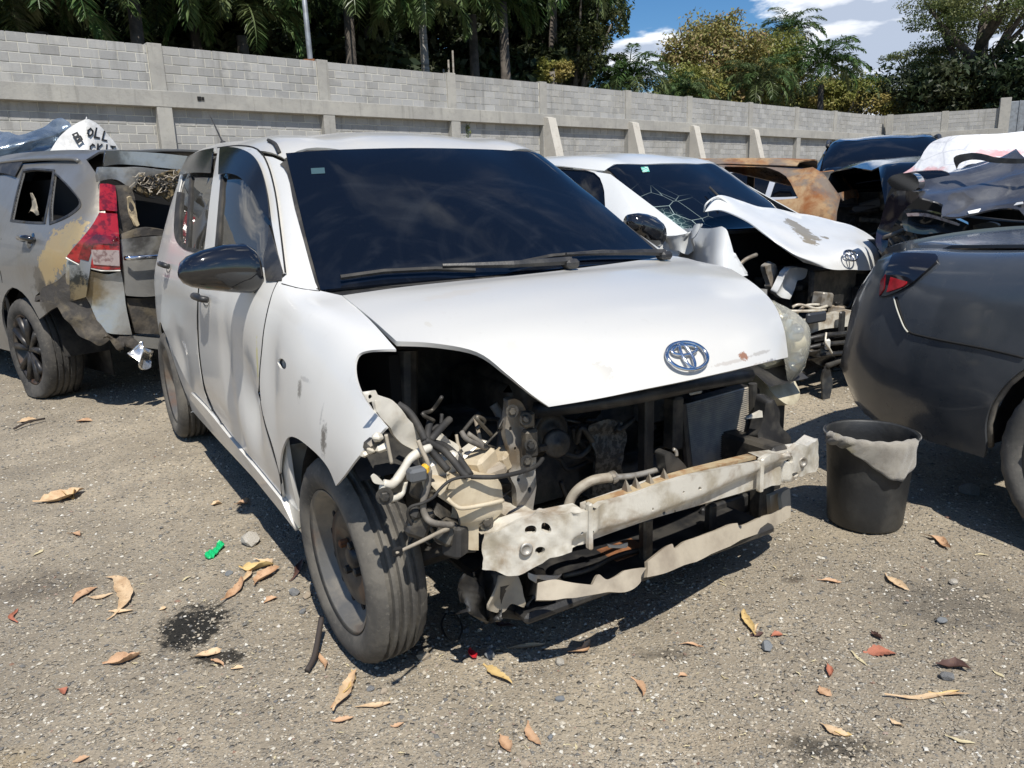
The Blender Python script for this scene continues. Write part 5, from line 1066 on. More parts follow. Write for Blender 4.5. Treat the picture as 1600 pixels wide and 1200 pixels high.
# ================================================================== the other wrecks
def cap(name, sf, u, v0, v1, m, par, dx=0.02, n=14):
    """flat end of a body: station outline filled towards its centre"""
    vs = np.linspace(v0, v1, n); P = sf.P(np.full(n, u), vs); c = P.mean(0); c[0] += dx
    g = G(); g.add(list(P)+[c], [(i, (i+1) % n, n) for i in range(n)]); return g.obj(name, m, par, True)
def sidepanel(nm, sf, q, m, par, left, holes=(), **k):
    f = (lambda a: (a[0], 12-a[1])+tuple(a[2:])) if left else (lambda a: a)
    return panel(nm, sf, [f(a) for a in q], m, par, uv=True, huv=True, holes=[[f(a) for a in h] for h in holes], **k)
def hull_car(T, sf, m, gl, us, ax, uw, ur, wins, doors, Ra=.36, zw=.33, yw_=.78, Wt=.2, Rr=.22, style='alloy', hood=None, trunk=None, skip=(), tm=None, rm=None, wheels=True, inner=True, off_gl=-.006):
    """us=(rear,front) stations, ax=(rear axle, front axle), uw=(top, base) of windscreen, ur=(base, top) of rear glass; wins = [(u list outline)]"""
    parts = {}
    for left in (False, True):
        A = arch(sf, ax[0], zw, Ra, math.pi+.1, -.1, 16); B = arch(sf, ax[1], zw, Ra, math.pi+.1, -.1, 16)
        uf = us[1]-.02
        q = [(us[0]+.02, 3.98, 1), (us[0]+.02, .05, 1), (A[0][0]-.01, .05, 1)]+A+[(A[-1][0]+.01, .03, 1), (B[0][0]-.01, .03, 1)]+B+([(B[-1][0]+.01, .05, 1)] if B[-1][0] < uf-.06 else [])+[(uf, .05, 1), (uf, 3.98, 1)]
        key = 'side_left' if left else 'side_right'
        if key in skip: continue
        bs = sidepanel('body_side', sf, q, m, T, left, holes=[list(w_) for w_ in wins], su=.10, sv=.22, n=3, thick=.012, m2=M_PLAS)
        parts[key] = bs
        if gl is not None:
            for w_ in wins: sidepanel('window_glass', sf, grow(w_, 1.05), gl, bs, left, off=off_gl-.006, thick=.004, su=.15, sv=.3, n=2)
        for d in doors:
            sidepanel('door_seam', sf, [(d-.004, .35, 1), (d+.004, .35, 1), (d+.006, 3.0, 1), (d-.002, 3.0, 1)], MBLACK, bs, left, off=.001, thick=.002, n=2)
    if 'roof' not in skip: parts['roof'] = panel('roof', sf, [(ur[1], 3.97, 1), (ur[1], 6), (ur[1], 8.03, 1), (uw[0], 8.03, 1), (uw[0]+.02, 6), (uw[0], 3.97, 1)], m, T, uv=True, thick=.012, su=.12, sv=.3, m2=M_PLAS)
    if 'windshield' not in skip: parts['windshield'] = panel('windshield', sf, [(uw[0]+.01, 4.05, 1), (uw[0]+.03, 6), (uw[0]+.01, 7.95, 1), (uw[1]-.02, 7.97, 1), (uw[1], 6), (uw[1]-.02, 4.03, 1)], gl or M_GLASS, T, uv=True, off=-.004, thick=.006, su=.1, sv=.3)
    if 'rear_window' not in skip: parts['rear_window'] = panel('rear_window', sf, [(ur[0]+.02, 4.1, 1), (ur[0], 6), (ur[0]+.02, 7.9, 1), (ur[1]-.02, 7.9, 1), (ur[1]-.01, 6), (ur[1]-.02, 4.1, 1)], gl or M_GLASS, T, uv=True, off=-.004, thick=.006, su=.1, sv=.3)
    if 'hood' not in skip: parts['hood'] = panel('hood', sf, [(uw[1]+.05, 4.05, 1), (uw[1]+.07, 6), (uw[1]+.05, 7.95, 1), (us[1]-.03, 7.95, 1), (us[1]-.03, 6), (us[1]-.03, 4.05, 1)], m, T, uv=True, thick=.01, su=.1, sv=.3, m2=M_PLAS)
    if 'tail' not in skip: parts['tail'] = panel('tailgate', sf, [(us[0], 4.0, 1), (us[0], 8.0, 1), (ur[0], 8.0, 1), (ur[0], 4.0, 1)], m, T, uv=True, thick=.012, su=.1, sv=.3)
    if 'caprear' not in skip: cap('rear_panel', sf, us[0], .1, 11.9, m, T, -.03)
    if 'capfront' not in skip: cap('front_panel', sf, us[1], .1, 11.9, M_PLAS, T, .03)
    if wheels:
        for X in ax:
            for s_ in (-1, 1): wheel(T, np.array([X, s_*yw_, zw-.01]), (0, s_, 0), zw-.01, Wt, Rr, style, tm or M_TYRED, rm or M_STEELRIM, M_HUB)
    if inner:
        L_ = ax[1]-ax[0]; g = G(); g.box(((ax[0]+ax[1])/2, 0, .30), (L_-.5, 1.3, .06)); g.obj('floor_pan', M_PLAS, T)
        for X in ax:
            for s_ in (-1, 1):
                g = G(); pts = [(X+Ra*1.03*math.cos(t), zw+Ra*1.03*math.sin(t)) for t in np.linspace(-.1, math.pi+.1, 12)]; v = []
                for a, b_ in pts: v += [(a, s_*(yw_-.25), b_), (a, s_*(yw_+.03), b_)]
                g.add(v, [(2*i, 2*i+1, 2*i+3, 2*i+2) for i in range(11)]); g.box((X, s_*(yw_-.25), zw+.1), (Ra*2, .01, Ra*1.6)); g.obj('wheel_arch_liner', M_PLAS, T, True)
    return parts
# ------------------------------------------------------------------ second white hatchback
F2 = Frame(1.0, 5.8, -1.014); S2 = Surf(rows, F2, [(1.3, .75, .2, .12, .05, -1)])
M_W2 = paint('white_paint_of_second_car', (.62, .63, .615), dust=(.55, .5, .42), amt=.3)
PG = simple('bare_metal_where_paint_peeled', (.36, .31, .21), .6, .3, c2=(.28, .23, .15), sc=20)
T2 = thing('damaged_hatchback', 'white hatchback with cracked windshield and buckled hood showing a peeled brown patch', 'car', F2.o, F2.yaw)
w2a = [(.62, 3.12, 1), (.35, 3.70, 1), (.18, 3.88), (-.1, 3.9), (-.2, 3.9, 1), (-.2, 3.1, 1), (.2, 3.1)]; w2b = [(-.30, 3.1, 1), (-.30, 3.9, 1), (-.8, 3.9), (-1.15, 3.8, 1), (-1.2, 3.2, 1), (-.8, 3.1)]
M_CRACK = glass('cracked_windshield_glass', dust=.1, cracks=((.84, -.56, .98), .20))
p2 = hull_car(T2, S2, M_W2, None, (-1.78, 1.2), (-1.245, 1.245), (.245, .92), (-1.72, -1.45), [w2a, w2b], (-.25,), Ra=.33, zw=.285, yw_=.74, Wt=.165, Rr=.18, style='steel', skip=('windshield', 'hood', 'side_left', 'capfront', 'caprear'))
sidepanel('body_side', S2, [(-1.76, 3.98, 1), (-1.76, .1, 1), (1.0, .1, 1), (1.05, 3.9, 1)], M_W2, T2, True)
for w_ in (w2a, w2b): sidepanel('window_glass', S2, grow(w_, 1.05), M_GLASS, p2['side_right'], False, off=-.012, thick=.004); 
g = G(); g.box((-.35, 0, .80), (1.9, 1.3, .05)); g.obj('interior_shelf', M_PLAS, T2)
panel('windshield', S2, [(.25, 4.04, 1), (.28, 6), (.25, 7.96, 1), (.88, 7.98, 1), (.95, 6), (.88, 4.02, 1), (.55, 4.03)], M_CRACK, T2, uv=True, off=.0, thick=.006, su=.1, sv=.3)
panel('windshield_seal', S2, [(.235, 3.93, 1), (.27, 6), (.235, 8.07, 1), (.9, 8.07, 1), (.97, 6), (.9, 3.93, 1)], M_RUB, T2, uv=True, off=-.008, thick=.02)
# inspection sticker
q = S2.inv([(1001, 262), (1012, 261), (1015, 269), (1004, 270)], lim=(.2, .9, 4, 8)); g = G(); P_q = S2.P(q[:, 0], q[:, 1])+S2.nrm(q[:, 0], q[:, 1])*.004; g.add(list(P_q), [(0, 1, 2, 3)]); g.obj('sticker', simple('green_sticker', (.05, .38, .28), .4, c2=(.6, .7, .65), sc=60), T2)
g = G(); q = S2.inv([(1105, 300), (1125, 322)], lim=(.2, .9, 4, 8)); P_q = S2.P(q[:, 0], q[:, 1]); g.tube([P_q[0]+[.02, 0, .03], P_q[1]+[.03, 0, .03]], .007, 6); g.obj('wiper', M_RUB, T2)
# folded-up hood: a buckled sheet, raised at its rear right corner
def hoodX2(x, y): return None
HP = [  # rows from rear edge to nose, (px,py, X)
 [(1100, 330, .98), (1121, 303, .97), (1160, 314, .95), (1190, 324, .93), (1231, 330, .92), (1262, 336, .90)],
 [(1128, 326, 1.08), (1148, 322, 1.08), (1185, 333, 1.08), (1225, 341, 1.08), (1270, 345, 1.05), (1300, 344, 1.02)],
 [(1165, 342, 1.22), (1185, 348, 1.24), (1215, 356, 1.25), (1255, 362, 1.25), (1300, 360, 1.22), (1335, 353, 1.18)],
 [(1198, 368, 1.36), (1215, 376, 1.40), (1240, 384, 1.42), (1280, 384, 1.44), (1325, 376, 1.42), (1362, 369, 1.35)],
 [(1228, 394, 1.46), (1245, 402, 1.52), (1270, 405, 1.55), (1300, 403, 1.57), (1345, 393, 1.56), (1378, 392, 1.46)],
 [(1256, 413, 1.50), (1275, 417, 1.56), (1300, 420, 1.60), (1330, 422, 1.61), (1360, 421, 1.58), (1383, 414, 1.48)]]
def grid_sheet(name, F, rows_, m, par, nu=6, nv=6, thick=.006, bump=None, m2=None):
    A = np.array([[F.at(a, b_, 'X', c) for a, b_, c in r] for r in rows_]); A = np.array([spline(r, nu) for r in A]); A = np.array([spline(A[:, j], nv) for j in range(A.shape[1])]).transpose(1, 0, 2)
    R_, C_ = A.shape[:2]; P = A.reshape(-1, 3)
    if bump is not None: P = P+bump(P)
    f = []
    for i in range(R_-1):
        for j in range(C_-1):
            a = i*C_+j; f += [(a, a+1, a+C_+1), (a, a+C_+1, a+C_)]
    Fa = np.array(f); fn = np.cross(P[Fa[:, 1]]-P[Fa[:, 0]], P[Fa[:, 2]]-P[Fa[:, 0]]); cc = F.l(CP); s_ = np.sign((fn.sum(0))@(cc-P.mean(0))); Nn = np.zeros_like(P)
    for k in range(3): np.add.at(Nn, Fa[:, k], fn*s_)
    Nn /= np.linalg.norm(Nn, axis=1)[:, None]+1e-12
    return shell(name, P, Nn, Fa, thick, m, par, m2=m2)
tH = NT('buckled_hood_paint'); colh = tH.mix(tH.ramp(tH.noise(4, 5, .6), .4, .7, 0, .25), (.64, .645, .63), (.52, .49, .42))
for (px, py, X, rr) in ((1247, 352, 1.2, .075), (1258, 372, 1.3, .08), (1262, 388, 1.38, .05), (1240, 345, 1.14, .05), (1290, 368, 1.33, .025), (1262, 362, 1.25, .03)):
    c = F2.at(px, py, 'X', X); colh = tH.spot(colh, tuple(c), (rr*1.1, rr*1.25, rr*2), (.27, .22, .13), 34, .12, 1.)
tH.l(colh, tH.b.inputs['Base Color']); tH.set('Roughness', .3); tH.set('Coat Weight', .5); tH.bump(tH.noise(5, 3, .5), .01, .4)
h2 = grid_sheet('hood', F2, HP, tH.m, T2, bump=wob(9, .010, 21), m2=M_W2)
q = F2.at(1328, 400, 'X', 1.60); emblem(T2, q, np.array([.80, -.05, .55]), np.array([0, 0, 1.]), .95)
g = G(); g.tube(spline([F2.at(a, b_, 'X', c) for a, b_, c in ((1100, 331, .98), (1104, 318, 1.0), (1121, 308, 1.0), (1140, 320, 1.05), (1150, 334, 1.1))], 5), .006, 6); g.obj('hood_edge', M_W2, h2, True)
# crumpled fender
plate('fender', F2, [(1029, 366, 1), (1060, 358), (1098, 354), (1128, 352, 1), (1136, 358), (1141, 370), (1146, 385), (1152, 404), (1166, 430, 1), (1120, 440), (1060, 430), (1035, 400, 1)], 'Y', lambda x, y: -.72+.10*math.sin((x-1030)*.05)-.0010*(y-390), M_W2, T2, thick=.008, s=.03, bump=crumple(8, .02, 33))
plate('fender_fold', F2, [(1028, 372, 1), (1045, 366), (1075, 360), (1098, 362, 1), (1090, 378), (1070, 392, 1), (1050, 385)], 'Y', lambda x, y: -.78+.03*math.sin(x*.2), simple('grey_white_crease', (.5, .51, .5), .35), T2, thick=.008, s=.02, bump=crumple(14, .03, 35))
# mirror
g = G(); c = F2.at(1008, 358, 'Y', -.92); vs = []
for t_, r_ in ((-.13, .01), (-.12, .05), (-.06, .075), (0, .085), (.07, .085), (.10, .07), (.11, .02)):
    for k in range(14): a = 2*math.pi*k/14; vs.append((c[0]+.07*math.cos(a)*min(1, r_/.07), c[1]+t_, c[2]-.3*t_+r_*math.sin(a)))
g.add(vs, [(i*14+j, i*14+(j+1) % 14, (i+1)*14+(j+1) % 14, (i+1)*14+j) for i in range(6) for j in range(14)]); g.obj('wing_mirror', M_PLASG, T2, True)
# engine bay of the second car
def b2(px, py, X, d, nm, m, R=None, bev=.01): g = G(); g.box(F2.at(px, py, 'X', X), d, R, bev); return g.obj(nm, m, T2)
def t2(pts, r, nm, m): g = G(); g.tube(spline([F2.at(a, b_, 'X', c) for a, b_, c in pts], 5), r, 7); return g.obj(nm, m, T2, True)
g = G(); g.box((.95, 0, .55), (.03, 1.5, .75)); g.obj('firewall', MBLACK, T2)
g = G(); g.box((1.25, 0, .34), (.75, 1.3, .05)); g.obj('engine_undertray', MBLACK, T2); g = G(); g.box((1.2, .68, .55), (.7, .03, .6)); g.obj('inner_fender', M_PLAS, T2)
b2(1280, 455, 1.25, (.35, .6, .34), 'engine', M_DARKM); b2(1300, 450, 1.48, (.04, .42, .24), 'radiator', M_DARKM); b2(1225, 470, 1.15, (.3, .25, .3), 'engine_block', M_DARKM)
plate('strut_tower', F2, [(1222, 425, 1), (1240, 418), (1262, 422, 1), (1258, 434), (1246, 440), (1240, 455), (1232, 470, 1), (1222, 466), (1214, 458, 1), (1220, 440)], 'X', 1.42, M_W2, T2, thick=.04, s=.02, bump=crumple(30, .012, 41))
plate('strut_tower', F2, [(1196, 418, 1), (1212, 418), (1220, 440), (1214, 456, 1), (1204, 446), (1198, 432)], 'X', 1.36, M_ALU, T2, thick=.04, s=.02, bump=crumple(30, .015, 43))
bm2 = plate('front_crossmember', F2, [(1234, 492, 1), (1262, 498), (1290, 494), (1330, 486), (1368, 480, 1), (1366, 497), (1362, 506, 1), (1330, 508), (1290, 515), (1262, 522, 1), (1256, 516), (1240, 505)], 'X', 1.66, M_BEAM, T2, holes=[ring_(1354, 496, 1.6, 1.8, 6), ring_(1350, 488, 1.4, 1.6, 6)], thick=.05, s=.02, bump=crumple(18, .012, 45))
b2(1275, 496, 1.70, (.03, .16, .06), 'bracket', simple('blue_grey_plastic', (.03, .035, .045), .5)); b2(1315, 505, 1.70, (.02, .05, .14), 'bracket', M_PLAS)
for pts in (((1238, 480, 1.6), (1250, 476, 1.62), (1275, 482, 1.62), (1292, 478, 1.6)), ((1235, 486, 1.6), (1262, 486, 1.63), (1290, 484, 1.6)), ((1240, 494, 1.6), (1258, 478, 1.6), (1280, 476, 1.6))): t2(pts, .008, 'wiring', M_CREAM)
t2(((1154, 415, 1.3), (1166, 405, 1.3), (1182, 398, 1.3)), .012, 'rod', M_ALU)
for y, dx in ((522, 0), (536, 3), (552, 6)): t2(((1262, y+8, 1.68), (1290, y+2, 1.72), (1320, y-1, 1.72), (1356, y-6, 1.66)), .014, 'grille_bar', M_PLAS)
b2(1345, 470, 1.52, (.08, .14, .18), 'lamp_bracket', M_DARKM); b2(1365, 450, 1.50, (.06, .08, .1), 'lamp_bracket', M_ALU)
plate('torn_bumper', F2, [(1262, 548, 1), (1282, 540), (1300, 545, 1), (1302, 562), (1290, 576), (1272, 570, 1)], 'X', 1.70, M_PLAS, T2, thick=.01, s=.02, bump=crumple(20, .03, 47))
plate('torn_bumper', F2, [(1290, 580, 1), (1300, 570), (1304, 590), (1294, 625, 1), (1286, 628), (1288, 600)], 'X', 1.72, M_PLAS, T2, thick=.01, s=.02, bump=crumple(20, .02, 48))
t2(((1290, 572, 1.7), (1318, 562, 1.7), (1342, 566, 1.66)), .02, 'hose', M_RUB); t2(((1291, 520, 1.74), (1290, 535, 1.76), (1296, 545, 1.76), (1300, 552, 1.76)), .006, 'wiring', M_CREAM)
b2(1293, 538, 1.75, (.02, .04, .06), 'plug', simple('white_plug', (.6, .6, .57), .5))
for i in range(22):
    x, y = random.uniform(1200, 1365), random.uniform(440, 600); X = random.uniform(1.3, 1.6); p = [(x, y, X)]
    for k in range(3): x += random.uniform(-22, 22); y += random.uniform(-14, 14); p.append((x, y, X))
    t2(p, random.uniform(.005, .014), 'wiring', random.choice((M_RUB, M_DARKM, M_GREASE, M_HOSE)))
for i in range(14):
    R_ = np.array(Matrix.Rotation(random.uniform(-.8, .8), 3, 'X') @ Matrix.Rotation(random.uniform(-.8, .8), 3, 'Z')); b2(random.uniform(1205, 1360), random.uniform(440, 590), random.uniform(1.35, 1.55), (random.uniform(.03, .08), random.uniform(.04, .14), random.uniform(.03, .09)), 'bay_bracket', random.choice((M_DARKM, M_PLAS, M_GREASE, M_ALU)), R_)
# ------------------------------------------------------------------ burnt silver SUV
def suvrows(k=1., zr=1.56):
    R0 = [(-.99, .66, .42, .78, .98, .74, 1.02, .62, 1.04, -.04),
     (-.92, .78, .36, .86, 1.0, .82, 1.14, .64, 1.17, -.07),
     (-.74, .84, .31, .905, 1.02, .86, 1.38, .60, 1.42, -.08),
     (-.60, .86, .28, .91, 1.03, .87, zr-.09, .58, zr-.03, -.07),
     (-.35, .87, .26, .91, 1.02, .875, zr-.06, .58, zr-.005, -.03),
     (.3, .87, .25, .91, 1.00, .875, zr-.03, .60, zr+.03, 0),
     (1.1, .87, .25, .91, .98, .875, zr-.03, .61, zr+.04, 0),
     (1.65, .87, .25, .91, .97, .87, zr-.07, .60, zr-.01, .04),
     (2.1, .87, .25, .91, .97, .87, 1.30, .66, 1.35, .08),
     (2.6, .87, .25, .91, .97, .86, 1.04, .72, 1.08, .10),
     (3.0, .86, .30, .90, .94, .84, .99, .68, 1.02, .08),
     (3.35, .80, .36, .86, .85, .78, .88, .60, .90, .08),
     (3.52, .66, .42, .72, .72, .66, .76, .52, .78, .08)]
    return [tuple(x*k if i in (2, 4, 6, 8) else x for i, x in enumerate(r_)) for r_ in R0]
FS = Frame(-2.56, 5.62, math.atan2(.643, -.766)); SS = Surf(suvrows(), FS)
tS = NT('burnt_silver_paint'); cs_ = tS.mix(tS.ramp(tS.noise(3, 5, .6), .4, .7, 0, .4), (.235, .235, .23), (.17, .145, .10))
zz = tS.sepz(); 
for (px, py, r_, c_, sc_, so, am) in ((88, 392, (.16, .4, .13), (.50, .36, .17), 30, .1, 1.), (72, 420, (.12, .4, .12), (.50, .37, .18), 34, .1, .95), (62, 440, (.10, .4, .10), (.10, .09, .075), 10, .5, .8), (110, 365, (.1, .4, .08), (.48, .36, .18), 40, .1, .9), (125, 460, (.26, .5, .16), (.018, .016, .013), 8, .5, .97), (160, 480, (.14, .5, .2), (.26, .20, .11), 12, .6, .8), (80, 470, (.3, .5, .14), (.03, .028, .024), 7, .6, .9), (150, 300, (.25, .4, .2), (.22, .19, .14), 6, .9, .6), (100, 500, (.35, .5, .14), (.03, .027, .023), 7, .5, .9)):
    q = SS.inv([(px, py)], lim=(-.95, 1.5, 6, 12))[0]; c = SS.P(*q)[0]; cs_ = tS.spot(cs_, tuple(c), r_, c_, sc_, so, am)
tS.l(cs_, tS.b.inputs['Base Color']); tS.set('Roughness', .36); tS.set('Metallic', .45); tS.set('Coat Weight', .3); tS.bump(tS.noise(7, 4, .6), .006, .5); M_SILV = tS.m
M_BURN = simple('charred_panel', (.05, .045, .04), .8, .1, c2=(.13, .11, .085), sc=7, lo=.45, hi=.7, bump=.008, bsc=22, c3=(.24, .19, .11), sc3=11, amt3=.35)
M_SILB = simple('scorched_silver', (.42, .41, .38), .27, .6, c2=(.24, .19, .11), sc=4, lo=.5, hi=.72, c3=(.04, .035, .03), sc3=3, amt3=.8, bump=.003, bsc=14)
TS = thing('burnt_suv', 'silver SUV with scorched rear corner, flat rear tyre and glassless tailgate', 'suv', FS.o, FS.yaw)
SL = dict(lim=(-.98, 3.4, 6, 12))
wA = [(-.62, 3.18, 1), (-.48, 3.66), (-.28, 3.86, 1), (.10, 3.88, 1), (.16, 3.14, 1), (-.2, 3.12)]; wB = [(.24, 3.12, 1), (.18, 3.88, 1), (.85, 3.90), (.95, 3.9, 1), (.97, 3.1, 1)]; wC = [(1.05, 3.1, 1), (1.03, 3.9, 1), (1.6, 3.88), (2.15, 3.35, 1), (2.2, 3.12, 1)]
pS = hull_car(TS, SS, M_SILV, None, (-.97, 3.5), (0, 2.62), (1.66, 2.6), (-.93, -.55), [wA, wB, wC], (.97, .22), Ra=.385, zw=.335, yw_=.80, Wt=.22, Rr=.225, skip=('rear_window', 'caprear', 'tail', 'side_left'), wheels=False)
A = arch(SS, 0, .335, .385, math.pi+.1, -.1, 16); B = arch(SS, 2.62, .335, .385, math.pi+.1, -.1, 16)
WQ = [[(86, 272, 1), (98, 283), (111, 297), (122, 310, 1), (124, 320), (112, 332), (96, 341), (80, 347, 1), (80, 320)], [(37, 268, 1), (55, 266), (83, 268, 1), (78, 300), (69, 347, 1), (45, 346), (19, 343, 1), (27, 305)]]
WV = [[(a[0], 12-a[1], 1) for a in SS.inv(outline(q, 3), **SL)] for q in WQ]; wC2 = [(1.12, 3.1, 1), (1.10, 3.86, 1), (1.6, 3.84), (2.12, 3.35, 1), (2.15, 3.12, 1)]; WV.append(wC2)
bs = sidepanel('body_side', SS, [(-.90, 3.9, 1), (-.955, 3.0), (-.93, 1.6, 1), (-.55, 1.35, 1)]+[(a, b_) for a, b_ in A[3:]]+[(A[-1][0]+.01, .03, 1), (B[0][0]-.01, .03, 1)]+B+[(3.45, .1, 1), (3.45, 3.98, 1), (1.6, 3.98), (-.55, 3.98), (-.75, 3.98)], M_SILV, TS, True, holes=WV, su=.07, sv=.15, n=1, thick=.012, m2=M_PLAS)
sidepanel('window_glass', SS, grow(wC2, 1.04), M_SGLASS, bs, True, off=-.01, thick=.004)
for u_ in (.20, 1.0): sidepanel('door_seam', SS, [(u_-.004, .35, 1), (u_+.004, .35, 1), (u_+.03, 3.05, 1), (u_+.02, 3.05, 1)], MBLACK, bs, True, off=.001, thick=.002, n=2)
for w_, k in ((WV[0], 1.13), (WV[1], 1.09), (WV[2], 1.07)):
    o2 = grow(w_, k); sidepanel('window_trim', SS, o2, M_PLAS, bs, True, holes=[[tuple(a) for a in w_]], off=.004, thick=.01, su=.1, sv=.3, n=2)
sidepanel('window_visor', SS, [(.30, 3.93, 1), (.60, 3.95), (.98, 3.93, 1), (.98, 3.76, 1), (.6, 3.78), (.3, 3.72, 1)], M_PLAS, bs, True, off=.015, thick=.004)
sidepanel('window_visor', SS, [(1.04, 3.93, 1), (1.6, 3.93), (2.1, 3.45, 1), (2.1, 3.3, 1), (1.6, 3.7), (1.05, 3.7, 1)], M_PLAS, bs, True, off=.015, thick=.004)
M_DRIM = simple('charcoal_rim', (.025, .025, .027), .4, .4, c2=(.06, .055, .05), sc=14)
# wheels: rear left is flat
wheel(TS, np.array([0, .80, .315]), (0, 1, 0), .335, .22, .225, 'alloy', M_TYRED, M_HUB, M_DRIM, flat=.03)
for X, Y, s_ in ((0, -.8, -1), (2.62, .8, 1), (2.62, -.8, -1)): wheel(TS, np.array([X, Y, .335]), (0, s_, 0), .335, .22, .225, 'alloy', M_TYRED, M_STEELRIM, M_HUB)
def lampmat(name, c, c2): return simple(name, c, .07, 0, c2=c2, sc=24, lo=.45, hi=.6, coat=1., bump=.001, bsc=40)
M_RED = lampmat('red_lamp_lens', (.30, .010, .012), (.12, .004, .006)); M_REDD = lampmat('dark_red_lamp', (.16, .006, .01), (.07, .003, .005)); M_CLR = lampmat('clear_lamp_lens', (.32, .26, .25), (.16, .10, .10))
def foot(px, py):
    """local X where the sight line meets the rounded rear corner of the SUV"""
    d = FS.A@ray(px, py); c = FS.l(CP); t = np.linspace(3.2, 7.5, 2200); Q = c+d*t[:, None]; xr = np.maximum(0, -Q[:, 0]-.50)/(.49-.45*np.maximum(0, Q[:, 2]-1.05)); ins = (xr**3.2+np.abs(Q[:, 1]/(.965-.33*np.maximum(0, Q[:, 2]-1.0)))**3.2 < 1) & (Q[:, 0] < 1.5)
    return float(Q[np.argmax(ins), 0]) if ins.any() else -.98
def rc(nm, pts, m, par, off=0., thick=.03, **k): return plate(nm, FS, pts, 'X', lambda x, y: foot(x, y)-off, m, par, thick=thick, s=.03, **k)
lm = rc('tail_lamp', [(104, 401, 1), (114, 388), (128, 372), (145, 350), (155, 332, 1), (183, 334, 1), (186, 370), (188, 421, 1), (158, 421), (128, 414)], M_RED, TS, .055, .10)
rc('reversing_lamp', [(142, 390, 1), (186, 391, 1), (187, 416, 1), (146, 413, 1)], M_CLR, lm, .061, .01)
rc('tail_lamp_band', [(130, 380, 1), (150, 366, 1), (185, 370, 1), (186, 382, 1), (146, 380, 1), (138, 408, 1), (122, 404, 1)], M_REDD, lm, .059, .01)
rc('tail_lamp', [(156, 287, 1), (168, 287), (180, 290, 1), (182, 310), (183, 330, 1), (155, 328, 1), (155, 308)], M_RED, TS, .015, .05)
g = G(); g.tube([FS.at(x, y, 'X', foot(x, y)-.05) for x, y in ((103, 403), (128, 416), (158, 423), (188, 423))], .006, 5); g.obj('lamp_edge', simple('pale_lamp_edge', (.6, .58, .52), .4), lm)
# rear end in its own plane
rX = -.96
plate('tailgate', FS, [(189, 373, 1), (220, 370), (262, 368, 1), (262, 463, 1), (230, 465), (196, 461, 1), (193, 420)], 'X', -.965, M_SILB, TS, thick=.03, s=.04, bump=wob(8, .01, 50))
plate('tailgate_frame', FS, [(183, 290, 1), (200, 292), (212, 312), (214, 345, 1), (204, 362), (192, 371, 1), (186, 340)], 'X', -.86, M_BURN, TS, thick=.02, s=.03, bump=crumple(20, .02, 51))
plate('tailgate_frame', FS, [(189, 368, 1), (215, 362), (262, 360, 1), (262, 371, 1), (192, 376, 1)], 'X', -.95, M_BURN, TS, thick=.03, s=.03, bump=crumple(20, .015, 52))
plate('scorched_trim', FS, [(199, 306, 1), (206, 304), (214, 330), (219, 355, 1), (211, 358), (206, 335)], 'X', -.885, simple('pale_burnt_edge', (.45, .36, .22), .7, c2=(.1, .08, .06), sc=20), TS, thick=.01, s=.03, bump=crumple(20, .02, 53))
sp = plate('rear_spoiler', FS, [(157, 261, 1), (183, 257), (215, 259), (250, 262), (292, 264, 1), (285, 290), (275, 303), (258, 306), (233, 304), (214, 296), (200, 288), (183, 279), (156, 283, 1), (155, 272)], 'X', -.84, M_SILB, TS, thick=.03, s=.04, bump=wob(9, .02, 54))
plate('melted_fibre', FS, [(208, 292, 1), (218, 282), (235, 273), (262, 268), (290, 268, 1), (286, 288), (276, 302), (258, 309), (240, 306), (222, 300)], 'X', -.885, simple('burnt_fibre', (.16, .12, .06), .95, c2=(.05, .04, .025), sc=30, bump=.01, bsc=70), sp, thick=.02, s=.02, bump=crumple(50, .02, 55))
for i in range(60):
    x = random.uniform(212, 286); y = 272+random.uniform(0, 28)*(1-abs(x-255)/60); P_ = [FS.at(x, y, 'X', -.89)]
    for k in range(3): P_.append(P_[-1]+np.array([random.uniform(-.02, .0), random.uniform(-.04, .04), random.uniform(-.035, .02)]))
    g = G(); g.tube(spline(P_, 3), .003, 4); g.obj('fibre_strand', random.choice((M_LIPP, M_RUB)), sp)
plate('roof_rear_edge', FS, [(165, 237, 1), (250, 240), (292, 243, 1), (292, 264, 1), (220, 259), (183, 257), (160, 260, 1)], 'X', -.70, M_SILB, TS, thick=.02, s=.05, bump=wob(6, .012, 56))
g = G(); a_ = FS.at(227, 401, 'X', -1.0); g.tube([a_+[0, .12, 0], a_+[-.02, .10, 0], a_+[-.02, -.14, -.005], a_+[0, -.16, -.005]], .014, 8); g.obj('tailgate_handle', M_CHROME, TS, True)
plate('rear_bumper', FS, [(103, 405, 1), (125, 418), (158, 425), (188, 426, 1), (197, 462), (208, 519, 1), (185, 521), (167, 519), (145, 500), (120, 470), (104, 440)], 'X', lambda x, y: foot(x, y)-.02, M_SILB, TS, thick=.02, s=.04, bump=crumple(9, .02, 57))
rc('charred_wheel_arch', [(60, 472, 1), (72, 452), (88, 438), (106, 424, 1), (122, 450), (140, 480), (160, 505), (176, 528, 1), (160, 540), (140, 528), (120, 524), (106, 500), (92, 482), (76, 474)], M_BURN, TS, .035, .02, bump=crumple(22, .016, 58))
plate('inner_rear_panel', FS, [(198, 464, 1), (262, 466, 1), (262, 520), (240, 524), (210, 520, 1)], 'X', -.93, M_BURN, TS, thick=.02, s=.04, bump=wob(14, .01, 59))
plate('melted_bumper_scrap', FS, [(166, 522, 1), (195, 524), (212, 530, 1), (205, 545), (190, 556), (178, 545)], 'X', -.97, M_BURN, TS, thick=.02, s=.02, bump=crumple(30, .03, 60))
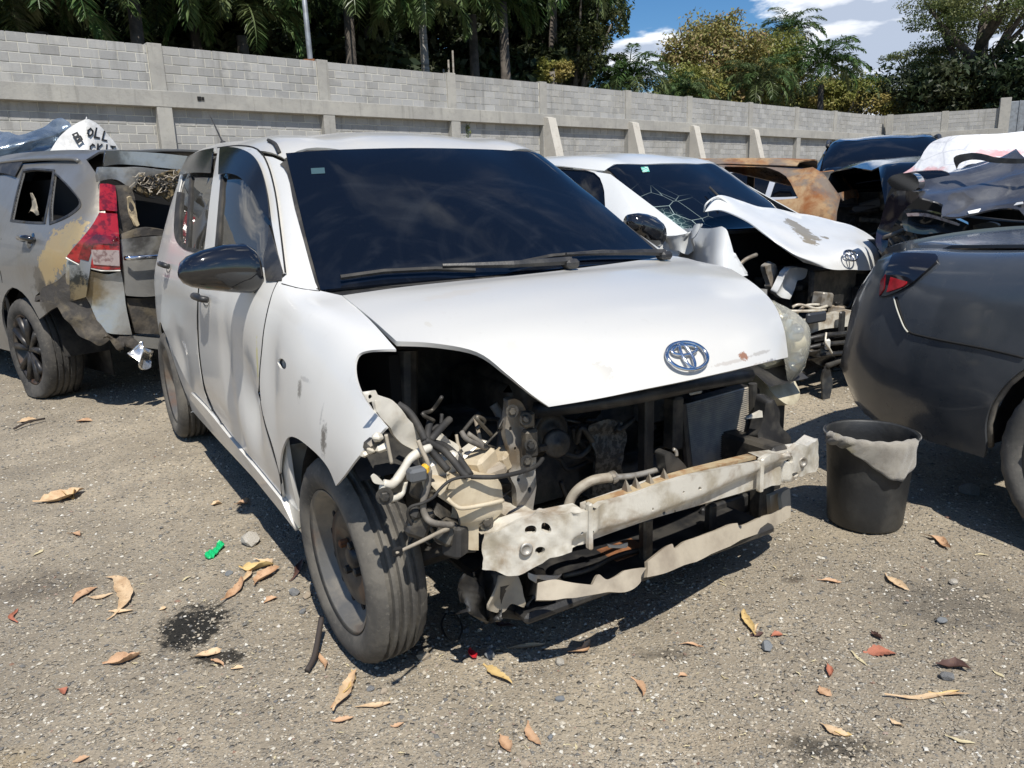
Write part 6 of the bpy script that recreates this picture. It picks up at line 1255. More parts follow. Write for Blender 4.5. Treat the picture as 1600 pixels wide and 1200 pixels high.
plate('foil_scrap', FS, [(205, 540, 1), (214, 533), (228, 540), (238, 552, 1), (236, 568), (226, 572), (214, 566), (203, 556)], 'X', -1.02, simple('crumpled_silver_foil', (.72, .70, .66), .25, .9), TS, thick=.01, s=.016, bump=crumple(45, .03, 61))
plate('rear_crossbar', FS, [(200, 524, 1), (262, 530, 1), (262, 548, 1), (205, 540, 1)], 'X', -.93, M_SILB, TS, thick=.05)
g = G(); g.box((.45, 0, 1.08), (2.3, 1.1, .62)); g.box((-.2, 0, 1.02), (1.3, 1.5, .04)); g.box((.9, .1, .8), (.15, 1.2, .5)); g.box((-.35, 0, .6), (1.1, 1.5, .04)); g.obj('charred_interior_black_fill', MBLACK, TS)  # burnt cabin plus added black boxes that stand in for its darkness
g = G(); g.box((.25, 0, .76), (.16, 1.25, .45), bev=.05); g.box((1.3, -.38, .75), (.16, .5, .6), bev=.05); g.box((1.3, .38, .75), (.16, .5, .6), bev=.05); g.obj('burnt_seats', M_DARKM, TS)
for s_ in (-1, 1):
    q = spline([SS.P(u, 6-s_*1.9 if s_ > 0 else 7.9)[0] for u in (-.45, -.1, .6, 1.2, 1.6)], 5); 
    q = np.array([SS.P(u, 8.1 if s_ > 0 else 3.9)[0]+[0, 0, .028 if .0 < k < 1. else 0.01] for k, u in ((0, -.50), (.2, -.38), (.5, .3), (.8, 1.1), (1., 1.6))]); g = G(); g.tube(spline(q, 4), .013, 8); g.obj('roof_rail', M_SILV, TS, True)
q = SS.inv([(48, 376)], **SL)[0]; p = SS.P(*q)[0]; nn = SS.nrm(*q)[0]; g = G(); g.tube([p-[.09, 0, 0]+nn*.01, p-[.06, 0, 0]+nn*.045, p+[.06, 0, 0]+nn*.045, p+[.09, 0, 0]+nn*.01], [.016, .018, .018, .016], 8); g.lathe([(.05, .0), (.04, .002), (.001, .0)], p, nn, 16); g.obj('door_handle', M_PLASG, bs, True)
plate('burnt_wires', FS, [(46, 330, 1), (50, 318), (52, 300), (56, 318), (60, 335, 1), (54, 332)], 'Y', .70, M_LIPP, TS, thick=.004, s=.02, bump=crumple(40, .02, 62))
# ------------------------------------------------------------------ tarp-covered wreck behind it
class FaceF(Frame):
    """upright frame at picture column px and distance D whose X axis looks back at the camera position's side"""
    def __init__(s, px, D, turn=0.):
        p = far(px, D); super().__init__(p[0], p[1], math.atan2(-p[1], -p[0])+turn)
FT = FaceF(40, 8.6, .15)
M_TARP = simple('blue_grey_tarpaulin', (.26, .31, .36), .2, .55, c2=(.15, .19, .23), sc=5, bump=.02, bsc=7, coat=.5); M_SACK = simple('white_woven_sack', (.66, .65, .63), .4, c2=(.5, .49, .46), sc=9, bump=.004, bsc=30)
FTC = Frame(FT.w((-1.6, 0, 0))[0], FT.w((-1.6, 0, 0))[1], FS.yaw+.1); STC = Surf([tuple(r) for r in suvrows(zr=1.62)], FTC); TC = thing('covered_wreck', 'dark wreck hidden under a tarpaulin behind the burnt silver SUV', 'car', FTC.o, FTC.yaw)
M_DKCAR = paint('dark_grey_car_paint', (.03, .032, .036), dust=(.2, .18, .15), amt=.25); hull_car(TC, STC, M_DKCAR, M_GLASS, (-.97, 3.5), (0, 2.62), (1.66, 2.6), (-.93, -.55), [wA, wB, wC], (.97,), Ra=.385, zw=.335, yw_=.8, Wt=.22, Rr=.225)
o = plate('tarpaulin', FT, [(-60, 215, 1), (-20, 203), (0, 203), (30, 199), (60, 195), (95, 189, 1), (108, 196), (118, 215), (110, 240), (80, 260, 1), (20, 268), (-60, 300, 1)], 'X', lambda x, y: .15+.10*math.sin(x*.05)+.10*math.sin(y*.12+x*.03)+(y-240)*.006, M_TARP, None, thick=.004, s=.03, bump=lambda P: crumple(7, .05, 70)(P)+crumple(19, .015, 69)(P))
o.location = FT.o; o.rotation_euler = (0, 0, FT.yaw); tag(o, 'blue grey shiny tarpaulin draped over the wreck behind the silver SUV', 'tarpaulin')
SK = thing('printed_sack', 'white woven sack with black letters lying on the tarpaulin', 'sack', FT.o, FT.yaw)
def skx(x, y): return .42+.002*(y-210)-.0035*abs(x-132)
plate('sack_cloth', FT, [(76, 236, 1), (92, 214), (112, 195), (132, 183, 1), (148, 192), (164, 207), (178, 222), (190, 240, 1), (150, 248), (110, 248)], 'X', skx, M_SACK, SK, thick=.03, s=.05, bump=crumple(7, .02, 71))
def letter3(ch, px, py, h, rot, F, fx, m, par, sx=1.):
    """one printed letter as a thin raised mark"""
    st = {'B': [[(0, 0), (0, 1)], [(0, 1), (.45, .95), (.45, .6), (0, .52)], [(0, .52), (.55, .45), (.55, .08), (0, 0)]], 'O': [[(.3, 0), (0, .3), (0, .7), (.3, 1), (.6, .7), (.6, .3), (.3, 0)]], 'L': [[(0, 1), (0, 0), (.5, 0)]],
          'C': [[(.55, .85), (.3, 1), (0, .7), (0, .3), (.3, 0), (.55, .15)]], 'K': [[(0, 0), (0, 1)], [(.5, 1), (0, .45), (.55, 0)]], 'I': [[(.1, 0), (.1, 1)]], 'T': [[(.3, 0), (.3, 1)], [(0, 1), (.6, 1)]]}[ch]
    g = G(); c_, s_ = math.cos(rot), math.sin(rot); wd_ = h*.085
    for poly in st:
        for a, b_ in zip(poly[:-1], poly[1:]):
            A2 = np.array([a[0]*h*sx, -a[1]*h]); B2 = np.array([b_[0]*h*sx, -b_[1]*h]); d = B2-A2; d /= np.linalg.norm(d); nrm = np.array([-d[1], d[0]])*wd_
            q = [A2-d*wd_+nrm, A2-d*wd_-nrm, B2+d*wd_-nrm, B2+d*wd_+nrm]; v = []
            for z in q: X_, Y_ = px+z[0]*c_-z[1]*s_, py+z[0]*s_+z[1]*c_; v.append(F.at(X_, Y_, 'X', fx(X_, Y_)+.03))
            g.add(v+[p+np.array([-.012, 0, 0]) for p in v], [(0, 1, 2, 3), (4, 5, 6, 7), (0, 1, 5, 4), (1, 2, 6, 5), (2, 3, 7, 6), (3, 0, 4, 7)])
    return g.obj('letter', m, par)
M_INK = simple('black_ink', (.01, .01, .01), .6)
for ch, x, y, h, r_ in (('B', 122, 223, 15, -.55), ('O', 137, 212, 12, .1), ('L', 148, 214, 14, .2), ('L', 160, 218, 13, .25), ('C', 141, 236, 11, .05), ('K', 152, 237, 12, .1), ('I', 165, 237, 11, .1), ('T', 172, 239, 11, .15)): letter3(ch, x, y, h, r_, FT, skx, M_INK, SK)
# ------------------------------------------------------------------ dark sedan on the right
FD = Frame(2.575, 2.62, -1.048); 
sed = [(-1.09, .50, .36, .62, .58, .60, .62, .55, .63, -.03), (-1.06, .62, .31, .74, .66, .70, .70, .62, .71, -.05), (-1.00, .72, .285, .81, .77, .765, .82, .66, .835, -.07), (-.93, .78, .27, .86, .86, .80, .915, .68, .935, -.07), (-.82, .82, .265, .89, .895, .845, .95, .70, .972, -.05), (-.6, .86, .255, .92, .90, .875, .955, .71, .98, -.02), (-.2, .87, .25, .925, .92, .885, .98, .71, 1.0, 0),
       (.15, .87, .25, .925, .93, .885, 1.04, .68, 1.07, .0), (.55, .87, .25, .925, .935, .885, 1.25, .60, 1.29, 0), (.9, .87, .25, .925, .935, .88, 1.36, .57, 1.41, 0), (1.5, .87, .25, .925, .93, .88, 1.38, .58, 1.43, 0), (1.9, .87, .25, .925, .92, .88, 1.33, .58, 1.37, .03), (2.3, .87, .25, .925, .92, .87, 1.12, .66, 1.15, .06), (2.7, .87, .25, .92, .91, .86, .95, .72, .98, .06), (3.2, .86, .28, .90, .82, .82, .86, .62, .88, .06), (3.6, .7, .35, .75, .65, .66, .70, .5, .72, .05)]
SDn = Surf(sed, FD); M_SED = paint('dusty_dark_grey_paint', (.048, .055, .064), rough=.26, dust=(.12, .122, .125), amt=.34, fine=.5, low=.6, coat=.9, z0=.3, z1=1.0)
TD = thing('dark_sedan', 'dusty dark grey sedan seen from its rear corner, behind the black bucket', 'car', FD.o, FD.yaw)
wsA = [(.40, 3.15, 1), (.75, 3.75), (1.0, 3.86, 1), (1.05, 3.12, 1)]; wsB = [(1.12, 3.12, 1), (1.1, 3.87, 1), (1.8, 3.85), (2.35, 3.2, 1)]
pD = hull_car(TD, SDn, M_SED, M_GLASS, (-1.07, 3.55), (0, 2.75), (1.92, 2.66), (.12, .85), [wsA, wsB], (.55, 1.6), Ra=.375, zw=.335, yw_=.81, Wt=.22, Rr=.235, skip=('tail',), tm=tyre_mat('dusty_sedan_tyre', (.07, .068, .062), (.13, .122, .108)))
panel('trunk_lid', SDn, [(-.99, 4.05, 1), (-.99, 6), (-.99, 7.95, 1), (.08, 7.95, 1), (.08, 4.05, 1)], M_SED, TD, uv=True, off=.006, thick=.012)
panel('trunk_lip', SDn, [(-.94, 3.9, 1), (-.94, 6), (-.94, 8.1, 1), (-.84, 8.1, 1), (-.84, 6), (-.84, 3.9, 1)], M_SED, TD, uv=True, off=.022, thick=.03)
M_REDB = simple('bright_red_reflector', (.45, .012, .02), .2, c2=(.28, .008, .012), sc=40); RS = dict(lim=(-1.075, 1.2, 0, 6))
tl = panel('tail_lamp', SDn, [(1398, 399, 1), (1430, 399), (1462, 401, 1), (1467, 407), (1460, 416), (1425, 445, 1), (1400, 458), (1378, 465, 1), (1382, 445), (1388, 425)], simple('smoked_tail_lamp', (.012, .011, .012), .06, coat=1.), TD, off=.012, thick=.03, su=.05, sv=.1, **RS)
panel('red_reflector', SDn, [(1397, 434, 1), (1421, 441, 1), (1416, 448), (1391, 457, 1)], M_REDB, tl, off=.018, thick=.006, su=.05, sv=.1, **RS)
panel('red_edge', SDn, [(1381, 440, 1), (1388, 430, 1), (1386, 452, 1), (1379, 463, 1)], M_REDD, tl, off=.016, thick=.006, su=.05, sv=.1, **RS)
def strip(sf, px, w_, nm, m, par, off=.004, lim=None):
    q = sf.inv(spline(px, 4), lim=lim); P_ = sf.P(q[:, 0], q[:, 1])+sf.nrm(q[:, 0], q[:, 1])*off; g = G(); g.tube(P_, w_, 5); return g.obj(nm, m, par, True)
strip(SDn, [(1400, 464), (1404, 480), (1410, 497), (1416, 512), (1423, 520), (1440, 525), (1477, 533), (1540, 545), (1600, 559)], .0045, 'bumper_seam', MBLACK, TD, .0, (-1.07, 1., 0, 4))
strip(SDn, [(1398, 464), (1402, 480), (1408, 497), (1414, 511), (1420, 519)], .003, 'bumper_edge', simple('worn_pale_edge', (.5, .49, .42), .5), TD, .006, (-1.07, 1., 0, 4))
A = arch(SDn, 0, .335, .375, math.pi+.1, -.1, 16); P_ = np.array([SDn.P(a, b_)[0]+[0, -.002, 0] for a, b_ in A]); g = G(); g.tube(P_[:6]+[0, .03, 0], .012, 6); g.obj('arch_liner_edge', M_HOSE, TD, True)
# ------------------------------------------------------------------ black SUV and black crashed car
M_BLK = paint('black_car_paint', (.008, .009, .011), rough=.12, dust=(.15, .14, .13), amt=.12, coat=1.)
FB = Frame(5.22, 11.1, -2.0); SB = Surf(suvrows(1.12, 1.55), FB)
TB = thing('black_suv', 'black SUV with dark windshield and stripped front behind the second white hatchback', 'suv', FB.o, FB.yaw)
hull_car(TB, SB, M_BLK, M_GLASS, (-.97, 3.1), (0, 2.62), (1.66, 2.6), (-.93, -.55), [wA, wB, wC], (.97, .22), Ra=.385, zw=.335, yw_=.80, Wt=.22, Rr=.225)
for s_ in (3.95, 8.05):
    q = np.array([SB.P(u, s_)[0]+[0, 0, .06 if .0 < k < 1. else 0.01] for k, u in ((0, -.50), (.2, -.38), (.5, .3), (.8, 1.1), (1., 1.6))]); g = G(); g.tube(spline(q, 4), .025, 8); g.obj('roof_rail', M_PLAS, TB, True)
g = G(); g.box((2.9, 0, .62), (.3, 1.5, .5)); g.obj('dark_bay', MBLACK, TB)
for i, (px, py, d) in enumerate(((1368, 318, (.1, .45, .10)), (1385, 312, (.12, .14, .22)), (1350, 330, (.1, .3, .05)), (1330, 322, (.1, .5, .05)), (1375, 345, (.1, .4, .08)), (1400, 350, (.1, .12, .3)))):
    g = G(); c = FB.at(px, py, 'X', 3.3); g.box(c, d, np.array(Matrix.Rotation(.3-.1*i, 3, 'X')), .02); g.obj('front_bracket', (M_PLAS, M_GREASE, M_DARKM)[i % 3] if i else simple('grey_bracket', (.13, .13, .13), .6), TB)
for i in range(14):
    x, y = random.uniform(1335, 1420), random.uniform(330, 400); p = [FB.at(x+random.uniform(-25, 25), y+random.uniform(-15, 15), 'X', 3.3) for _ in range(4)]; g = G(); g.tube(spline(p, 4), random.uniform(.01, .025), 6); g.obj('wiring', random.choice((M_RUB, M_DARKM, M_HOSE)), TB, True)
FC = Frame(3.42, 5.5, -1.78); SC = Surf(suvrows(zr=1.38), Frame(*FC.w((-2.6, 0, 0))[:2], -1.78)); FC = SC.F
TK = thing('crashed_black_car', 'black car with crumpled hood and folded fender, partly under a white sheet', 'car', FC.o, FC.yaw)
hull_car(TK, SC, M_BLK, M_GLASS, (-.97, 2.7), (0, 2.62), (1.66, 2.6), (-.93, -.55), [wA, wB, wC], (.97, .22), Ra=.3, zw=.335, yw_=.80, Wt=.22, Rr=.225, skip=('hood', 'capfront', 'side_right'))
FK = FaceF(1500, 4.95, -.25)
def kp(nm, pts, X, m, **k): o = plate(nm, FK, pts, 'X', X, m, None, **k); o.parent = TK; o.matrix_parent_inverse = Matrix.Identity(4); Mx = Matrix.Translation(Vector(FK.o)) @ Matrix.Rotation(FK.yaw, 4, 'Z'); o.matrix_local = (Matrix.Translation(Vector(FC.o)) @ Matrix.Rotation(FC.yaw, 4, 'Z')).inverted() @ Mx; return o
M_CRH = simple('satin_dark_grey_paint', (.13, .13, .135), .27, .5, c2=(.08, .08, .085), sc=6, coat=1.)
def hx(x, y): return .05*math.sin((x-1410)*.035)+(y-290)*.006+.08*abs(math.sin(x*.02))
kp('hood', [(1411, 288, 1), (1440, 278), (1487, 268, 1), (1490, 245, 1), (1530, 240), (1600, 247), (1660, 250, 1), (1670, 320, 1), (1630, 342), (1585, 341), (1540, 345), (1510, 345), (1490, 338), (1460, 318, 1), (1435, 300)], hx, M_CRH, thick=.01, s=.03, bump=crumple(9, .05, 80))
kp('inner_structure', [(1380, 330, 1), (1395, 290), (1430, 280), (1480, 330), (1560, 345), (1660, 350, 1), (1660, 440, 1), (1500, 430), (1400, 420), (1378, 400, 1)], -.15, MBLACK, thick=.2, s=.08)
kp('fender', [(1383, 350, 1), (1388, 320), (1400, 305), (1420, 300), (1436, 305, 1), (1420, 320), (1408, 340), (1400, 375), (1390, 400, 1), (1380, 385)], .12, simple('plum_black_paint', (.022, .016, .025), .2, coat=1.), thick=.01, s=.03, bump=crumple(12, .03, 81))
lk = kp('headlamp', [(1411, 332, 1), (1425, 325), (1450, 329), (1490, 340), (1516, 352, 1), (1508, 362), (1480, 366), (1440, 367), (1414, 362, 1), (1409, 347)], lambda x, y: .22-.001*(x-1411), simple('dark_lamp_lens', (.03, .035, .04), .05, coat=1., c2=(.012, .014, .016), sc=10), thick=.08, s=.02, bump=wob(20, .01, 82))
o = kp('lamp_strip', [(1416, 333, 1), (1450, 334), (1500, 350, 1), (1498, 353, 1), (1450, 339), (1418, 338, 1)], .25, M_CLR, thick=.004, s=.02)
kp('scratched_edge', [(1512, 330, 1), (1550, 322), (1598, 315, 1), (1598, 318, 1), (1550, 328), (1514, 334, 1)], lambda x, y: hx(x, y)+.06, simple('scratched_white_edge', (.7, .7, .68), .5), thick=.004, s=.02)
kp('wing_mirror', [(1386, 283, 1), (1395, 274), (1420, 270), (1432, 276), (1436, 290), (1425, 298), (1398, 296)], .2, M_PLASG, thick=.1, s=.02, bump=lambda P: np.zeros_like(P))
kp('bracket', [(1520, 352, 1), (1545, 347), (1560, 352), (1550, 362, 1), (1522, 362, 1)], .05, M_DARKM, thick=.05)
kp('scorched_flap', [(1490, 266, 1), (1500, 247), (1540, 242), (1600, 248), (1640, 250, 1), (1640, 256, 1), (1590, 256), (1540, 250), (1504, 256)], .10, M_PLAS, thick=.01, s=.03, bump=crumple(14, .03, 84))
for i in range(22):
    x, y = random.uniform(1378, 1440), random.uniform(345, 425); p = [FK.at(x+random.uniform(-22, 22), y+random.uniform(-15, 15), 'X', random.uniform(0, .15)) for _ in range(4)]; g = G(); g.tube(spline(p, 4), random.uniform(.006, .016), 6); o = g.obj('wiring', random.choice((M_RUB, M_DARKM, M_HOSE, M_GREASE)), TK, True)
    o.matrix_local = (Matrix.Translation(Vector(FC.o)) @ Matrix.Rotation(FC.yaw, 4, 'Z')).inverted() @ (Matrix.Translation(Vector(FK.o)) @ Matrix.Rotation(FK.yaw, 4, 'Z'))
# white sheet with faded red print
FW2 = FaceF(1520, 5.7, -.2); tW = NT('white_printed_sheet'); cw = tW.mix(tW.ramp(tW.noise(9, 5, .6), .45, .7, 0, .4), (.72, .72, .72), (.55, .56, .58))
for px, py, r_ in ((1425, 266, .12), (1470, 266, .10), (1550, 240, .12), (1580, 239, .10)): cw = tW.spot(cw, tuple(FW2.at(px, py, 'X', .0)), (1., r_, r_*.3), (.62, .22, .22), 16, .9, .6)
vein = tW.n('TexVoronoi', feature='DISTANCE_TO_EDGE'); vein.inputs['Scale'].default_value = 7; tW.l(tW.tc.outputs['Object'], vein.inputs['Vector']); cw = tW.mix(tW.ramp(vein.outputs['Distance'], .0, .05, .45, 0), cw, (.35, .36, .40))
tW.l(cw, tW.b.inputs['Base Color']); tW.set('Roughness', .5); tW.bump(tW.noise(7, 4), .02, .8)
o = plate('white_sheet', FW2, [(1404, 272, 1), (1425, 262), (1440, 250), (1452, 232), (1466, 218), (1490, 211), (1540, 208), (1600, 205), (1680, 205, 1), (1690, 262, 1), (1620, 258), (1560, 256), (1510, 258), (1490, 272, 1), (1470, 266), (1430, 268)], 'X', lambda x, y: .10*math.sin(x*.03)+(y-230)*.007, tW.m, None, thick=.006, s=.05, bump=crumple(5, .04, 90))
o.location = FW2.o; o.rotation_euler = (0, 0, FW2.yaw); tag(o, 'white sheet with faded red print thrown over the crashed black car', 'sheet')
# ------------------------------------------------------------------ rusted shell and pale hatchback behind it
FR = Frame(*far(1172, 8.5)[:2], math.atan2(.50, -.86)); SR = Surf(suvrows(zr=1.47), FR)
tR = NT('rusted_burnt_steel'); n_ = tR.noise(3.5, 6, .65, .5); cR = tR.mix(tR.ramp(n_, .35, .65), (.22, .085, .03), (.36, .25, .14)); cR = tR.mix(tR.ramp(tR.noise(9, 5, .6), .5, .7, 0, .7), cR, (.10, .045, .025)); cR = tR.mix(tR.ramp(tR.noise(2.2, 5, .6, .4, tR.co((1, 1, 1.6))), .5, .62, 0, .75), cR, (.13, .125, .12))
tR.l(cR, tR.b.inputs['Base Color']); tR.set('Roughness', .8); tR.set('Specular IOR Level', .2); tR.bump(tR.noise(20, 5), .006)
TR = thing('rusted_car_shell', 'burnt out rusty brown car shell with empty window openings', 'car wreck', FR.o, FR.yaw)
hull_car(TR, SR, tR.m, None, (-.97, 3.5), (0, 2.62), (1.66, 2.6), (-.93, -.55), [wA, wB, wC], (), Ra=.385, zw=.3, yw_=.8, Wt=.2, Rr=.225, skip=('windshield', 'rear_window', 'capfront', 'caprear'), wheels=False)
for X in (0, 2.62):
    for s_ in (-1, 1): g = G(); g.lathe([(.001, .02), (.06, .02), (.08, .0), (.19, .0), (.2, .08), (.2, -.1)], (X, s_*.72, .2), (0, s_, 0), 24); g.obj('bare_rim', tR.m, TR, True)
FP2 = Frame(*far(1240, 12.5)[:2], math.atan2(.50, -.86)); SP = Surf(suvrows(zr=1.47), FP2); TP = thing('pale_hatchback', 'pale silver hatchback with a black roof seen beyond the rusty shell', 'car', FP2.o, FP2.yaw)
M_PSIL = paint('pale_silver_paint', (.55, .57, .60), metal=.3, dust=(.5, .45, .38), amt=.2); hull_car(TP, SP, M_PSIL, M_GLASS, (-.97, 3.5), (0, 2.62), (1.66, 2.6), (-.93, -.55), [wA, wB, wC], (.97, .22), Ra=.385, zw=.335, yw_=.8, Wt=.22, Rr=.225, skip=('roof',))
panel('roof', SP, [(-.55, 3.97, 1), (-.55, 6), (-.55, 8.03, 1), (1.66, 8.03, 1), (1.68, 6), (1.66, 3.97, 1)], M_BLK, TP, uv=True, thick=.012, su=.12, sv=.3)
# ================================================================== bucket and rag
bc = gnd(1350, 812); 
BK = thing('bucket', 'black plastic bucket with a grey rag over its rim, standing by the dark sedan', 'bucket', bc)
M_BKT = simple('worn_black_plastic', (.020, .021, .022), .5, c2=(.05, .05, .047), sc=9, lo=.45, hi=.8, bump=.0012, bsc=60, c3=(.09, .085, .075), sc3=5, amt3=.5)
hb = .335; g = G(); g.lathe([(.001, .004), (.112, .004), (.122, .0), (.127, .008), (.133, .10), (.140, .22), (.146, hb-.05), (.148, hb-.045), (.149, hb-.012), (.156, hb-.008), (.157, hb), (.150, hb+.003), (.145, hb-.004), (.141, hb-.05), (.133, .2), (.122, .02), (.001, .02)], (0, 0, 0), (0, 0, 1), 64); g.obj('bucket_body', M_BKT, BK, True)
g = G(); g.lathe([(.158, 0), (.160, .004), (.156, .006)], (0, 0, hb-.004), (0, 0, 1), 64); g.obj('bucket_rim', simple('worn_rim', (.10, .10, .10), .35, c2=(.3, .3, .29), sc=40), BK, True)
# cloth hung over the rim on the camera side
tG = NT('grey_rag'); cg = tG.mix(tG.ramp(tG.noise(14, 6, .7), .4, .7), (.31, .285, .24), (.20, .18, .15)); cg = tG.mix(tG.ramp(tG.noise(6, 4, .6, .5), .55, .7, 0, .7), cg, (.16, .13, .04)); tG.l(cg, tG.b.inputs['Base Color']); tG.set('Roughness', .95); tG.set('Sheen Weight', .4); tG.bump(tG.noise(240, 4, .8), .003)
V = []; nu, nv = 60, 18; a0 = math.atan2(-bc[1], -bc[0])
for i in range(nu+1):
    s_ = i/nu; th = a0-1.05+s_*2.15; q_ = min(1, max(0, (s_-.22)/.6)); low = .028+.10*q_*q_*(3-2*q_)*(1-.45*max(0, (s_-.8)/.2)**2)
    for j in range(nv+1):
        t_ = j/nv; 
        if t_ < .3: r_ = .142-.004*(.3-t_); z = hb-.05+.05*t_/.3
        elif t_ < .45: k = (t_-.3)/.15; r_ = .142+.02*k; z = hb+.008*math.sin(k*math.pi)+.003
        else: k = (t_-.45)/.55; r_ = .1625+.005*math.sin(s_*17+k*2)*k+.002*math.sin(s_*47+k*6)-.004*k; z = hb+.002-low*k
        V.append((r_*math.cos(th), r_*math.sin(th), z+.002*math.sin(s_*40+t_*9)))
F_ = [(i*(nv+1)+j, (i+1)*(nv+1)+j, (i+1)*(nv+1)+j+1, i*(nv+1)+j+1) for i in range(nu) for j in range(nv)]
o = mesh('rag', V, F_, tG.m); o.location = bc; sm_ = o.modifiers.new('thick', 'SOLIDIFY'); sm_.thickness = .004; tag(o, 'dirty grey rag hanging over the front rim of the black bucket', 'cloth')
# ================================================================== litter on the ground
def leafmat(name, a, b_):
    t = NT(name); n_ = t.noise(22, 5, .65); col = t.mix(t.ramp(n_, .38, .68), a, b_); col = t.mix(t.ramp(t.noise(70, 3, .6), .6, .72, 0, .6), col, (.12, .06, .03)); t.l(col, t.b.inputs['Base Color']); t.set('Roughness', .7); t.bump(t.noise(60, 4), .002); return t.m
ML = {'tan': leafmat('tan_dry_leaf', (.60, .44, .27), (.44, .29, .16)), 'yellow': leafmat('yellow_dry_leaf', (.58, .42, .18), (.46, .32, .13)), 'orange': leafmat('orange_brown_leaf', (.50, .32, .19), (.34, .19, .10)), 'red': leafmat('reddish_leaf', (.40, .15, .09), (.28, .10, .06)), 'dark': leafmat('dark_brown_leaf', (.07, .035, .028), (.12, .06, .045)), 'straw': leafmat('straw', (.55, .48, .30), (.40, .33, .19))}
def leaf_geo(L_, W_, seed, curl=1., strip=False, torn=.5):
    r = np.random.default_rng(seed); n = 16; V = []; bend = r.uniform(-.7, .7); tw = r.uniform(-1.2, 1.2)*curl; ph = r.uniform(0, 6.28); W_ *= .72; off = r.uniform(.35, .65); fold = r.uniform(.5, 1.3)
    for i in range(n+1):
        s_ = i/n; stem = s_ < .14; k0 = (s_-.14)/.86; w_ = .03*W_+.002 if stem else W_*.5*(math.sin(math.pi*min(1, k0*.98+.02)**(.6+off*.6))**.8+.04)
        w1 = w_*(1+r.uniform(-.55, .15)*torn*(not stem)); w2 = w_*(1+r.uniform(-.55, .15)*torn*(not stem)); x = (s_-.5)*L_; y = bend*L_*.3*(s_-.5)**2*4+.02*L_*math.sin(s_*9+ph)
        z = .004+curl*.13*L_*abs(math.sin(s_*3.3+ph))*(.25+abs(s_-.5)); roll = tw*(s_-.5)*2
        for k, ww in ((-1, w1), (-.5, w1*.5), (0, 0), (.5, w2*.5), (1, w2)):
            sg = (k > 0)-(k < 0); a = fold*abs(k)*curl*.8; V.append((x, y+sg*ww*math.cos(roll+sg*a*.6), z+ww*math.sin(a)*.9+sg*ww*math.sin(roll)*.8))
    V = np.array(V); V[:, 2] -= V[:, 2].min()-.001; V[:, 2] = np.minimum(V[:, 2], .03)
    F_ = [(i*5+j, (i+1)*5+j, (i+1)*5+j+1, i*5+j+1) for i in range(n) for j in range(4)]
    return V, F_
def leaf(px, py, lpx, ang, wr, c, label, curl=1., nm='dry_leaf', cat='leaf', parts=1, strip=False, group=None):
    """leaf whose length reads lpx in the picture, ang = direction in the picture (0 = to the right, 90 = up)"""
    p = gnd(px, py); a = math.radians(ang); e = gnd(px+math.cos(a)*lpx/2, py-math.sin(a)*lpx/2); b_ = gnd(px-math.cos(a)*lpx/2, py+math.sin(a)*lpx/2); d = e-b_; L_ = math.hypot(d[0], d[1]); yaw = math.atan2(d[1], d[0]); dd = np.linalg.norm(p-CP); dep = CAMH/dd; Wd = wr*lpx/FOC*dd*(abs(math.sin(a))+abs(math.cos(a))*.8/dep)
    v, f = leaf_geo(L_, Wd, int(px*7+py), curl, strip); o = mesh(nm, v, f, ML[c]); o.location = (p[0], p[1], gz(p[0], p[1])+.002); o.rotation_euler = (0, 0, yaw); tag(o, label, cat, group); return o
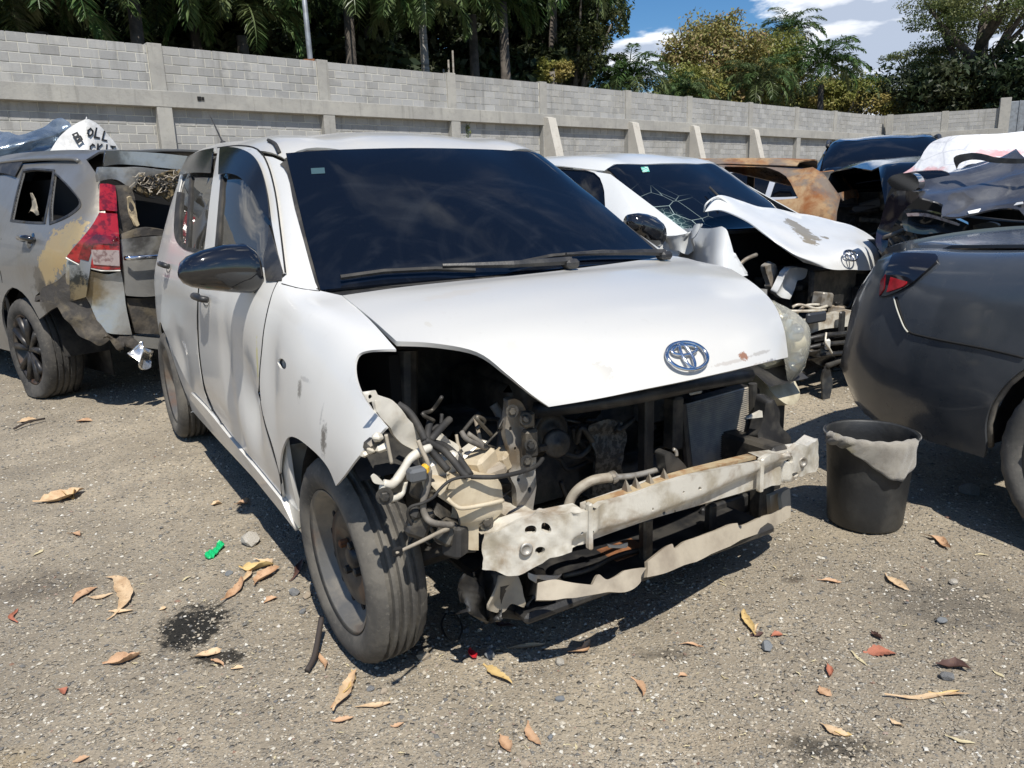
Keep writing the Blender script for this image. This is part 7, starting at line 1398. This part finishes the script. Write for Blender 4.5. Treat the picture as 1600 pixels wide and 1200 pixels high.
LV = [(197, 925, 66, 97, .36, 'tan', 'large tan curled leaf pointing away, left of the oil stain', .7), (128, 928, 48, 33, .22, 'orange', 'narrow orange leaf left of the large tan curled leaf', .5), (155, 932, 40, 8, .2, 'tan', 'thin tan leaf lying between the narrow orange and large tan leaves', .4), (188, 955, 40, 3, .18, 'tan', 'thin strip of leaf below the large tan curled leaf', .6),
  (95, 778, 84, 14, .22, 'tan', 'long ragged tan leaf lying alone on the far left gravel', .8), (400, 892, 56, 5, .3, 'yellow', 'upper tan leaf of the pile left of the front wheel', 1.), (412, 905, 50, 35, .3, 'orange', 'middle orange leaf of the pile left of the front wheel', 1.), (370, 926, 52, 48, .22, 'orange', 'lower slanting orange leaf of the pile left of the front wheel', .8), (422, 938, 24, 20, .4, 'orange', 'small orange leaf scrap just below the leaf pile', .8),
  (190, 1030, 62, 15, .3, 'orange', 'forked orange brown leaf below left of the oil stain', 1.1), (322, 1022, 56, 12, .24, 'tan', 'tan leaf lying on the lower edge of the oil stain', .9), (540, 1086, 74, 62, .26, 'tan', 'long ragged tan leaf below the front wheel', 1.), (583, 1104, 56, 6, .2, 'tan', 'smooth tan leaf right of the long ragged one', .4), (535, 1129, 38, 10, .3, 'orange', 'small orange leaf under the smooth tan one', .7),
  (622, 1136, 22, 15, .4, 'orange', 'tiny pale orange leaf right of the small orange leaf', .6), (18, 963, 22, 85, .4, 'red', 'small red brown leaf at the left picture edge', .8), (130, 657, 26, 0, .25, 'orange', 'small brown leaf near the far dark twig', .5), (42, 657, 32, 8, .3, 'tan', 'small tan leaf just left of the far dark twig', .5), (380, 789, 26, 18, .3, 'orange', 'small curled orange leaf beside the car shadow', 1.), (338, 791, 18, 5, .5, 'tan', 'tiny tan leaf scrap left of the curled one by the shadow', .8),
  (468, 892, 40, 62, .2, 'dark', 'brown leaf leaning in the wheel shadow', 1.2), (505, 1032, 38, 300, .2, 'orange', 'orange leaf pressed under the front tyre', 1.), (126, 1183, 28, 18, .35, 'orange', 'small orange leaf near the bottom left corner', .6), (1468, 846, 50, 333, .2, 'orange', 'folded orange leaf in front of the bucket to its right', 1.), (1395, 911, 46, 325, .2, 'tan', 'tan leaf below the bucket with a hooked end', 1.), (1296, 910, 38, 355, .2, 'orange', 'small orange leaf below left of the bucket', .8),
  (1169, 976, 46, 118, .26, 'yellow', 'yellow leaf pointing away, right of the car shadow', .6), (1185, 994, 22, 10, .4, 'dark', 'dark curled leaf touching the yellow leaf', 1.), (1213, 992, 18, 10, .6, 'red', 'small dull red leaf right of the yellow leaf', .6), (1374, 1018, 52, 358, .45, 'red', 'broad reddish leaf in the right foreground gravel', .35), (1368, 993, 22, 320, .4, 'dark', 'dark curled leaf just above the broad reddish leaf', 1.), (1487, 1041, 56, 352, .34, 'dark', 'dark brown curled leaf at the right', 1.4),
  (1450, 1091, 132, 2, .07, 'tan', 'very long thin dried leaf strip at the lower right', .3), (1302, 1140, 50, 335, .3, 'tan', 'spotted tan leaf near the bottom right', .5), (1286, 1079, 26, 320, .5, 'orange', 'triangular orange leaf left of the broad reddish leaf', .6), (1297, 1049, 24, 290, .5, 'red', 'red brown scrap above the triangular orange leaf', 1.), (1342, 1030, 36, 318, .12, 'straw', 'pale straw strip left of the broad reddish leaf', .4), (775, 1056, 54, 325, .26, 'yellow', 'yellow leaf at the lower edge of the car shadow', .8),
  (911, 1015, 40, 30, .3, 'orange', 'orange leaf just right of the car shadow edge', 1.1), (1003, 1070, 34, 300, .3, 'orange', 'orange leaf alone in the middle foreground', .8), (790, 1163, 34, 305, .5, 'orange', 'broad orange leaf near the bottom middle', .8), (829, 1150, 44, 300, .3, 'orange', 'narrow orange leaf beside the broad one at the bottom', .8), (785, 975, 34, 345, .3, 'dark', 'brown leaf in the shade under the torn bumper', .8), (818, 1012, 70, 5, .16, 'tan', 'long brown leaf inside the car shadow near the front wheel', .5), (1066, 1054, 14, 10, .6, 'orange', 'tiny orange crumb right of the middle foreground leaf', .6),
  (1080, 1005, 40, 355, .14, 'orange', 'thin orange sliver right of the shadow edge leaf', .8), (255, 950, 12, 20, .6, 'tan', 'tiny tan leaf crumb left of the oil stain', .6), (370, 1042, 20, 5, .4, 'tan', 'small tan scrap right of the oil stain', .8), (1560, 1052, 22, 330, .2, 'straw', 'pale straw sliver at the right edge', .3), (1535, 865, 26, 355, .12, 'straw', 'thin pale straw near the sedan wheel', .3), (60, 862, 22, 30, .16, 'straw', 'pale straw on the left gravel', .3), (290, 905, 16, 30, .2, 'straw', 'short pale straw above the oil stain', .3), (120, 834, 20, 350, .3, 'orange', 'small orange leaf in the left middle gravel', .7), (98, 1072, 16, 330, .5, 'red', 'small pinkish leaf below the forked leaf', .5), (1400, 1132, 26, 330, .3, 'tan', 'curled tan scrap right of the spotted leaf', 1.), (1500, 1160, 50, 345, .12, 'straw', 'thin pale strip at the bottom right corner', .4)]
LV += [(418, 880, 30, 340, .3, 'tan', 'upper right curled scrap of the pile left of the front wheel', 1.3), (388, 905, 34, 55, .24, 'tan', 'thin tan strip crossing the pile left of the front wheel', 1.), (108, 772, 30, 350, .3, 'yellow', 'crumpled right end piece on the long ragged left leaf', 1.3), (552, 1070, 40, 70, .2, 'yellow', 'pale upper strip on the long ragged leaf below the front wheel', 1.2),
  (530, 1100, 30, 50, .3, 'orange', 'curled lower end on the long ragged leaf below the front wheel', 1.2), (205, 1022, 34, 30, .2, 'tan', 'thin arm of the forked leaf below left of the oil stain', 1.), (340, 1032, 22, 330, .3, 'orange', 'small curl beside the tan leaf on the oil stain', 1.2), (1180, 985, 20, 60, .2, 'tan', 'short curl at the foot of the yellow leaf', 1.), (1480, 1088, 50, 5, .14, 'yellow', 'broad pale end of the very long dried leaf strip', .8), (1318, 1146, 28, 350, .3, 'yellow', 'pale flap on the spotted tan leaf', 1.)]
for a in LV: leaf(*a[:7], curl=a[7])
# one scatter of crumbs too small to count
r = np.random.default_rng(5); Vs = []; Fs = []
for i in range(420):
    R_ = 1.1*(6/1.1)**r.uniform(); A_ = r.uniform(-.62, .62); x, y = R_*math.sin(A_), R_*math.cos(A_); v, f = leaf_geo(r.uniform(.008, .022), r.uniform(.003, .009), i, r.uniform(.3, 1)); v = v[::2] if False else v; c, s_ = math.cos(i), math.sin(i)
    v = np.stack([v[:, 0]*c-v[:, 1]*s_+x, v[:, 0]*s_+v[:, 1]*c+y, v[:, 2]+gz(x, y)+.002], 1); k = len(Vs); Vs += list(v); Fs += [tuple(q+k for q in t_) for t_ in f]
fast_mesh('leaf_crumbs', Vs, Fs, ML['straw'], kind='stuff', label='tiny straw coloured leaf crumbs strewn over the gravel', category='litter')
def stone(px, py, wpx, hpx, c, label, seed, cat='stone', nm='stone'):
    p = gnd(px, py+hpx*.3); d = np.linalg.norm(p-CP); s_ = wpx/FOC*d; r = np.random.default_rng(seed); g = G(); q = r.normal(size=(26, 3)); q /= np.linalg.norm(q, axis=1)[:, None]
    import bmesh
    bm = bmesh.new(); [bm.verts.new(tuple(v*np.array([1, .8, .62])*(1+r.uniform(-.12, .12)))) for v in q]; bmesh.ops.convex_hull(bm, input=bm.verts); me = bpy.data.meshes.new(nm); bm.to_mesh(me); bm.free(); me.materials.append(c)
    o = bpy.data.objects.new(nm, me); link(o); o.scale = (s_/2,)*3; o.location = (p[0], p[1], gz(p[0], p[1])+s_*.2); o.rotation_euler = (0, 0, r.uniform(0, 6)); tag(o, label, cat); return o
SG = simple('grey_stone', (.24, .24, .235), .9, c2=(.14, .14, .14), sc=20, bump=.002); SW = simple('whitish_stone', (.52, .49, .43), .9, c2=(.36, .32, .26), sc=14, bump=.002); SB_ = simple('blue_grey_stone', (.13, .145, .155), .85, c2=(.2, .2, .2), sc=20); ST = simple('tan_stone', (.36, .30, .22), .9, c2=(.25, .2, .15), sc=20)
for a in ((393, 843, 34, 20, SW, 'whitish broken block piece left of the front wheel', 1), (460, 924, 19, 13, SG, 'grey stone left of the front wheel rim', 2), (480, 928, 16, 13, ST, 'tan stone touching the grey one by the front wheel', 3), (358, 896, 13, 9, SB_, 'small blue grey stone under the green scrap', 4), (765, 1019, 22, 18, SB_, 'blue grey stone at the tip of the car shadow', 5), (875, 1029, 17, 13, SW, 'white angular stone below the car shadow', 6), (727, 980, 16, 14, SG, 'grey stone in the shade behind the front tyre', 7), (662, 1024, 22, 14, ST, 'tan stone just right of the front tyre', 8),
          (763, 993, 12, 10, SG, 'small grey stone in the shade below the torn liner', 9), (1513, 763, 30, 20, SG, 'grey stone in the shadow under the sedan', 10), (1472, 968, 14, 10, SB_, 'blue grey pebble in the right middle gravel', 11), (1198, 1008, 22, 8, SB_, 'flat dark pebble under the yellow leaf', 12), (860, 1147, 10, 13, SB_, 'dark oval pebble at the bottom beside the narrow leaf', 13), (1480, 1058, 20, 9, SG, 'flat grey pebble below the dark curled leaf', 14), (875, 1090, 14, 8, SB_, 'dark pebble in the middle foreground', 15), (767, 1160, 13, 11, ST, 'tan pebble beside the broad orange leaf', 16),
          (820, 1190, 17, 13, ST, 'tan flat stone at the bottom edge', 17), (600, 1078, 14, 11, ST, 'tan pebble right of the ragged leaf', 18), (580, 1075, 13, 9, SG, 'grey pebble next to the tan pebble below the tyre', 19), (1490, 905, 14, 9, SW, 'pale pebble in the right gravel', 20), (473, 952, 12, 9, SG, 'small grey stone below the stones at the rim', 21)): stone(*a)
# green and red scraps, twigs
def scrap(px, py, pts, m, label, nm, cat):
    p = gnd(px, py); q = [gnd(px+a, py+b_)-p for a, b_ in pts]; V2, Fa = tri2d(outline([(v[0], v[1]) for v in q], 3), [], .006, .006); rr = np.random.default_rng(3); P3 = np.stack([V2[:, 0], V2[:, 1], .012+.008*np.sin(V2[:, 0]*300)*np.sin(V2[:, 1]*240+1)], 1)
    o = shell(nm, P3, np.tile([0, 0, 1.], (len(P3), 1)), Fa, .004, m, None); o.location = (p[0], p[1], gz(p[0], p[1])+.002); tag(o, label, cat)
scrap(335, 864, [(-15, 8), (-10, 2), (0, -2), (6, -12), (14, -12), (16, -8), (10, -2), (4, 6), (-4, 11), (-12, 12)], simple('green_plastic', (.01, .42, .14), .4), 'bright green plastic scrap on the gravel', 'plastic_scrap', 'litter')
scrap(738, 1027, [(-7, -5), (0, -4), (8, 2), (6, 6), (-2, 5)], simple('red_plastic', (.5, .02, .03), .3), 'bright red plastic chip at the tip of the car shadow', 'plastic_scrap', 'litter')
def twig(pts, r_, m, label):
    P = [gnd(a, b_)+[0, 0, .008+c] for a, b_, c in pts]; o0 = P[0]; g = G(); g.tube(spline([p-o0 for p in P], 4), r_, 6); o = g.obj('twig', m, None, True); o.location = o0; tag(o, label, 'twig')
MT = simple('dark_twig', (.045, .035, .03), .8)
twig(((22, 672, 0), (45, 664, .01), (70, 656, 0)), .006, MT, 'dark twig lying on the far left gravel'); twig(((480, 1052, 0), (492, 1035, .01), (500, 1010, .03), (505, 995, .05)), .008, MT, 'dark stick leaning against the front tyre')
twig(((697, 965, .005), (690, 985, .01), (700, 1008, .01), (715, 1010, .01), (722, 990, .01), (712, 968, .01), (700, 968, .01)), .003, M_RUB, 'loop of thin black cable on the ground beside the tyre')
